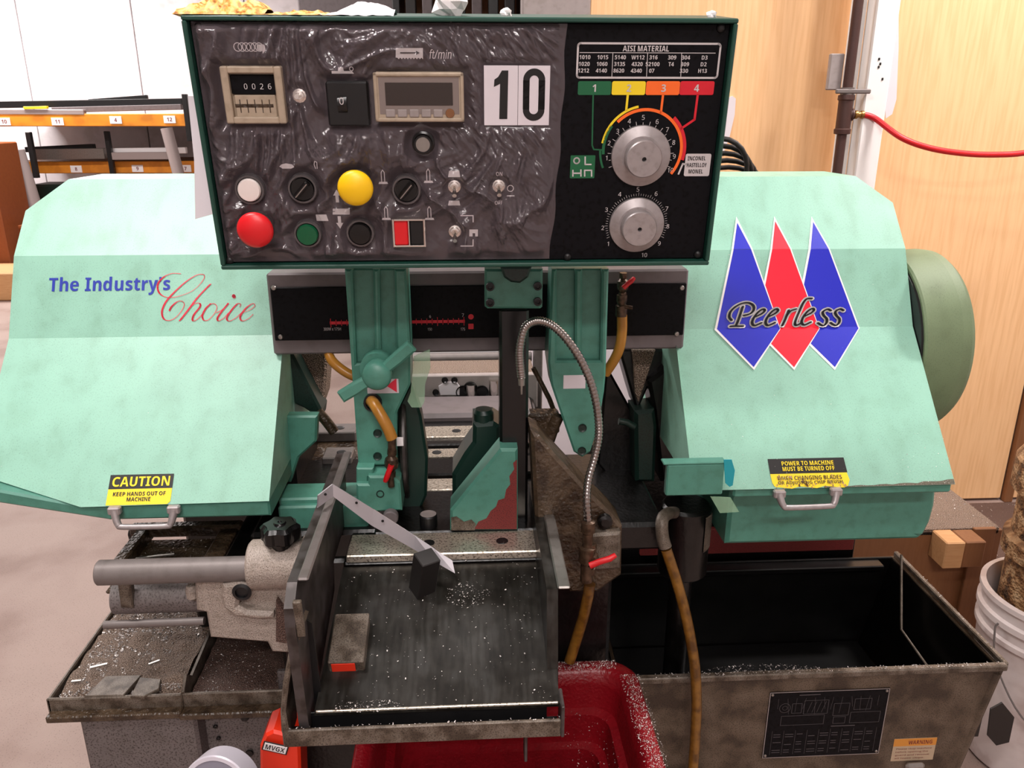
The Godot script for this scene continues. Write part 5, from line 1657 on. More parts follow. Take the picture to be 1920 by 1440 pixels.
func panel_clutter() -> void:
	# rags and scraps lying along the top of the case, and a sheet hanging from its left side
	var y0 := 1.3269 + 0.2752 * 0.98987
	var z0 := -0.9609 + 0.2752 * 0.142
	var f := FastNoiseLite.new()
	f.seed = 3
	f.frequency = 9.0
	f.fractal_octaves = 3
	for k in [[-0.3017, -0.2083, 0.026, m.rag, "stained yellow rag heaped on the left top of the control panel", "rag"], [-0.2111, -0.132, 0.009, m.rag, "flat crumpled part of a stained rag in the middle top of the control panel", "rag"], [-0.1547, -0.0745, 0.017, m.paper, "white cloth bundle on top of the control panel beside the rags", "cloth"]]:
		var s := Solid.new()
		var n := 22
		var rows := []
		for j in 9:
			var row := []
			for i in n + 1:
				var u := float(i) / n
				var v := j / 8.0
				var x := lerpf(k[0], k[1], u)
				var up: float = sin(PI * v) * k[2] * (0.55 + 0.9 * absf(f.get_noise_2d(x * 6.0, v * 0.8 + k[2] * 40.0))) * pow(sin(PI * clampf(u, 0.03, 0.97)), 0.35)
				if k[5] == "cloth":
					up = sin(PI * v) * k[2] * (0.35 + 0.65 * smoothstep(0.1, 0.6, u)) * pow(sin(PI * clampf(u, 0.02, 0.96)), 0.3) + 0.002 * f.get_noise_2d(x * 9.0, v)
				row.append(Vector3(x, y0 + 0.001 + up, z0 - 0.002 - v * 0.07 + 0.004 * f.get_noise_2d(x * 8.0, 5.0)))
			rows.append(row)
		for j in 8:
			for i in n:
				s.face([rows[j][i], rows[j][i + 1], rows[j + 1][i + 1], rows[j + 1][i]], Vector3(0, 1, 0.3), 1)
		s.face([rows[0][0], rows[0][n], rows[8][n], rows[8][0]], Vector3.DOWN)
		tag(put("shop_" + k[5], s, k[3]), k[4], k[5])
	for k in [[Vector3(-0.0149, 1.6093, -0.95), 0.021, "larger crumpled white paper scrap on top of the control panel"], [Vector3(0.0451, 1.6065, -0.95), 0.008, "tiny upright white scrap on the control panel's top edge"], [Vector3(0.2719, 1.6047, -0.95), 0.007, "small white scrap on the right top edge of the control panel"]]:
		var s := Solid.new()
		var rows := []
		for j in 7:
			var row := []
			for i in 13:
				var d := Vector3(cos(TAU * i / 12.0) * sin(PI * j / 6.0), -cos(PI * j / 6.0), sin(TAU * i / 12.0) * sin(PI * j / 6.0))
				row.append(Vector3(k[0].x, y0 + 0.001 + k[1] * 0.75, z0 - 0.03) + d * Vector3(1.0, 0.8, 0.8) * k[1] * (0.85 + 0.5 * f.get_noise_3d(d.x * 0.12 + k[1] * 9.0, d.y * 0.12, d.z * 0.12)))
			rows.append(row)
		for j in 6:
			for i in 12:
				s.face([rows[j][i], rows[j][i + 1], rows[j + 1][i + 1], rows[j + 1][i]], rows[j][i] + rows[j + 1][i + 1] - Vector3(k[0].x, y0 + k[1] * 0.75, z0 - 0.03) * 2.0)
		tag(put("paper_scrap", s, m.white), k[2], "paper")
	var s := Solid.new()
	s.prism(PackedVector2Array([Vector2(-0.3207, 1.5222), Vector2(-0.2929, 1.5223), Vector2(-0.304, 1.3888), Vector2(-0.3295, 1.382), Vector2(-0.3223, 1.451)]), at_xf(Vector3(0, 0, -1.0)), 0.002)
	tag(put("paper_sheet", s, m.paper), "pale grey sheet of paper hanging behind the left side of the control panel", "paper")


# ---------------------------------------------------------------- the base under the saw

func saw_base() -> void:
	var o := thing("saw_base", "dirty grey steel base of the saw with its oily bed and left cabinet", "machine base", Vector3(0, 0, -1.4))
	var zo := 1.4
	# body and bed
	var s := Solid.new()
	s.box(Vector3(-0.045, 0.425, -1.235 + zo), Vector3(0.53, 0.85, 0.27), 0.006)
	s.box(Vector3(-0.02, 0.425, -1.7 + zo), Vector3(0.32, 0.85, 0.66), 0.006)
	put("body", s, m.oily_black, o)
	s = Solid.new()
	s.box(Vector3(-0.02, 0.874, -1.24 + zo), Vector3(0.64, 0.048, 0.28), 0.006)
	s.box(Vector3(-0.032, 0.874, -1.06 + zo), Vector3(0.31, 0.04, 0.09), 0.003)
	s.box(Vector3(-0.02, 0.874, -1.7 + zo), Vector3(0.32, 0.048, 0.64), 0.006)
	var bed := put("bed", s, m.oily_black, o)
	# bright rails across the bed, one behind the other
	for a in [[-1.045, 0.062, -0.182, 0.118, 0.0], [-1.2439, 0.044, -0.14, 0.02, 0.0], [-1.3697, 0.0373, -0.12, 0.06, 0.004], [-1.4699, 0.0565, -0.14, 0.07, 0.006]]:
		s = Solid.new()
		s.box(Vector3((a[2] + a[3]) / 2, 0.9 + a[4], a[0] + zo), Vector3(a[3] - a[2], 0.012, a[1]), 0.0015)
		var r := put("rail", s, m.steel_bright, bed)
		s = Solid.new()
		for x in ([-0.066, 0.042] if a[0] > -1.1 else [-0.105 + (a[0] + 1.256) * -0.35]):
			s.lathe([Vector2(0, 0.0003), Vector2(0.006, 0.0003), Vector2(0.0085, 0.0008), Vector2(0.009, 0.0001)], at_xf(Vector3(x, 0.906 + a[4], a[0] + zo), 0, 0, 0), 18)
		put("screw_hole", s, m.black, r)
	# the dark ways between the rails
	for a in [[-1.15, 0.14, 0.905], [-1.31, 0.07, 0.91], [-1.43, 0.035, 0.908]]:
		s = Solid.new()
		s.box(Vector3(-0.02, a[2] - 0.02, a[0] + zo), Vector3(0.26, 0.04, a[1]), 0.003)
		put("way", s, m.oily_black, bed)
	# rear block with its recesses, and the feed roller behind
	s = Solid.new()
	var bt := 0.913
	s.box(Vector3(-0.02, (bt + 0.87) / 2, -1.62 + zo), Vector3(0.3, bt - 0.87, 0.12), 0.008)
	put("rear_block", s, m.beam_grey, o)
	s = Solid.new()
	var pt := 0.9526
	s.box(Vector3(-0.02, pt - 0.04, -1.71 + zo), Vector3(0.34, 0.08, 0.02), 0.002)
	put("rear_plate", s, m.plate_grey, o)
	s = Solid.new()
	s.prism(PackedVector2Array([Vector2(-0.0684, 0.9075), Vector2(-0.0725, 0.929), Vector2(-0.058, 0.9388), Vector2(-0.0319, 0.9383), Vector2(-0.025, 0.9281), Vector2(-0.0255, 0.9067)]), at_xf(Vector3(0, 0, -1.697 + zo)), 0.004, 0.001)
	put("cast_pad", s, m.paper, o)
	for q in [Vector3(-0.058, 0.9431, -1.7), Vector3(-0.0366, 0.9427, -1.7), Vector3(-0.079, 0.9146, -1.7), Vector3(-0.0182, 0.9134, -1.7), Vector3(-0.0013, 0.922, -1.7), Vector3(0.0237, 0.9126, -1.7)]:
		s = Solid.new()
		var big := 0.016 if q.x > -0.03 else 0.007
		s.lathe([Vector2(0, 0.0), Vector2(big * 0.75, 0.0), Vector2(big, 0.003), Vector2(big, -0.004)], at_xf(q + Vector3(0, 0, zo + 0.002), PI / 2), 18)
		put("bolt_recess", s, m.black, o)
	for q in [Vector3(-0.0002, 0.9186, -1.695), Vector3(0.0512, 0.9277, -1.695)]:
		s = Solid.new()
		s.lathe([Vector2(0, -0.02), Vector2(0.011, -0.02), Vector2(0.011, 0.014), Vector2(0, 0.014)], at_xf(q + Vector3(0, 0, zo)), 20)
		put("round_pin", s, m.chrome, o)
	s = Solid.new()
	s.lathe([Vector2(0, 0), Vector2(0.011, 0), Vector2(0.0125, 0.002), Vector2(0.0125, 0.338), Vector2(0.011, 0.34), Vector2(0, 0.34)], at_xf(Vector3(-0.19, 0.9398, -1.88 + zo), 0, 0, -PI / 2), 24)
	for k in [-0.205, 0.165]:
		s.box(Vector3(k, 0.6, -1.88 + zo), Vector3(0.02, 0.8, 0.05), 0.003)
	put("feed_roller", s, m.steel_dull, o)
	s = Solid.new()
	var sy := 0.9476
	s.box(Vector3(-0.02, sy - 0.02, -1.785 + zo), Vector3(0.33, 0.04, 0.1), 0.003)
	put("roller_shelf", s, m.chip_bed, o)
	s = Solid.new()
	s.box(Vector3(-0.02, sy - 0.004, -1.728 + zo), Vector3(0.33, 0.008, 0.01), 0.002)
	put("bright_edge", s, m.steel_bright, o)
	s = Solid.new()
	s.box(Vector3(-0.02, 0.8, -2.06 + zo), Vector3(0.36, 0.5, 0.02), 0.004)
	put("rear_white_plate", s, m.white, o)  # plain white plate added behind the roller
	# left bed rails with bolts
	for a in [[Vector3(-0.3133, 0.9, -1.5035), Vector3(-0.2283, 0.9, -1.5161), 0.05], [Vector3(-0.2738, 0.9, -1.38), Vector3(-0.2202, 0.9, -1.3969), 0.05]]:
		s = Solid.new()
		s.box(Vector3((a[0].x + a[1].x) / 2, 0.9, a[0].z + zo), Vector3(a[1].x - a[0].x, 0.02, a[2]), 0.002)
		var r := put("clamp_rail", s, m.steel_dull, o)
		s = Solid.new()
		s.lathe([Vector2(0.0, 0.0006), Vector2(0.006, 0.0006), Vector2(0.0085, 0.0012), Vector2(0.0085, 0.0)], at_xf(Vector3(lerpf(a[0].x, a[1].x, 0.6), 0.91, a[0].z + zo)), 14)
		put("bolt", s, m.black, r)
	s = Solid.new()
	s.box(Vector3(-0.25, 0.875, -1.39 + zo), Vector3(0.19, 0.03, 0.34), 0.004)
	put("left_bed", s, m.oily_brown, o)
	# green block before it, with a paler ledge on top
	s = Solid.new()
	s.box(Vector3(-0.23, 0.905, -1.14 + zo), Vector3(0.135, 0.06, 0.05), 0.003)
	s.box(Vector3(-0.23, 0.937, -1.152 + zo), Vector3(0.135, 0.014, 0.055), 0.003)
	put("green_block", s, m.green_dark, o)
	# oily front apron left of the tray
	s = Solid.new()
	s.box(Vector3(-0.4, 0.79, -1.36 + zo), Vector3(0.2, 0.34, 0.2), 0.006)
	put("apron", s, m.oily_black, o)
	# cabinet under the chip pan: a wide box and a recessed bolted panel
	s = Solid.new()
	s.box(Vector3(-0.55, 0.29, -1.255 + zo), Vector3(0.185, 0.58, 0.33), 0.005)
	s.box(Vector3(-0.385, 0.3, -1.29 + zo), Vector3(0.15, 0.6, 0.33), 0.003)
	s.box(Vector3(-0.2, 0.3, -1.3 + zo), Vector3(0.24, 0.6, 0.35), 0.003)
	put("cabinet", s, m.base_grey, o)
	for q in [Vector3(-0.4407, 0.5504, -1.122), Vector3(-0.4402, 0.524, -1.122), Vector3(-0.4377, 0.4994, -1.122), Vector3(-0.3899, 0.5393, -1.122), Vector3(-0.3895, 0.4653, -1.122)]:
		s = Solid.new()
		var k := 0.007 if q.x > -0.42 else 0.004
		s.lathe([Vector2(0, 0), Vector2(k, 0), Vector2(k * 0.9, 0.002), Vector2(k * 0.4, 0.003), Vector2(0, 0.002)], at_xf(q + Vector3(0, 0, zo), PI / 2), 12)
		put("bolt", s, m.oily_black, o)
	s = Solid.new()
	s.box(Vector3(-0.3526, 0.5496, -1.122) + Vector3(0, 0, zo), Vector3(0.1, 0.004, 0.003), 0.001)
	put("slot", s, m.oily_black, o)
	s = Solid.new()
	s.box(Vector3(-0.1754, 0.4886, -1.1) + Vector3(0, 0.0, zo - 0.015), Vector3(0.3, 0.3, 0.01), 0.002)
	put("front_cover", s, m.base_grey, o)
	s = Solid.new()
	var bl := Vector3(-0.1647, 0.4881, -1.1)
	s.box(bl + Vector3(0, 0, zo - 0.008), Vector3(0.06, 0.062, 0.002), 0.0005)
	var lb := put("oil_label", s, m.sign_blue, o)
	var p := Print.new()
	for i in 4:
		p.text(["hours of", "specification", "TELLUS 32", "HYDRAULIC"][i], bold, Vector2(bl.x, bl.y + 0.012 - i * 0.0105), 0.0, 0.0068, at_xf(Vector3(0, 0, bl.z + zo - 0.0066)), 0.0, true)
	put("lettering", p, m.print_white, lb)
	chip_pan()


func chip_pan() -> void:
	var o := thing("chip_pan", "shallow rusty chip pan full of metal chips on the left cabinet", "chip pan", Vector3(-0.58, 0.59, -1.2))
	var b := Vector3(0.58, -0.59, 1.2)
	var s := Solid.new()
	s.box(Vector3(-0.577, 0.592, -1.235) + b, Vector3(0.21, 0.012, 0.33), 0.002)
	s.box(Vector3(-0.39, 0.588, -1.235) + b, Vector3(0.17, 0.012, 0.33), 0.002)
	put("pan_floor", s, m.oily_brown, o)
	s = Solid.new()
	s.box(Vector3(-0.578, 0.598, -1.088) + b, Vector3(0.212, 0.046, 0.006), 0.002)
	s.box(Vector3(-0.39, 0.602, -1.092) + b, Vector3(0.17, 0.034, 0.006), 0.002)
	s.box(Vector3(-0.68, 0.6, -1.22) + b, Vector3(0.006, 0.042, 0.27), 0.002)
	put("pan_rim", s, m.dirty_steel, o)
	# the divider, with its bent foot, between the two halves
	s = Solid.new()
	s.prism(PackedVector2Array([Vector2(-1.09, 0.6), Vector2(-1.09, 0.622), Vector2(-1.11, 0.64), Vector2(-1.13, 0.622), Vector2(-1.24, 0.632), Vector2(-1.27, 0.632), Vector2(-1.27, 0.6)]), Transform3D(Basis(Vector3(0, 0, 1), Vector3(0, 1, 0), Vector3(-1, 0, 0)), Vector3(-0.474, 0, 0) + b), 0.005, 0.001)
	put("divider", s, m.dirty_steel, o)
	# beds of packed chips, uneven on top
	var f := FastNoiseLite.new()
	f.seed = 8
	f.frequency = 16.0
	for a in [[-0.674, -0.479, -1.37, -1.094, 0.602, 0.026, m.chip_bed], [-0.466, -0.31, -1.3, -1.098, 0.598, 0.012, m.chip_dust]]:
		s = Solid.new()
		var n := 26
		var g := []
		for j in n + 1:
			var row := []
			for i in n + 1:
				var u := float(i) / n
				var v := float(j) / n
				var x := lerpf(a[0], a[1], u)
				var zz := lerpf(a[2], a[3], v)
				row.append(Vector3(x, a[4] + a[5] * (0.35 + 0.5 * absf(f.get_noise_2d(x, zz)) + 0.3 * u) * smoothstep(0.0, 0.12, 1.0 - v) + dice.randf() * 0.0015, zz) + b)
			g.append(row)
		for j in n:
			for i in n:
				s.face([g[j][i], g[j][i + 1], g[j + 1][i + 1], g[j + 1][i]], Vector3.UP, 1)
		var bed := put("chip_bed", s, a[6], o)
		bed.set_meta("kind", "stuff")
	# offcuts lying on the chips
	for a in [[PackedVector3Array([Vector3(-0.6114, 0.622, -1.1358), Vector3(-0.5526, 0.622, -1.1353), Vector3(-0.5627, 0.622, -1.0869), Vector3(-0.6246, 0.622, -1.0877)]), "flat rectangular steel offcut lying on the chips at the front of the pan"], [PackedVector3Array([Vector3(-0.5538, 0.624, -1.1302), Vector3(-0.5168, 0.624, -1.1229), Vector3(-0.5118, 0.624, -1.0993), Vector3(-0.5292, 0.624, -1.0826), Vector3(-0.5513, 0.624, -1.0838)]), "smaller five-sided steel offcut beside the rectangular one in the pan"]]:
		s = Solid.new()
		var pl := PackedVector2Array()
		for q in a[0]:
			pl.append(Vector2(q.x, -q.z))
		s.prism(pl, Transform3D(Basis(Vector3.RIGHT, Vector3(0, 0, -1), Vector3.UP), Vector3(0, 0.623, 0)), 0.006, 0.0012)
		tag(put("steel_offcut", s, m.dirty_steel), a[1], "offcut")
	for a in [[Vector3(-0.6453, 0.625, -1.1554), Vector3(-0.6196, 0.625, -1.165), "thin bright sliver on the chips at the left of the pan"], [Vector3(-0.6625, 0.622, -1.1254), Vector3(-0.6463, 0.622, -1.1271), "short bright sliver near the pan's front left corner"], [Vector3(-0.5497, 0.626, -1.1572), Vector3(-0.5341, 0.626, -1.1675), "bent bright sliver behind the two steel offcuts"]]:
		s = Solid.new()
		s.box((a[0] + a[1]) / 2, Vector3((a[1] - a[0]).length(), 0.0025, 0.0045), 0.0006, Basis(Vector3.UP, -atan2(a[1].z - a[0].z, a[1].x - a[0].x)))
		tag(put("steel_sliver", s, m.steel), a[2], "sliver")


func vise_parts() -> void:
	# green gusset with worn red primer
	var o := thing("vise_gusset", "green triangular vise gusset with worn red primer before the dark post", "vise gusset", Vector3(0.015, 0.9, -1.08))
	var b := -Vector3(0.015, 0.9, -1.08)
	var s := Solid.new()
	s.prism(PackedVector2Array([Vector2(-0.0342, 0.9427), Vector2(-0.035, 0.9079), Vector2(0.0671, 0.9048), Vector2(0.0668, 1.0395), Vector2(0.0411, 1.0401)]), at_xf(Vector3(0, 0, -1.075) + b), 0.045, 0.004)
	put("gusset_plate", s, m.green_dark, o)
	s = Solid.new()
	s.prism(PackedVector2Array([Vector2(0.0011, 0.9104), Vector2(0.0077, 0.9228), Vector2(0.0197, 0.9278), Vector2(0.0263, 0.9401), Vector2(0.0343, 0.947), Vector2(0.0375, 0.9575), Vector2(0.0471, 0.9607), Vector2(0.0495, 0.9747), Vector2(0.0558, 0.9832), Vector2(0.0543, 0.9963), Vector2(0.0614, 1.0073), Vector2(0.0598, 1.0176), Vector2(0.0653, 1.0226), Vector2(0.0655, 0.9085)]), at_xf(Vector3(0, 0, -1.0746) + b), 0.0012)
	put("worn_primer", s, m.dull_red, o)
	s = Solid.new()
	s.prism(PackedVector2Array([Vector2(-0.0334, 0.9096), Vector2(-0.0329, 0.9311), Vector2(-0.0249, 0.9326), Vector2(-0.0139, 0.9234), Vector2(-0.0027, 0.9267), Vector2(0.0036, 0.9193), Vector2(0.0019, 0.9086)]), at_xf(Vector3(0, 0, -1.0743) + b), 0.0012)
	put("worn_steel", s, m.dirty_steel, o)
	# tall jaw behind it with a capped stud
	o = thing("vise_jaw", "dark green vise jaw with a capped stud behind the gusset", "vise jaw", Vector3(-0.06, 0.9, -1.2))
	b = -Vector3(-0.06, 0.9, -1.2)
	s = Solid.new()
	s.prism(PackedVector2Array([Vector2(0.0023, 1.043), Vector2(0.0349, 1.045), Vector2(0.0449, 1.0376), Vector2(0.0443, 0.9171), Vector2(-0.0331, 0.9192), Vector2(-0.0322, 0.9569), Vector2(-0.0129, 0.9916), Vector2(0.001, 1.0114)]), at_xf(Vector3(0, 0, -1.17) + b), 0.07, 0.006)
	put("jaw_body", s, m.jaw_green, o)
	s = Solid.new()
	s.lathe([Vector2(0, 0), Vector2(0.0155, 0), Vector2(0.0165, 0.003), Vector2(0.0165, 0.02), Vector2(0.013, 0.026), Vector2(0, 0.027)], at_xf(Vector3(0.0193, 1.0348, -1.19) + b), 20)
	put("stud_cap", s, m.jaw_green, o)
	# round plate beside the left arm, edge on, with a torn clear guard
	o = thing("clamp_disc", "thin round steel plate standing edge on beside the left guide arm", "steel disc", Vector3(-0.105, 0.9, -1.22))
	b = -Vector3(-0.105, 0.9, -1.22)
	s = Solid.new()
	s.lathe([Vector2(0, -0.004), Vector2(0.086, -0.004), Vector2(0.092, 0.0), Vector2(0.092, 0.004), Vector2(0.089, 0.006), Vector2(0.06, 0.006), Vector2(0, 0.007)], at_xf(Vector3(-0.108, 1.0, -1.21) + b, 0, 0.03, -PI / 2), 48)
	put("disc", s, m.fence_steel, o)
	s = Solid.new()
	s.lathe([Vector2(0, -0.03), Vector2(0.02, -0.03), Vector2(0.02, 0.0), Vector2(0, 0.0)], at_xf(Vector3(-0.115, 1.0, -1.21) + b, 0, 0.0, -PI / 2), 20)
	s.box(Vector3(-0.13, 0.935, -1.21) + b, Vector3(0.03, 0.06, 0.05), 0.004)
	put("disc_mount", s, m.green_black, o)
	s = Solid.new()
	s.prism(PackedVector2Array([Vector2(-0.0827, 1.1668), Vector2(-0.059, 1.177), Vector2(-0.0592, 1.1484), Vector2(-0.0679, 1.1237), Vector2(-0.0696, 1.0969), Vector2(-0.0747, 1.0868), Vector2(-0.089, 1.0871), Vector2(-0.0949, 1.0973), Vector2(-0.0896, 1.1107)]), at_xf(Vector3(0, 0, -1.13)), 0.0022)
	tag(put("clear_guard", s, m.green_film), "torn pale green clear plastic guard beside the left guide arm", "guard")
	# black round stub on the bed
	s = Solid.new()
	s.lathe([Vector2(0, 0), Vector2(0.0135, 0), Vector2(0.0135, 0.022), Vector2(0.0122, 0.024), Vector2(0, 0.0242)], at_xf(Vector3(-0.0684, 0.9006, -1.1)), 28)
	var stub := put("stop_stub", s, m.black)
	tag(stub, "short black round stub standing behind the bright rail", "stub")
	s = Solid.new()
	s.lathe([Vector2(0, 0.0243), Vector2(0.0122, 0.0243), Vector2(0, 0.0246)], at_xf(Vector3(-0.0684, 0.9006, -1.1)), 28)
	put("stub_top", s, m.plate_grey, stub)
	# oily casting right of the tray
	o = thing("vise_bracket", "oil stained brown vise casting right of the discharge tray", "casting", Vector3(0.13, 0.88, -1.06))
	b = -Vector3(0.13, 0.88, -1.06)
	s = Solid.new()
	s.prism(PackedVector2Array([Vector2(0.0833, 1.0776), Vector2(0.0963, 1.0692), Vector2(0.1181, 1.0407), Vector2(0.174, 0.975), Vector2(0.2052, 0.9419), Vector2(0.2212, 0.9211), Vector2(0.2233, 0.8374), Vector2(0.1875, 0.8087), Vector2(0.1465, 0.8101), Vector2(0.0925, 0.9143)]), at_xf(Vector3(0, 0, -1.05) + b), 0.06, 0.005)
	put("bracket_body", s, m.oily_brown, o)
	s = Solid.new()
	s.prism(PackedVector2Array([Vector2(0.1698, 0.9182), Vector2(0.2165, 0.9203), Vector2(0.2176, 0.8581), Vector2(0.1733, 0.856)]), at_xf(Vector3(0, 0, -1.035) + b), 0.02, 0.004)
	put("bracket_foot", s, m.dirty_steel, o)
	s = Solid.new()
	s.lathe([Vector2(0, 0), Vector2(0.011, 0), Vector2(0.011, 0.008), Vector2(0.006, 0.01), Vector2(0, 0.01)], at_xf(Vector3(0.1933, 0.9345, -1.048) + b, PI / 2), 16)
	put("bolt", s, m.oily_black, o)
	# lever shape and rods behind the flexible hose
	s = Solid.new()
	s.tube(PackedVector3Array([Vector3(0.097, 1.1301, -1.18), Vector3(0.1227, 1.0788, -1.18), Vector3(0.1392, 1.033, -1.2)]), 0.004, 8)
	s.tube(PackedVector3Array([Vector3(0.1343, 1.0592, -1.16), Vector3(0.1263, 1.0398, -1.16), Vector3(0.1199, 1.0183, -1.16)]), 0.011, 12)
	s.box(Vector3(0.1121, 1.0452, -1.17), Vector3(0.05, 0.035, 0.03), 0.004)
	tag(put("release_lever", s, m.oily_brown), "oily lever and rod behind the arch of the flexible hose", "lever")


func ball_valve(parent: Node3D, at: Vector3, dir: Vector3, lever: Vector3, mat: Material, k := 1.0) -> void:
	# a small ball valve: hexes, round body and a red lever on its stem
	var f := along(at, at + dir)
	var s := Solid.new()
	s.lathe([Vector2(0, -0.022 * k), Vector2(0.007 * k, -0.022 * k), Vector2(0.007 * k, -0.013 * k), Vector2(0.0055 * k, -0.012 * k), Vector2(0.0095 * k, -0.007 * k), Vector2(0.0105 * k, 0), Vector2(0.0095 * k, 0.007 * k), Vector2(0.0055 * k, 0.012 * k), Vector2(0.007 * k, 0.013 * k), Vector2(0.007 * k, 0.022 * k), Vector2(0, 0.022 * k)], f, 6)
	s.tube(PackedVector3Array([at, at + Vector3(0, 0, 0.014 * k)]), 0.004 * k, 10)
	var b := put("valve_body", s, mat, parent)
	s = Solid.new()
	var p0 := at + Vector3(0, 0, 0.014 * k)
	s.tube(PackedVector3Array([p0 - lever * 0.12, p0 + lever * 0.3, p0 + lever * 0.75 + Vector3(0, 0, 0.003), p0 + lever]), PackedFloat32Array([0.0045 * k, 0.0042 * k, 0.0042 * k, 0.0034 * k]), 10)
	put("valve_lever", s, m.red, b)


func coolant_lines() -> void:
	# flexible metal hose arching in front of the right arm
	var o := thing("flexible_hose", "shiny ribbed flexible metal hose arching in front of the right guide arm", "coolant hose", Vector3(0.1, 0.9, -1.0))
	var b := -Vector3(0.1, 0.9, -1.0)
	var path := PackedVector3Array([Vector3(0.0688, 1.1638, -1.03), Vector3(0.0666, 1.185, -1.03), Vector3(0.0665, 1.2074, -1.03), Vector3(0.0728, 1.2331, -1.03), Vector3(0.087, 1.2424, -1.03), Vector3(0.1055, 1.2385, -1.03), Vector3(0.1243, 1.2228, -1.03), Vector3(0.1437, 1.1965, -1.03), Vector3(0.159, 1.1668, -1.03), Vector3(0.1696, 1.1358, -1.03), Vector3(0.1759, 1.1019, -1.03), Vector3(0.1761, 1.0744, -1.025), Vector3(0.1703, 1.046, -1.02), Vector3(0.1614, 1.0182, -1.01), Vector3(0.1585, 0.9903, -1.0), Vector3(0.1619, 0.9527, -1.0)])
	for i in path.size():
		path[i] += b
	var line := curve(path, 18)
	var r := PackedFloat32Array()
	for i in line.size():
		r.append(0.0062 if i % 3 == 0 else 0.0053)
	var s := Solid.new()
	s.tube(line, r, 14)
	put("ribbed_hose", s, m.hose_steel, o)
	s = Solid.new()
	s.lathe([Vector2(0, -0.024), Vector2(0.0012, -0.024), Vector2(0.0016, -0.012), Vector2(0.0042, -0.011), Vector2(0.0048, 0.0), Vector2(0.0048, 0.006), Vector2(0, 0.006)], at_xf(Vector3(0.0688, 1.1638, -1.03) + b), 14)
	put("nozzle", s, m.steel, o)
	s = Solid.new()
	var foot := Vector3(0.1619, 0.9527, -1.0) + b
	s.lathe([Vector2(0, -0.09), Vector2(0.009, -0.09), Vector2(0.009, -0.06), Vector2(0.012, -0.058), Vector2(0.012, -0.035), Vector2(0.0075, -0.033), Vector2(0.0075, -0.012), Vector2(0.01, -0.01), Vector2(0.01, 0.006), Vector2(0.006, 0.008), Vector2(0, 0.008)], at_xf(foot), 12)
	put("hose_stem", s, m.dirty_brass, o)
	ball_valve(o, Vector3(0.1674, 0.8985, -1.0) + b, Vector3.UP, Vector3(0.2034, 0.9319, -0.985) - Vector3(0.1714, 0.9176, -0.985), m.dirty_brass, 1.1)
	# amber hose out of the left arm with its valve
	o = thing("amber_hose", "short amber hose with a red levered valve on the left guide arm", "coolant hose", Vector3(-0.12, 1.0, -1.08))
	b = -Vector3(-0.12, 1.0, -1.08)
	path = PackedVector3Array([Vector3(-0.1501, 1.0984, -1.13), Vector3(-0.1423, 1.1047, -1.105), Vector3(-0.1321, 1.0936, -1.09), Vector3(-0.1219, 1.0747, -1.085), Vector3(-0.1158, 1.0562, -1.085)])
	for i in path.size():
		path[i] += b
	s = Solid.new()
	s.tube(curve(path, 6), 0.0085, 14)
	put("hose", s, m.amber_hose, o)
	s = Solid.new()
	s.lathe([Vector2(0.0105, -0.003), Vector2(0.0135, -0.003), Vector2(0.0135, 0.003), Vector2(0.0105, 0.003)], at_xf(Vector3(-0.1446, 1.1005, -1.117) + b, PI / 2), 20)
	put("grommet", s, m.black, o)
	s = Solid.new()
	s.tube(PackedVector3Array([Vector3(-0.1158, 1.0579, -1.085), Vector3(-0.1169, 1.0344, -1.085)]), 0.0062, 10)
	s.tube(PackedVector3Array([Vector3(-0.1211, 0.9943, -1.085), Vector3(-0.1203, 0.9795, -1.085)]), 0.005, 10)
	var st := put("valve_stem", s, m.dirty_brass, o)
	st.position = b
	ball_valve(o, Vector3(-0.1185, 1.0174, -1.085) + b, Vector3(-0.1211, 0.9943, -1.085) - Vector3(-0.1166, 1.0412, -1.085), Vector3(-0.1311, 1.0256, -1.06) - Vector3(-0.1224, 1.0478, -1.06), m.dirty_brass, 1.0)
	# amber hose bending behind the left arm
	s = Solid.new()
	s.tube(curve(PackedVector3Array([Vector3(-0.2242, 1.1667, -1.22), Vector3(-0.2174, 1.1482, -1.2), Vector3(-0.2053, 1.1356, -1.19), Vector3(-0.1828, 1.1213, -1.185), Vector3(-0.1579, 1.1173, -1.18)]), 8), 0.0075, 12)
	tag(put("amber_hose", s, m.amber_hose), "amber hose bending from under the beam behind the left guide arm", "coolant hose")
	# amber hose right of the right arm, hanging from its valve
	o = thing("amber_hose", "amber hose hanging from a wired valve right of the right guide arm", "coolant hose", Vector3(0.15, 1.15, -1.15))
	b = -Vector3(0.15, 1.15, -1.15)
	path = PackedVector3Array([Vector3(0.2278, 1.2179, -1.16), Vector3(0.2289, 1.1932, -1.16), Vector3(0.2267, 1.1681, -1.16), Vector3(0.2203, 1.1464, -1.165), Vector3(0.2089, 1.1211, -1.175)])
	for i in path.size():
		path[i] += b
	s = Solid.new()
	s.tube(curve(path, 8), 0.0078, 14)
	put("hose", s, m.amber_hose, o)
	s = Solid.new()
	s.lathe([Vector2(0, -0.012), Vector2(0.009, -0.012), Vector2(0.009, 0.004), Vector2(0.0065, 0.006), Vector2(0.008, 0.012), Vector2(0.008, 0.02), Vector2(0, 0.02)], at_xf(Vector3(0.2266, 1.2278, -1.16) + b), 10)
	s.tube(PackedVector3Array([Vector3(0.2279, 1.2314, -1.155) + b, Vector3(0.2414, 1.2307, -1.15) + b]), 0.003, 8)
	put("hose_clamp", s, m.dirty_brass, o)
	ball_valve(o, Vector3(0.2274, 1.2625, -1.16) + b, Vector3.UP, Vector3(0.2444, 1.2875, -1.14) - Vector3(0.231, 1.2744, -1.14), m.dirty_brass, 0.85)
	# long amber hose looping over the trough rim
	s = Solid.new()
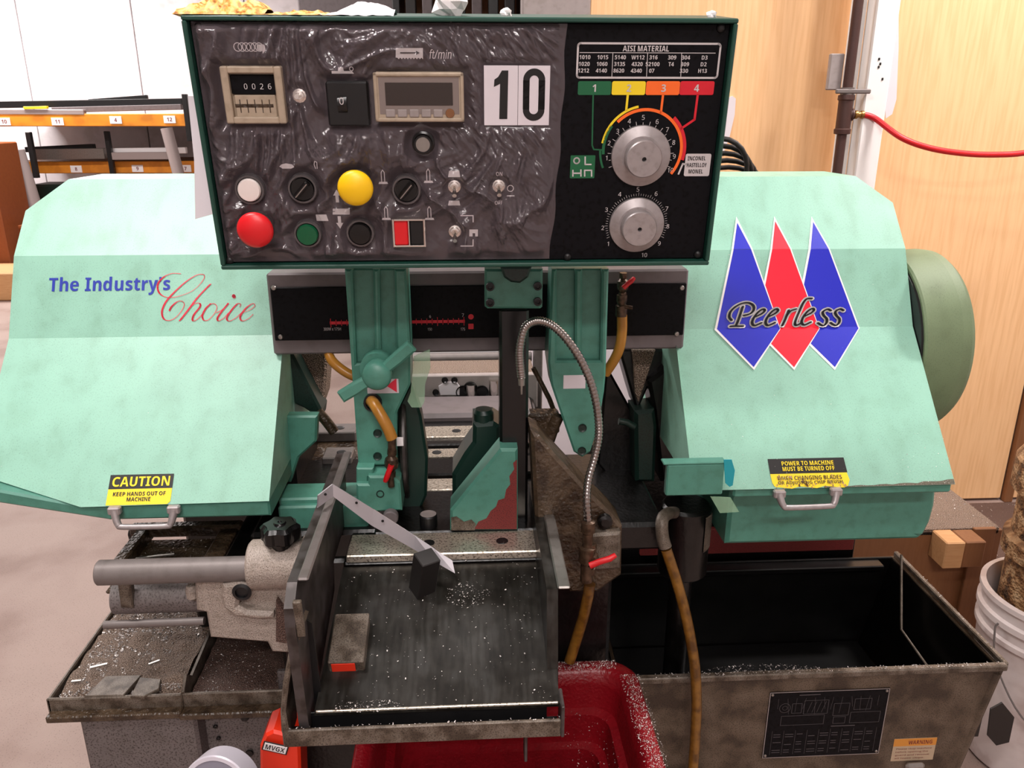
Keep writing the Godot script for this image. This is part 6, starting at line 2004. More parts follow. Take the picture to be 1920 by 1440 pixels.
	s.tube(curve(PackedVector3Array([Vector3(0.2941, 0.8712, -1.067), Vector3(0.2986, 0.8583, -1.065), Vector3(0.3135, 0.8139, -1.06), Vector3(0.3282, 0.7639, -1.055), Vector3(0.3398, 0.7129, -1.05), Vector3(0.3489, 0.6638, -1.048), Vector3(0.3572, 0.5944, -1.05), Vector3(0.3601, 0.5191, -1.05), Vector3(0.3621, 0.4295, -1.05), Vector3(0.3714, 0.2752, -1.05)]), 8), 0.0084, 14)
	tag(put("amber_hose", s, m.amber_old), "long amber hose hanging over the front rim of the coolant trough", "coolant hose")
	s = Solid.new()
	s.tube(curve(PackedVector3Array([Vector3(0.3476, 0.862, -1.2), Vector3(0.3112, 0.9023, -1.125), Vector3(0.2901, 0.9129, -1.085), Vector3(0.2883, 0.8925, -1.072), Vector3(0.2934, 0.8744, -1.068)]), 8), 0.0098, 12)
	tag(put("hose_sleeve", s, m.dirty_steel), "dark metal bend at the top of the long amber hose", "pipe")
	# lower amber hose behind the red bin
	s = Solid.new()
	s.tube(curve(PackedVector3Array([Vector3(0.1739, 0.8315, -1.04), Vector3(0.1713, 0.8083, -1.04), Vector3(0.1666, 0.772, -1.045), Vector3(0.1584, 0.73, -1.05), Vector3(0.1477, 0.6858, -1.05)]), 6), 0.0085, 12)
	tag(put("amber_hose", s, m.amber_old), "amber hose running down behind the red bin's back edge", "coolant hose")



# ---------------------------------------------------------------- the discharge tray

func discharge_tray() -> void:
	var o := thing("discharge_tray", "sloping steel discharge tray with a tall fence on each side and a front lip", "tray", Vector3(-0.04, 0.8, -0.79))
	var b := -Vector3(-0.04, 0.8, -0.79)
	var sx := Basis(Vector3(0, 0, 1), Vector3(0, 1, 0), Vector3(-1, 0, 0))   # outlines given as (depth, height), thickness towards +x
	var s := Solid.new()
	var fl := PackedVector3Array([Vector3(-0.187, 0.889, -1.0125), Vector3(0.108, 0.889, -1.0125), Vector3(0.101, 0.8225, -0.796), Vector3(-0.194, 0.8225, -0.796)])
	s.face([fl[0] + b, fl[1] + b, fl[2] + b, fl[3] + b], Vector3.UP)
	var dn := Vector3(0, -0.005, 0) + b
	s.face([fl[0] + dn, fl[1] + dn, fl[2] + dn, fl[3] + dn], Vector3.DOWN)
	for i in 4:
		s.face([fl[i] + b, fl[(i + 1) % 4] + b, fl[(i + 1) % 4] + dn, fl[i] + dn], fl[i] + fl[(i + 1) % 4] - fl[0] - fl[2])
	put("tray_floor", s, m.tray_steel, o)
	# left fence: upright plate with a bevelled top, then a gusset flaring to the front lip
	s = Solid.new()
	s.prism(PackedVector2Array([Vector2(-1.158, 0.9), Vector2(-1.158, 1.003), Vector2(-0.795, 1.003), Vector2(-0.770, 0.985), Vector2(-0.768, 0.962), Vector2(-0.785, 0.80), Vector2(-1.0, 0.86), Vector2(-1.012, 0.9)]), Transform3D(sx, Vector3(-0.199, 0, 0) + b), -0.0115, 0.0)
	put("left_fence", s, m.fence_steel, o)
	s = Solid.new()
	s.box(Vector3(-0.193, 1.0045, -0.977) + b, Vector3(0.0125, 0.004, 0.362), 0.0018)
	put("fence_edge", s, m.steel_dull, o)
	s = Solid.new()
	s.box(Vector3(-0.1945, 0.972, -0.7705) + b, Vector3(0.0095, 0.05, 0.006), 0.0012, Basis(Vector3.RIGHT, 0.12))
	put("fence_front", s, m.dirty_steel, o)
	# the curved end rim outside the fence, and the dark slot between them
	s = Solid.new()
	s.prism(PackedVector2Array([Vector2(-0.2019, 0.9513), Vector2(-0.2123, 0.9211), Vector2(-0.2216, 0.8837), Vector2(-0.2283, 0.8428), Vector2(-0.2297, 0.8146), Vector2(-0.2259, 0.7941), Vector2(-0.2214, 0.7955), Vector2(-0.2208, 0.8172), Vector2(-0.2222, 0.8425), Vector2(-0.2153, 0.8797), Vector2(-0.206, 0.918), Vector2(-0.1952, 0.9475)]), at_xf(Vector3(0, 0, -0.775) + b), 0.045, 0.002)
	put("end_rim", s, m.dirty_steel, o)
	s = Solid.new()
	s.prism(PackedVector2Array([Vector2(-0.2003, 0.9354), Vector2(-0.21, 0.9067), Vector2(-0.2195, 0.8677), Vector2(-0.2265, 0.8298), Vector2(-0.225, 0.804), Vector2(-0.1903, 0.8039), Vector2(-0.1902, 0.855), Vector2(-0.1935, 0.9294)]), at_xf(Vector3(0, 0, -0.822) + b), 0.003)
	put("end_plate", s, m.black, o)
	s = Solid.new()
	s.box(Vector3(-0.0465, 0.823, -0.7965) + b, Vector3(0.292, 0.0035, 0.003), 0.0008)
	put("floor_edge", s, m.steel_bright, o)
	# right fence
	s = Solid.new()
	s.prism(PackedVector2Array([Vector2(-1.172, 0.9), Vector2(-1.172, 0.941), Vector2(-0.860, 0.941), Vector2(-0.835, 0.80), Vector2(-1.0, 0.85), Vector2(-1.012, 0.9)]), Transform3D(sx, Vector3(0.104, 0, 0) + b), -0.014, 0.0)
	put("right_fence", s, m.tray_steel, o)
	s = Solid.new()
	s.box(Vector3(0.1115, 0.9425, -1.016) + b, Vector3(0.016, 0.004, 0.314), 0.0018)
	put("fence_edge", s, m.steel, o)
	# the trough across the front and its bar
	s = Solid.new()
	s.box(Vector3(-0.064, 0.8025, -0.778) + b, Vector3(0.33, 0.025, 0.005), 0.0015)
	put("front_bar", s, m.dirty_steel, o)
	s = Solid.new()
	s.box(Vector3(-0.064, 0.792, -0.792) + b, Vector3(0.328, 0.003, 0.032), 0.0006)
	s.box(Vector3(-0.064, 0.807, -0.8) + b, Vector3(0.3, 0.026, 0.003), 0.0006)
	put("front_trough", s, m.black, o)
	s = Solid.new()
	s.box(Vector3(0.103, 0.812, -0.792) + b, Vector3(0.004, 0.045, 0.034), 0.001)
	s.box(Vector3(0.06, 0.765, -0.8) + b, Vector3(0.004, 0.05, 0.02), 0.001)
	put("end_plate", s, m.fence_steel, o)
	# two arms that carry the tray from the bed
	s = Solid.new()
	for k in [-0.15, 0.07]:
		s.box(Vector3(k, 0.826, -0.92) + b, Vector3(0.02, 0.04, 0.17), 0.003, Basis(Vector3.RIGHT, 0.3))
	put("support_arm", s, m.oily_black, o)
	# what lies on it
	var tb := Basis(Vector3.RIGHT, 0.30)
	s = Solid.new()
	var c := Vector3(-0.1618, 0.8419, -0.8577)
	var c2 := Vector3(-0.1585, 0.879, -0.8902)
	var w := 0.0447
	var lenz := (Vector3(0, c2.y, c2.z) - Vector3(0, c.y, c.z)).length()
	var ob := thing("steel_block", "low steel block with an orange painted end beside the tray's left fence", "steel block", Vector3(c.x, c.y, c.z - 0.03))
	ob.rotation.x = 0.30
	s.box(Vector3(0, 0.0135, 0.0), Vector3(w, 0.026, 0.075), 0.0015)
	put("block", s, m.dirty_steel, ob)
	s = Solid.new()
	s.box(Vector3(-w * 0.08, 0.0135, 0.0375), Vector3(w * 0.66, 0.02, 0.0012), 0.0004)
	put("orange_paint", s, m.orange_red, ob)
	# dark upright block that the bent strip leans on
	var d := Vector3(-0.0733, 0.8726, -0.9583)
	s = Solid.new()
	s.box(Vector3(0, 0.0335, 0), Vector3(0.028, 0.067, 0.027), 0.0012)
	var db := put("graphite_block", s, m.cable)
	db.position = d + Vector3(0, 0.0, -0.013)
	db.rotation = Vector3(0.30, 0.55, 0)
	tag(db, "small dark upright block on the tray beside the bent strip", "block")
	# bent strip: from the fence across the tray
	var ms := thing("metal_strip", "bent pale metal strip with holes leaning from the left fence into the tray", "metal strip", Vector3(-0.05, 0.9, -1.0))
	b = -Vector3(-0.05, 0.9, -1.0)
	var up := PackedVector3Array([Vector3(-0.201, 1.0314, -0.955), Vector3(-0.187, 1.0327, -0.985), Vector3(-0.1373, 0.9862, -1.0), Vector3(-0.0819, 0.9431, -1.0), Vector3(-0.0549, 0.9223, -0.998), Vector3(-0.0304, 0.9083, -0.99)])
	var dn2 := PackedVector3Array([Vector3(-0.203, 1.0136, -0.955), Vector3(-0.1876, 1.0145, -0.985), Vector3(-0.1416, 0.9616, -1.0), Vector3(-0.0842, 0.922, -1.0), Vector3(-0.0543, 0.9065, -0.99), Vector3(-0.0268, 0.895, -0.978)])
	s = Solid.new()
	for i in 5:
		var n := (up[i + 1] - up[i]).cross(dn2[i] - up[i]).normalized()
		var t := n * 0.0016
		s.face([up[i] + b, up[i + 1] + b, dn2[i + 1] + b, dn2[i] + b], -n)
		s.face([up[i] + b + t, up[i + 1] + b + t, dn2[i + 1] + b + t, dn2[i] + b + t], n)
		s.face([up[i] + b, up[i + 1] + b, up[i + 1] + b + t, up[i] + b + t], Vector3.UP)
		s.face([dn2[i] + b, dn2[i + 1] + b, dn2[i + 1] + b + t, dn2[i] + b + t], Vector3.DOWN)
	put("strip", s, m.strip_metal, ms)
	for k in [Vector3(-0.1934, 1.028, -0.966), Vector3(-0.1579, 1.0014, -0.992), Vector3(-0.1248, 0.9696, -0.998)]:
		s = Solid.new()
		s.lathe([Vector2(0, 0), Vector2(0.0019, 0), Vector2(0.0019, 0.0006), Vector2(0, 0.0006)], at_xf(k + b + Vector3(0, 0.001, 0.003), PI / 2), 12)
		put("strip_hole", s, m.black, ms)


# ---------------------------------------------------------------- the work stop on the left

func work_stop() -> void:
	var o := thing("work_stop", "pale cast work stop with thick round bar and black knob above the chip pan", "work stop", Vector3(-0.33, 0.75, -1.0))
	var b := -Vector3(-0.33, 0.75, -1.0)
	var s := Solid.new()
	s.lathe([Vector2(0, 0), Vector2(0.0165, 0), Vector2(0.0176, 0.0012), Vector2(0.0176, 0.31), Vector2(0, 0.31)], at_xf(Vector3(-0.521, 0.899, -1.0) + b, 0, 0, -PI / 2), 36)
	put("round_bar", s, m.steel_dull, o)
	s = Solid.new()
	s.lathe([Vector2(0.017, 0), Vector2(0.031, 0), Vector2(0.034, 0.003), Vector2(0.034, 0.072), Vector2(0.031, 0.075), Vector2(0, 0.075)], at_xf(Vector3(-0.312, 0.906, -1.0) + b, 0, 0, -PI / 2), 40)
	s.box(Vector3(-0.227, 0.915, -1.01) + b, Vector3(0.03, 0.05, 0.05), 0.008)
	put("collar", s, m.cast_grey, o)
	# lobed clamping knob
	s = Solid.new()
	var kc := Vector3(-0.2649, 0.9589, -0.995) + b
	var lob := PackedVector2Array()
	for i in 48:
		var t := TAU * i / 48.0
		lob.append(Vector2.from_angle(t) * (0.0255 + 0.0022 * cos(t * 6.0)))
	s.prism(lob, Transform3D(Basis(Vector3.RIGHT, Vector3(0, 0, -1), Vector3.UP), kc + Vector3(0, 0.012, 0)), 0.022, 0.005)
	s.lathe([Vector2(0, -0.032), Vector2(0.013, -0.032), Vector2(0.015, -0.01), Vector2(0, -0.01)], at_xf(kc), 16)
	s.lathe([Vector2(0, 0.0118), Vector2(0.009, 0.0118), Vector2(0.0075, 0.0145), Vector2(0.003, 0.0145), Vector2(0.002, 0.0125), Vector2(0, 0.0125)], at_xf(kc), 18)
	put("clamp_knob", s, m.gloss_black, o)
	# carrying casting with its curved rib
	s = Solid.new()
	s.prism(PackedVector2Array([Vector2(-0.3923, 0.8851), Vector2(-0.3361, 0.8875), Vector2(-0.3145, 0.8825), Vector2(-0.2434, 0.88), Vector2(-0.2526, 0.8232), Vector2(-0.2722, 0.7548), Vector2(-0.2965, 0.7577), Vector2(-0.3018, 0.7745), Vector2(-0.3819, 0.7859), Vector2(-0.3829, 0.8281), Vector2(-0.3959, 0.8321)]), at_xf(Vector3(0, 0, -1.0) + b), 0.05, 0.004)
	put("casting", s, m.cast_grey, o)
	s = Solid.new()
	s.prism(PackedVector2Array([Vector2(-0.3501, 0.8821), Vector2(-0.3249, 0.8863), Vector2(-0.311, 0.879), Vector2(-0.3121, 0.8687), Vector2(-0.3291, 0.8607), Vector2(-0.332, 0.8469), Vector2(-0.3211, 0.8387), Vector2(-0.2844, 0.8347), Vector2(-0.2854, 0.8242), Vector2(-0.3048, 0.8231), Vector2(-0.3383, 0.8297), Vector2(-0.3529, 0.8442), Vector2(-0.355, 0.8651)]), at_xf(Vector3(0, 0, -0.985) + b), 0.02, 0.005)
	put("curved_rib", s, m.cast_grey, o)
	s = Solid.new()
	s.lathe([Vector2(0, 0), Vector2(0.012, 0), Vector2(0.0135, 0.002), Vector2(0.009, 0.004), Vector2(0.008, -0.004)], at_xf(Vector3(-0.3228, 0.873, -0.983) + b, PI / 2), 20)
	put("socket_screw", s, m.black, o)
	s = Solid.new()
	s.prism(PackedVector2Array([Vector2(-0.2793, 0.8534), Vector2(-0.2568, 0.809), Vector2(-0.2615, 0.7807), Vector2(-0.2857, 0.7852)]), at_xf(Vector3(0, 0, -0.985) + b), 0.02, 0.003)
	put("chip_pocket", s, m.chip_dust, o)
	# bracket down to the pan
	s = Solid.new()
	s.box(Vector3(-0.35, 0.75, -1.25) + b, Vector3(0.08, 0.2, 0.14), 0.004)
	s.box(Vector3(-0.33, 0.84, -1.13) + b, Vector3(0.1, 0.05, 0.2), 0.004)
	put("pedestal", s, m.oily_black, o)
	# the slide frame behind the bar
	o = thing("vise_carriage", "oily slide frame with round cylinder behind the work stop's bar", "slide", Vector3(-0.48, 0.62, -1.12))
	b = -Vector3(-0.48, 0.62, -1.12)
	s = Solid.new()
	s.box(Vector3(-0.538, 0.85, -1.15) + b, Vector3(0.02, 0.026, 0.13), 0.003)
	s.box(Vector3(-0.47, 0.856, -1.2) + b, Vector3(0.18, 0.02, 0.02), 0.003)
	s.box(Vector3(-0.4, 0.845, -1.115) + b, Vector3(0.03, 0.03, 0.17), 0.003)
	put("frame", s, m.oily_brown, o)
	s = Solid.new()
	s.box(Vector3(-0.475, 0.838, -1.12) + b, Vector3(0.13, 0.006, 0.15), 0.002)
	put("slide_plate", s, m.oily_brown, o)
	s = Solid.new()
	s.lathe([Vector2(0, 0), Vector2(0.026, 0), Vector2(0.026, 0.13), Vector2(0, 0.13)], at_xf(Vector3(-0.532, 0.822, -1.06) + b, 0, 0, -PI / 2), 28)
	put("cylinder", s, m.base_grey, o)
	s = Solid.new()
	s.tube(PackedVector3Array([Vector3(-0.545, 0.79, -1.035) + b, Vector3(-0.4, 0.792, -1.035) + b]), 0.006, 12)
	put("tie_rod", s, m.steel_dull, o)
	s = Solid.new()
	s.prism(PackedVector2Array([Vector2(-0.5133, 0.8704), Vector2(-0.4954, 0.8654), Vector2(-0.4969, 0.819), Vector2(-0.5148, 0.8214)]), at_xf(Vector3(0, 0, -1.03) + b), 0.012, 0.002)
	s.prism(PackedVector2Array([Vector2(-0.4106, 0.8625), Vector2(-0.3863, 0.8634), Vector2(-0.3892, 0.8259), Vector2(-0.4118, 0.8285)]), at_xf(Vector3(0, 0, -1.03) + b), 0.03, 0.003)
	put("end_lug", s, m.dirty_steel, o)
	for q in [Vector3(-0.5578, 0.8506, -1.2), Vector3(-0.5464, 0.8581, -1.2), Vector3(-0.4042, 0.8577, -1.015)]:
		s = Solid.new()
		s.lathe([Vector2(0, -0.012), Vector2(0.008, -0.012), Vector2(0.009, 0.0), Vector2(0.006, 0.008), Vector2(0, 0.008)], at_xf(q + b), 8)
		put("bolt", s, m.oily_black if q.z < -1.1 else m.cast_grey, o)
	s = Solid.new()
	s.box(Vector3(-0.5021, 0.845, -1.1341), Vector3(0.062, 0.0022, 0.004), 0.0005, Basis(Vector3.UP, 0.16))
	tag(put("steel_sliver", s, m.steel), "long bright sliver on the slide plate behind the round bar", "sliver")


# ---------------------------------------------------------------- right of the saw

func right_side() -> void:
	# the coolant trough
	var o := thing("coolant_trough", "deep black coolant trough with chip covered rim and grimy grey front", "trough", Vector3(0.6, 0, -1.27))
	var b := -Vector3(0.6, 0, -1.27)
	var s := Solid.new()
	s.prism(PackedVector2Array([Vector2(0.235, 0.618), Vector2(0.892, 0.618), Vector2(0.795, 0.05), Vector2(0.29, 0.05)]), at_xf(Vector3(0, 0, -1.089) + b), 0.006, 0.001)
	put("front_wall", s, m.trough_grey, o)
	s = Solid.new()
	s.box(Vector3(0.5665, 0.6145, -1.0885) + b, Vector3(0.665, 0.012, 0.012), 0.002)
	s.box(Vector3(0.9, 0.6145, -1.275) + b, Vector3(0.01, 0.012, 0.37), 0.002)
	put("rim", s, m.dirty_steel, o)
	# tapering right corner
	s = Solid.new()
	var c0 := [Vector3(0.897, 0.608, -1.0895), Vector3(0.897, 0.608, -1.46), Vector3(0.80, 0.05, -1.46), Vector3(0.80, 0.05, -1.0945)]
	var q0 := []
	var q1 := []
	for q in c0:
		q0.append(q + b)
		q1.append(q + b + Vector3(-0.006, 0, 0))
	s.face(q0, Vector3.RIGHT)
	s.face(q1, Vector3.LEFT)
	s.face([q0[0], q0[3], q1[3], q1[0]], Vector3.BACK)
	s.face([q0[0], q0[1], q1[1], q1[0]], Vector3.UP)
	s.tube(PackedVector3Array([Vector3(0.886, 0.6, -1.094) + b, Vector3(0.794, 0.05, -1.1) + b]), 0.0085, 12)
	put("right_wall", s, m.trough_grey, o)
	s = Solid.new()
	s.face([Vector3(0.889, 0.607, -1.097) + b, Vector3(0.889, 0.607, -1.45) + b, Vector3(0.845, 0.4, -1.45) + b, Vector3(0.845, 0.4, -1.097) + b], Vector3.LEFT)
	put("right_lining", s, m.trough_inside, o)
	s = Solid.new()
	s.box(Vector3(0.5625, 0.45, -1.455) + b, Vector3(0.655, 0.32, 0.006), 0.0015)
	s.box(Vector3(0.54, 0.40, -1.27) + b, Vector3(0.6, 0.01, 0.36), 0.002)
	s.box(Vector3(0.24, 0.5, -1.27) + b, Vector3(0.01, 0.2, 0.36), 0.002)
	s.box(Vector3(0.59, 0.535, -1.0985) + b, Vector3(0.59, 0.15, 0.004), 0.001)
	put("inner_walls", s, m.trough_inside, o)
	s = Solid.new()
	s.tube(PackedVector3Array([Vector3(0.872, 0.6508, -1.3941) + b, Vector3(0.845, 0.534, -1.308) + b, Vector3(0.845, 0.523, -1.2114) + b]), 0.0025, 8)
	put("weld_seam", s, m.dirty_steel, o)
	# dark slab behind and the shelf along the back of the trough
	s = Solid.new()
	s.box(Vector3(0.55, 0.6, -1.44) + b, Vector3(0.62, 0.012, 0.03), 0.002)
	put("back_shelf", s, m.trough_inside, o)
	s = Solid.new()
	s.box(Vector3(0.52, 0.66, -1.5) + b, Vector3(0.6, 0.42, 0.04), 0.003)
	put("back_plate", s, m.oily_black, o)
	s = Solid.new()
	s.box(Vector3(0.58, 0.65, -1.474) + b, Vector3(0.46, 0.06, 0.012), 0.002)
	put("red_strip", s, m.dull_red, o)
	# schematic plate, riveted on
	var pz := -1.0888
	var a := Vector3(0.494, 0.4411, -1.0888)
	var e := Vector3(0.7023, 0.5799, -1.0888)
	s = Solid.new()
	s.box(Vector3((a.x + e.x) / 2, (a.y + e.y) / 2, pz + 0.0006) + b, Vector3(e.x - a.x, e.y - a.y, 0.0014), 0.0004)
	var pl := put("schematic_plate", s, m.panel_black, o)
	var fr := at_xf(Vector3(0, 0, pz + 0.0016) + b)
	var p := Print.new()
	var ww := e.x - a.x
	var hh := e.y - a.y
	p.line(PackedVector2Array([Vector2(a.x + 0.001, a.y + 0.001), Vector2(e.x - 0.001, a.y + 0.001), Vector2(e.x - 0.001, e.y - 0.001), Vector2(a.x + 0.001, e.y - 0.001)]), 0.0012, fr, true)
	put("plate_edge", p, m.plate_grey, pl)
	p = Print.new()
	# drawings in the upper half, the parts table below
	var at := func(u: float, v: float) -> Vector2:
		return Vector2(a.x + ww * u, a.y + hh * v)
	p.line(disc(at.call(0.14, 0.76), ww * 0.045, 18), 0.0006, fr, true)
	p.line(disc(at.call(0.14, 0.76), ww * 0.02, 12), 0.0005, fr, true)
	for k in [[0.2, 0.68, 0.28, 0.82], [0.3, 0.66, 0.5, 0.86], [0.12, 0.5, 0.48, 0.64], [0.55, 0.62, 0.68, 0.8], [0.7, 0.5, 0.95, 0.66], [0.72, 0.7, 0.86, 0.86], [0.56, 0.5, 0.66, 0.6]]:
		p.line(PackedVector2Array([at.call(k[0], k[1]), at.call(k[2], k[1]), at.call(k[2], k[3]), at.call(k[0], k[3])]), 0.0006, fr, true)
	for k in 12:
		var u := 0.08 + 0.076 * k
		p.line(PackedVector2Array([at.call(u, 0.9), at.call(u + 0.02 * sin(k * 1.7), 0.7 + 0.05 * cos(k * 2.3))]), 0.0004, fr)
	for k in 4:
		p.line(PackedVector2Array([at.call(0.33 + 0.04 * k, 0.68), at.call(0.36 + 0.04 * k, 0.84)]), 0.0005, fr)
	for k in 10:
		p.line(PackedVector2Array([at.call(0.06 + 0.098 * k, 0.05), at.call(0.06 + 0.098 * k, 0.42)]), 0.0004, fr)
	for r in 3:
		for k in 9:
			for l in 2:
				if (r * 9 + k + l) % 7 != 3:
					p.line(PackedVector2Array([at.call(0.075 + 0.098 * k, 0.36 - 0.12 * r - 0.035 * l), at.call(0.13 + 0.098 * k + 0.012 * sin(r + k * 2.0), 0.36 - 0.12 * r - 0.035 * l)]), 0.0011, fr)
	p.line(PackedVector2Array([at.call(0.25, 0.945), at.call(0.42, 0.945)]), 0.0014, fr)
	p.line(PackedVector2Array([at.call(0.55, 0.46), at.call(0.75, 0.46)]), 0.0014, fr)
	put("schematic_print", p, m.faded_print, pl)
	for k in [[0.025, 0.04], [0.975, 0.04], [0.025, 0.96], [0.975, 0.96]]:
		s = Solid.new()
		var c: Vector2 = at.call(k[0], k[1])
		s.lathe([Vector2(0, 0), Vector2(0.0028, 0), Vector2(0.002, 0.0014), Vector2(0, 0.0018)], at_xf(Vector3(c.x, c.y, pz + 0.001) + b, PI / 2), 10)
		put("rivet", s, m.steel, pl)
	# warning label
	a = Vector3(0.7265, 0.4221, -1.0888)
	e = Vector3(0.8033, 0.4707, -1.0888)
	ww = e.x - a.x
	hh = e.y - a.y
	s = Solid.new()
	s.box(Vector3((a.x + e.x) / 2, (a.y + e.y) / 2, pz + 0.0004) + b, Vector3(ww, hh, 0.0008), 0.0002)
	var wl := put("warning_label", s, m.old_label, o)
	p = Print.new()
	p.poly(rrect(Vector2(a.x, e.y - hh * 0.33), Vector2(e.x, e.y), 0.0005), at_xf(Vector3(0, 0, pz + 0.0010) + b))
	put("warning_band", p, m.amber_print, wl)
	p = Print.new()
	fr = at_xf(Vector3(0, 0, pz + 0.0013) + b)
	p.text("WARNING", bold, Vector2(a.x + ww * 0.62, e.y - hh * 0.17), ww * 0.56, hh * 0.17, fr, 0.0, true)
	for i in 4:
		p.text(["Please stop machine", "before opening the", "guard and remove", "all loose chips."][i], sans, Vector2(a.x + ww * 0.08, e.y - hh * (0.5 + 0.14 * i)), ww * [0.84, 0.76, 0.8, 0.7][i], hh * 0.09, fr)
	put("lettering", p, m.dull_red, wl)
	s = Solid.new()
	s.box(Vector3(0.7669, 0.4179, -1.08) + b, Vector3(0.035, 0.014, 0.012), 0.005)
	put("latch", s, m.steel, o)

	# pump motor behind the hose, and the small green box above it
	var mo := thing("coolant_pump", "dark round coolant pump under the small green box", "pump", Vector3(0.3573, 0.8286, -1.19) * Vector3(1, 0, 1) + Vector3(0, 0.606, 0))
	var top := 0.886 - 0.606
	s = Solid.new()
	s.lathe([Vector2(0, top - 0.13), Vector2(0.038, top - 0.13), Vector2(0.042, top - 0.126), Vector2(0.042, top - 0.005), Vector2(0.037, top), Vector2(0, top)], at_xf(Vector3.ZERO), 36)
	put("pump_body", s, m.oily_black, mo)
	s = Solid.new()
	s.lathe([Vector2(0.0425, top - 0.075), Vector2(0.0435, top - 0.073), Vector2(0.0435, top - 0.012), Vector2(0.0425, top - 0.01)], at_xf(Vector3.ZERO), 16, false, 0.35, 1.0)
	put("pale_patch", s, m.dirty_steel, mo)  # paler strip on the right flank of the body
	s = Solid.new()
	s.tube(PackedVector3Array([Vector3(0, -0.2, 0), Vector3(0, top - 0.12, 0)]), 0.02, 12)
	put("pump_column", s, m.oily_black, mo)
	s = Solid.new()
	var g0 := Vector3(0.2751, 0.9846, -1.02)
	var g1 := Vector3(0.3576, 1.0333, -1.02)
	s.box(Vector3((g0.x + g1.x) / 2, (g0.y + g1.y) / 2, -1.027), Vector3(g1.x - g0.x, g1.y - g0.y, 0.013), 0.002)
	s.box(Vector3((g0.x + g1.x) / 2 - 0.002, g1.y + 0.0015, -1.029), Vector3(g1.x - g0.x + 0.008, 0.003, 0.018), 0.001)
	var bx := thing("junction_box", "small green box with torn tape at the inner edge of the right cover", "box", Vector3((g0.x + g1.x) / 2, g0.y, -1.035))
	put("box_body", s, m.green_dark, bx).position = -bx.position
	s = Solid.new()
	s.prism(PackedVector2Array([Vector2(0.3541, 1.0409), Vector2(0.3655, 1.0406), Vector2(0.3716, 1.024), Vector2(0.3706, 1.0007), Vector2(0.3662, 0.9983), Vector2(0.3595, 1.0044)]), at_xf(Vector3(0, 0, -1.018)), 0.0012)
	put("blue_tape", s, m.teal, bx).position = -bx.position
	s = Solid.new()
	s.prism(PackedVector2Array([Vector2(0.3395, 0.9839), Vector2(0.3692, 0.9814), Vector2(0.3838, 0.958), Vector2(0.3557, 0.957)]), at_xf(Vector3(0, 0, -1.018)), 0.001)
	put("clear_tape", s, m.green_film, bx).position = -bx.position
	# crate of plywood behind the trough
	o = thing("wooden_crate", "plywood crate behind the trough, its top buried in metal chips", "crate", Vector3(1.08, 0, -2.0))
	b = -Vector3(1.08, 0, -2.0)
	s = Solid.new()
	s.box(Vector3(1.06, 0.235, -1.81) + b, Vector3(0.66, 0.47, 0.02), 0.002)
	s.box(Vector3(1.375, 0.235, -2.05) + b, Vector3(0.02, 0.47, 0.46), 0.002)
	s.box(Vector3(0.74, 0.235, -2.05) + b, Vector3(0.02, 0.47, 0.46), 0.002)
	s.box(Vector3(1.06, 0.235, -2.27) + b, Vector3(0.66, 0.47, 0.02), 0.002)
	put("crate_side", s, m.wood_dark, o)
	s = Solid.new()
	s.box(Vector3(1.06, 0.468, -2.04) + b, Vector3(0.64, 0.02, 0.48), 0.002)
	put("crate_top", s, m.chip_bed, o)
	s = Solid.new()
	s.box(Vector3(1.335, 0.24, -1.795) + b, Vector3(0.06, 0.48, 0.012), 0.002)
	put("corner_board", s, m.wood_dark, o)
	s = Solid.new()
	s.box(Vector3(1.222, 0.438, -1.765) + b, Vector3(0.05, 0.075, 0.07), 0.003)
	put("timber_lit_side", s, m.wood_pale, o)  # lit side of the timber, its light put into the pale colour
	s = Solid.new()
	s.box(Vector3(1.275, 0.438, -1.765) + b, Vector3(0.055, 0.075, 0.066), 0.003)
	put("timber_shaded_side", s, m.wood_dark, o)  # same timber, the shaded side put into a darker wood
	# dark chip strewn mat on the floor beside it
	s = Solid.new()
	s.box(Vector3(1.95, 0.012, -2.3), Vector3(1.1, 0.024, 1.0), 0.004)
	tag(put("floor_mat", s, m.chip_dust), "dark chip strewn mat on the floor between crate and plywood wall", "mat")
	# white bucket with a crusted drum standing in it
	o = thing("white_bucket", "stained white plastic bucket at the right edge behind the trough", "bucket", Vector3(1.362, 0, -1.53))
	s = Solid.new()
	s.lathe([Vector2(0, 0.004), Vector2(0.135, 0.004), Vector2(0.14, 0.01), Vector2(0.158, 0.345), Vector2(0.166, 0.35), Vector2(0.166, 0.362), Vector2(0.159, 0.366), Vector2(0.160, 0.39), Vector2(0.169, 0.394), Vector2(0.169, 0.408), Vector2(0.161, 0.412), Vector2(0.162, 0.436), Vector2(0.169, 0.44), Vector2(0.169, 0.452), Vector2(0.157, 0.454), Vector2(0.156, 0.44), Vector2(0.134, 0.02), Vector2(0, 0.02)], at_xf(Vector3.ZERO), 64)
	put("bucket_wall", s, m.bucket_white, o)
	s = Solid.new()
	s.tube(curve(PackedVector3Array([Vector3(-0.166, 0.40, 0.03), Vector3(-0.172, 0.38, 0.032), Vector3(-0.168, 0.3, 0.06), Vector3(-0.12, 0.2, 0.13), Vector3(0.0, 0.16, 0.172), Vector3(0.12, 0.2, 0.13)]), 6), 0.0022, 8)
	put("bail", s, m.steel_dull, o)
	s = Solid.new()
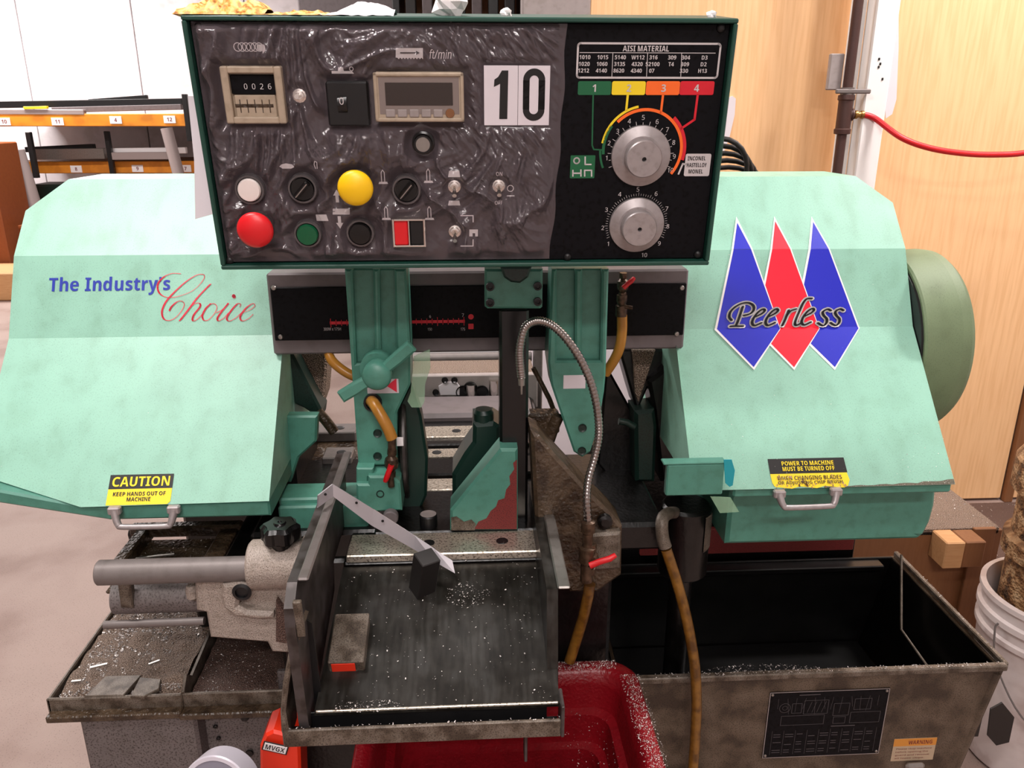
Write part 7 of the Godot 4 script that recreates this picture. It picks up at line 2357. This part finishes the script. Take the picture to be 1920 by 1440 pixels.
	s.prism(PackedVector2Array([Vector2(1.1204, 0.3153), Vector2(1.1812, 0.2413), Vector2(1.1863, 0.1679), Vector2(1.1529, 0.1622), Vector2(1.1433, 0.2359)]) if false else PackedVector2Array([Vector2(1.1278, 0.2654), Vector2(1.1512, 0.2814), Vector2(1.1861, 0.2411), Vector2(1.1879, 0.1723), Vector2(1.1598, 0.1648), Vector2(1.1347, 0.1926)]), at_xf(Vector3(-1.362, 0, -1.38 + 1.53)), 0.004)
	put("dark_patch", s, m.cable, o)
	o = thing("crusted_drum", "brown crusted drum with ridges standing in the white bucket", "drum", Vector3(1.375, 0.02, -1.56))
	s = Solid.new()
	s.lathe([Vector2(0, 0.0), Vector2(0.118, 0.0), Vector2(0.12, 0.5), Vector2(0.136, 0.51), Vector2(0.136, 0.55), Vector2(0.122, 0.56), Vector2(0.122, 0.66), Vector2(0.142, 0.67), Vector2(0.142, 0.74), Vector2(0.13, 0.76), Vector2(0, 0.765)], at_xf(Vector3.ZERO), 48)
	put("drum_body", s, m.bucket_crust, o)


func ring_of(hx: float, hz: float, r: float, yy: float, c: Vector3) -> PackedVector3Array:
	var q := PackedVector3Array()
	for k in 4:
		var mid := Vector3((hx - r) * [1, -1, -1, 1][k], yy, (hz - r) * [1, 1, -1, -1][k])
		for i in 7:
			var t := PI / 2 * k + PI / 12 * i
			q.append(c + mid + Vector3(cos(t), 0, sin(t)) * r)
	return q


func red_bin() -> void:
	var o := thing("red_bin", "deep red plastic bin under the tray, its rim furred with metal chips", "bin", Vector3(0.042, 0, -0.915))
	var c := Vector3.ZERO
	var hx := 0.205
	var hz := 0.158
	var rings := [[0.0, -0.05, 0.004], [0.0, -0.045, 0.3], [0.0, -0.02, 0.62], [0.0, -0.004, 0.645], [0.0, 0.008, 0.65], [0.0, 0.009, 0.658], [0.0, 0.004, 0.664], [0.0, -0.012, 0.664], [0.0, -0.018, 0.658], [0.0, -0.022, 0.64], [0.0, -0.028, 0.6], [0.0, -0.04, 0.596], [0.0, -0.046, 0.55], [0.0, -0.058, 0.546], [0.0, -0.064, 0.5], [0.0, -0.07, 0.1]]
	var s := Solid.new()
	var prev := PackedVector3Array()
	for i in rings.size():
		var e: Array = rings[i]
		var ring := ring_of(hx + e[1], hz + e[1], 0.045 + e[1] * 0.3, e[2], c)
		if i:
			for k in ring.size():
				var j := (k + 1) % ring.size()
				var out := (ring[k] - c) * Vector3(1, 0, 1)
				s.face([prev[k], prev[j], ring[j], ring[k]], out if i < 6 else (Vector3.UP if i < 9 else -out + Vector3.UP * 0.2), 1 if i in [4, 5, 6, 7, 8, 9] else 100 + i)
		prev = ring
	s.face(Array(ring_of(hx - 0.05, hz - 0.05, 0.03, 0.004, c)), Vector3.DOWN)
	put("bin_wall", s, m.bin_red, o)
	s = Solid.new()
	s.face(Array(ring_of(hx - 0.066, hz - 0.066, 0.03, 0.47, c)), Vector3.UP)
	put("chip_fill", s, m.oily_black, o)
	# what stands at the bottom edge: orange box and round grey disc
	var oz := -0.99
	o = thing("orange_box", "orange red plastic box with a black and white sticker below the tray's left corner", "box", Vector3(-0.3092, 0.4945, -0.99) * Vector3(1, 0, 1))
	var b := -o.position
	s = Solid.new()
	s.prism(PackedVector2Array([Vector2(-0.3275, 0.5983), Vector2(-0.3175, 0.6197), Vector2(-0.3051, 0.626), Vector2(-0.2775, 0.6157), Vector2(-0.2675, 0.6033), Vector2(-0.2734, 0.4925), Vector2(-0.3367, 0.4961)]), at_xf(Vector3(0, 0, oz) + b), 0.05, 0.004)
	s.box(Vector3(0, 0.27, -0.025), Vector3(0.05, 0.54, 0.04), 0.003)
	put("box_shell", s, m.orange_red, o)
	s = Solid.new()
	var tilt := Basis(Vector3.BACK, -0.33)
	var lc := Vector3(-0.3033, 0.5987, -0.985) + b
	s.box(lc, Vector3(0.034, 0.013, 0.0012), 0.0003, tilt)
	var st := put("sticker", s, m.white, o)
	s = Solid.new()
	s.box(lc + Vector3(0, 0, -0.0006), Vector3(0.038, 0.017, 0.001), 0.0003, tilt)
	put("sticker_edge", s, m.print_black, st)
	var p := Print.new()
	p.text("MVGX", bold, Vector2.ZERO, 0.029, 0.0085, Transform3D(tilt, lc + Vector3(0, 0, 0.0009)), 0.0, true)
	put("lettering", p, m.print_black, st)
	# round disc on a stand
	var dc := Vector3(-0.3501, 0.642, -0.86)
	o = thing("grey_disc", "round grey metal disc with a pale rim at the bottom left below the pan", "disc", Vector3(dc.x, 0, dc.z))
	b = -o.position
	s = Solid.new()
	var face := Vector3(-0.22, 0.3, 0.92).normalized()
	var xf := along(dc + b, dc + b + face)
	s.lathe([Vector2(0, -0.034), Vector2(0.046, -0.034), Vector2(0.0505, -0.03), Vector2(0.0505, -0.002), Vector2(0.049, 0.0), Vector2(0.044, 0.0), Vector2(0.0435, -0.001)], xf, 64)
	put("disc_rim", s, m.disc_rim, o)
	s = Solid.new()
	s.lathe([Vector2(0.044, -0.001), Vector2(0, -0.0005)], xf, 64)
	put("disc_face", s, m.disc_grey, o)
	s = Solid.new()
	s.tube(PackedVector3Array([dc + b - face * 0.02, dc + b - face * 0.05 - Vector3(0, 0.03, 0), Vector3(0, 0.02, -0.04)]), 0.01, 12)
	s.lathe([Vector2(0, 0), Vector2(0.07, 0), Vector2(0.07, 0.01), Vector2(0.02, 0.02), Vector2(0, 0.02)], at_xf(Vector3(0, 0.0, -0.04)), 24)
	put("disc_stand", s, m.disc_grey, o)


func swarf() -> void:
	# loose chips, past counting, on everything below the blade
	var curl := flake_mesh(2.2, 0.004, 0.0013)
	var bit := flake_mesh(0.7, 0.0024, 0.0015)
	var spots := strewn(4200, Vector3(-0.672, 0.617, -1.36), Vector3(-0.482, 0.622, -1.36), Vector3(-0.482, 0.616, -1.1), Vector3(-0.672, 0.612, -1.1))
	chips("chip_layer", "metal chips strewn over the left half of the chip pan", spots, bit, m.chip, Vector2(0.5, 2.0), 0.12)
	spots = strewn(500, Vector3(-0.46, 0.606, -1.26), Vector3(-0.31, 0.606, -1.26), Vector3(-0.32, 0.606, -1.1), Vector3(-0.46, 0.606, -1.1))
	chips("chip_layer", "metal chips strewn over the right half of the chip pan", spots, bit, m.chip, Vector2(0.4, 1.2), 0.2)
	spots = strewn(330, Vector3(-0.18, 0.891, -1.015), Vector3(0.1, 0.895, -1.015), Vector3(0.1, 0.824, -0.8), Vector3(-0.186, 0.824, -0.8))
	spots += heaped(170, Vector3(-0.0087, 0.8727, -0.9585) + Vector3(0, 0.001, 0), 0.032, 0.022, 0.004, 0.3)
	spots += heaped(120, Vector3(-0.1307, 0.8243, -0.8003) + Vector3(0, 0.001, 0), 0.04, 0.008, 0.003, 0.3)
	chips("chip_layer", "silvery chips scattered over the floor of the discharge tray", spots, bit, m.chip, Vector2(0.25, 1.1), 0.5)
	spots = strewn(170, Vector3(-0.22, 0.794, -0.797), Vector3(0.1, 0.794, -0.797), Vector3(0.1, 0.794, -0.783), Vector3(-0.22, 0.794, -0.783))
	spots += heaped(110, Vector3(-0.03, 0.796, -0.786), 0.045, 0.007, 0.016)
	spots += strewn(60, Vector3(-0.225, 0.815, -0.78), Vector3(0.1, 0.815, -0.78), Vector3(0.1, 0.815, -0.776), Vector3(-0.225, 0.815, -0.776))
	chips("chip_layer", "silvery chips heaped in the slot behind the tray's front bar", spots, curl, m.chip, Vector2(0.3, 1.0), 0.5)
	spots = strewn(420, Vector3(0.296, 0.62, -1.094), Vector3(0.896, 0.62, -1.094), Vector3(0.896, 0.62, -1.084), Vector3(0.296, 0.62, -1.084))
	spots += heaped(260, Vector3(0.48, 0.6, -1.115), 0.12, 0.018, 0.02)
	spots += strewn(110, Vector3(0.896, 0.62, -1.45), Vector3(0.904, 0.62, -1.45), Vector3(0.904, 0.62, -1.09), Vector3(0.896, 0.62, -1.09))
	chips("chip_layer", "curled chips clinging along the rim of the coolant trough", spots, curl, m.chip, Vector2(0.25, 1.1), 0.4)
	spots = []
	for k in [0.196, 0.204]:
		spots += strewn(800, Vector3(k + 0.03, 0.664, -1.04), Vector3(k + 0.055, 0.664, -1.04), Vector3(k + 0.055, 0.664, -0.78), Vector3(k + 0.03, 0.664, -0.78))
	spots += strewn(700, Vector3(0.1, 0.664, -1.076), Vector3(0.225, 0.664, -1.076), Vector3(0.225, 0.664, -1.055), Vector3(0.1, 0.664, -1.055))
	spots += strewn(240, Vector3(0.1, 0.597, -1.05), Vector3(0.212, 0.597, -1.05), Vector3(0.205, 0.597, -0.8), Vector3(0.19, 0.597, -0.8))
	chips("chip_layer", "curled chips furring the rim of the red bin", spots, curl, m.chip, Vector2(0.25, 0.9), 0.4, 1.2)
	spots = []
	for i in 260:
		var t := dice.randf()
		spots.append(on_cover(Vector2(lerpf(0.72, 0.38, pow(dice.randf(), 1.6)), 0.547 - pow(t, 3.0) * 0.12), 0.001))
	for i in 150:
		spots.append(on_cover(Vector2(dice.randf_range(0.34, 0.71), dice.randf_range(0.12, 0.54)), 0.0008))
	chips("chip_layer", "fine chips stuck to the lower edge of the right cover", spots, bit, m.chip, Vector2(0.2, 0.7), 0.4)
	spots = []
	for i in 60:
		spots.append(on_cover(Vector2(dice.randf_range(-0.7, -0.3), dice.randf_range(0.1, 0.54)), 0.0008))
	chips("chip_layer", "sparse fine chips stuck to the left cover", spots, bit, m.chip, Vector2(0.2, 0.5), 0.2)
	spots = strewn(380, Vector3(-0.18, 0.9065, -1.075), Vector3(0.115, 0.9065, -1.075), Vector3(0.115, 0.9065, -1.016), Vector3(-0.18, 0.9065, -1.016))
	spots += strewn(160, Vector3(-0.32, 0.9, -1.3), Vector3(0.1, 0.9, -1.3), Vector3(0.1, 0.9, -1.1), Vector3(-0.32, 0.9, -1.1))
	chips("chip_layer", "fine chips on the bright rail behind the tray", spots, bit, m.chip, Vector2(0.15, 0.6), 0.2)
	spots = strewn(420, Vector3(-0.54, 0.842, -1.19), Vector3(-0.41, 0.842, -1.19), Vector3(-0.41, 0.842, -1.05), Vector3(-0.54, 0.842, -1.05))
	spots += strewn(260, Vector3(-0.46, 0.963, -1.3), Vector3(-0.3, 0.963, -1.3), Vector3(-0.3, 0.963, -1.24), Vector3(-0.46, 0.963, -1.24), 0.001)
	chips("chip_layer", "oily chips on the slide frame and apron left of the tray", spots, bit, m.chip, Vector2(0.3, 1.0), 0.15)
	spots = strewn(900, Vector3(0.75, 0.479, -2.26), Vector3(1.37, 0.479, -2.26), Vector3(1.37, 0.479, -1.82), Vector3(0.75, 0.479, -1.82))
	chips("chip_layer", "chips lying thick on the top of the plywood crate", spots, bit, m.chip, Vector2(0.6, 2.0), 0.1)
	spots = strewn(700, Vector3(1.42, 0.025, -2.78), Vector3(2.2, 0.025, -2.78), Vector3(2.2, 0.025, -1.85), Vector3(1.42, 0.025, -1.85))
	chips("chip_layer", "chips strewn over the dark mat on the floor", spots, bit, m.chip, Vector2(0.8, 2.2), 0.2)
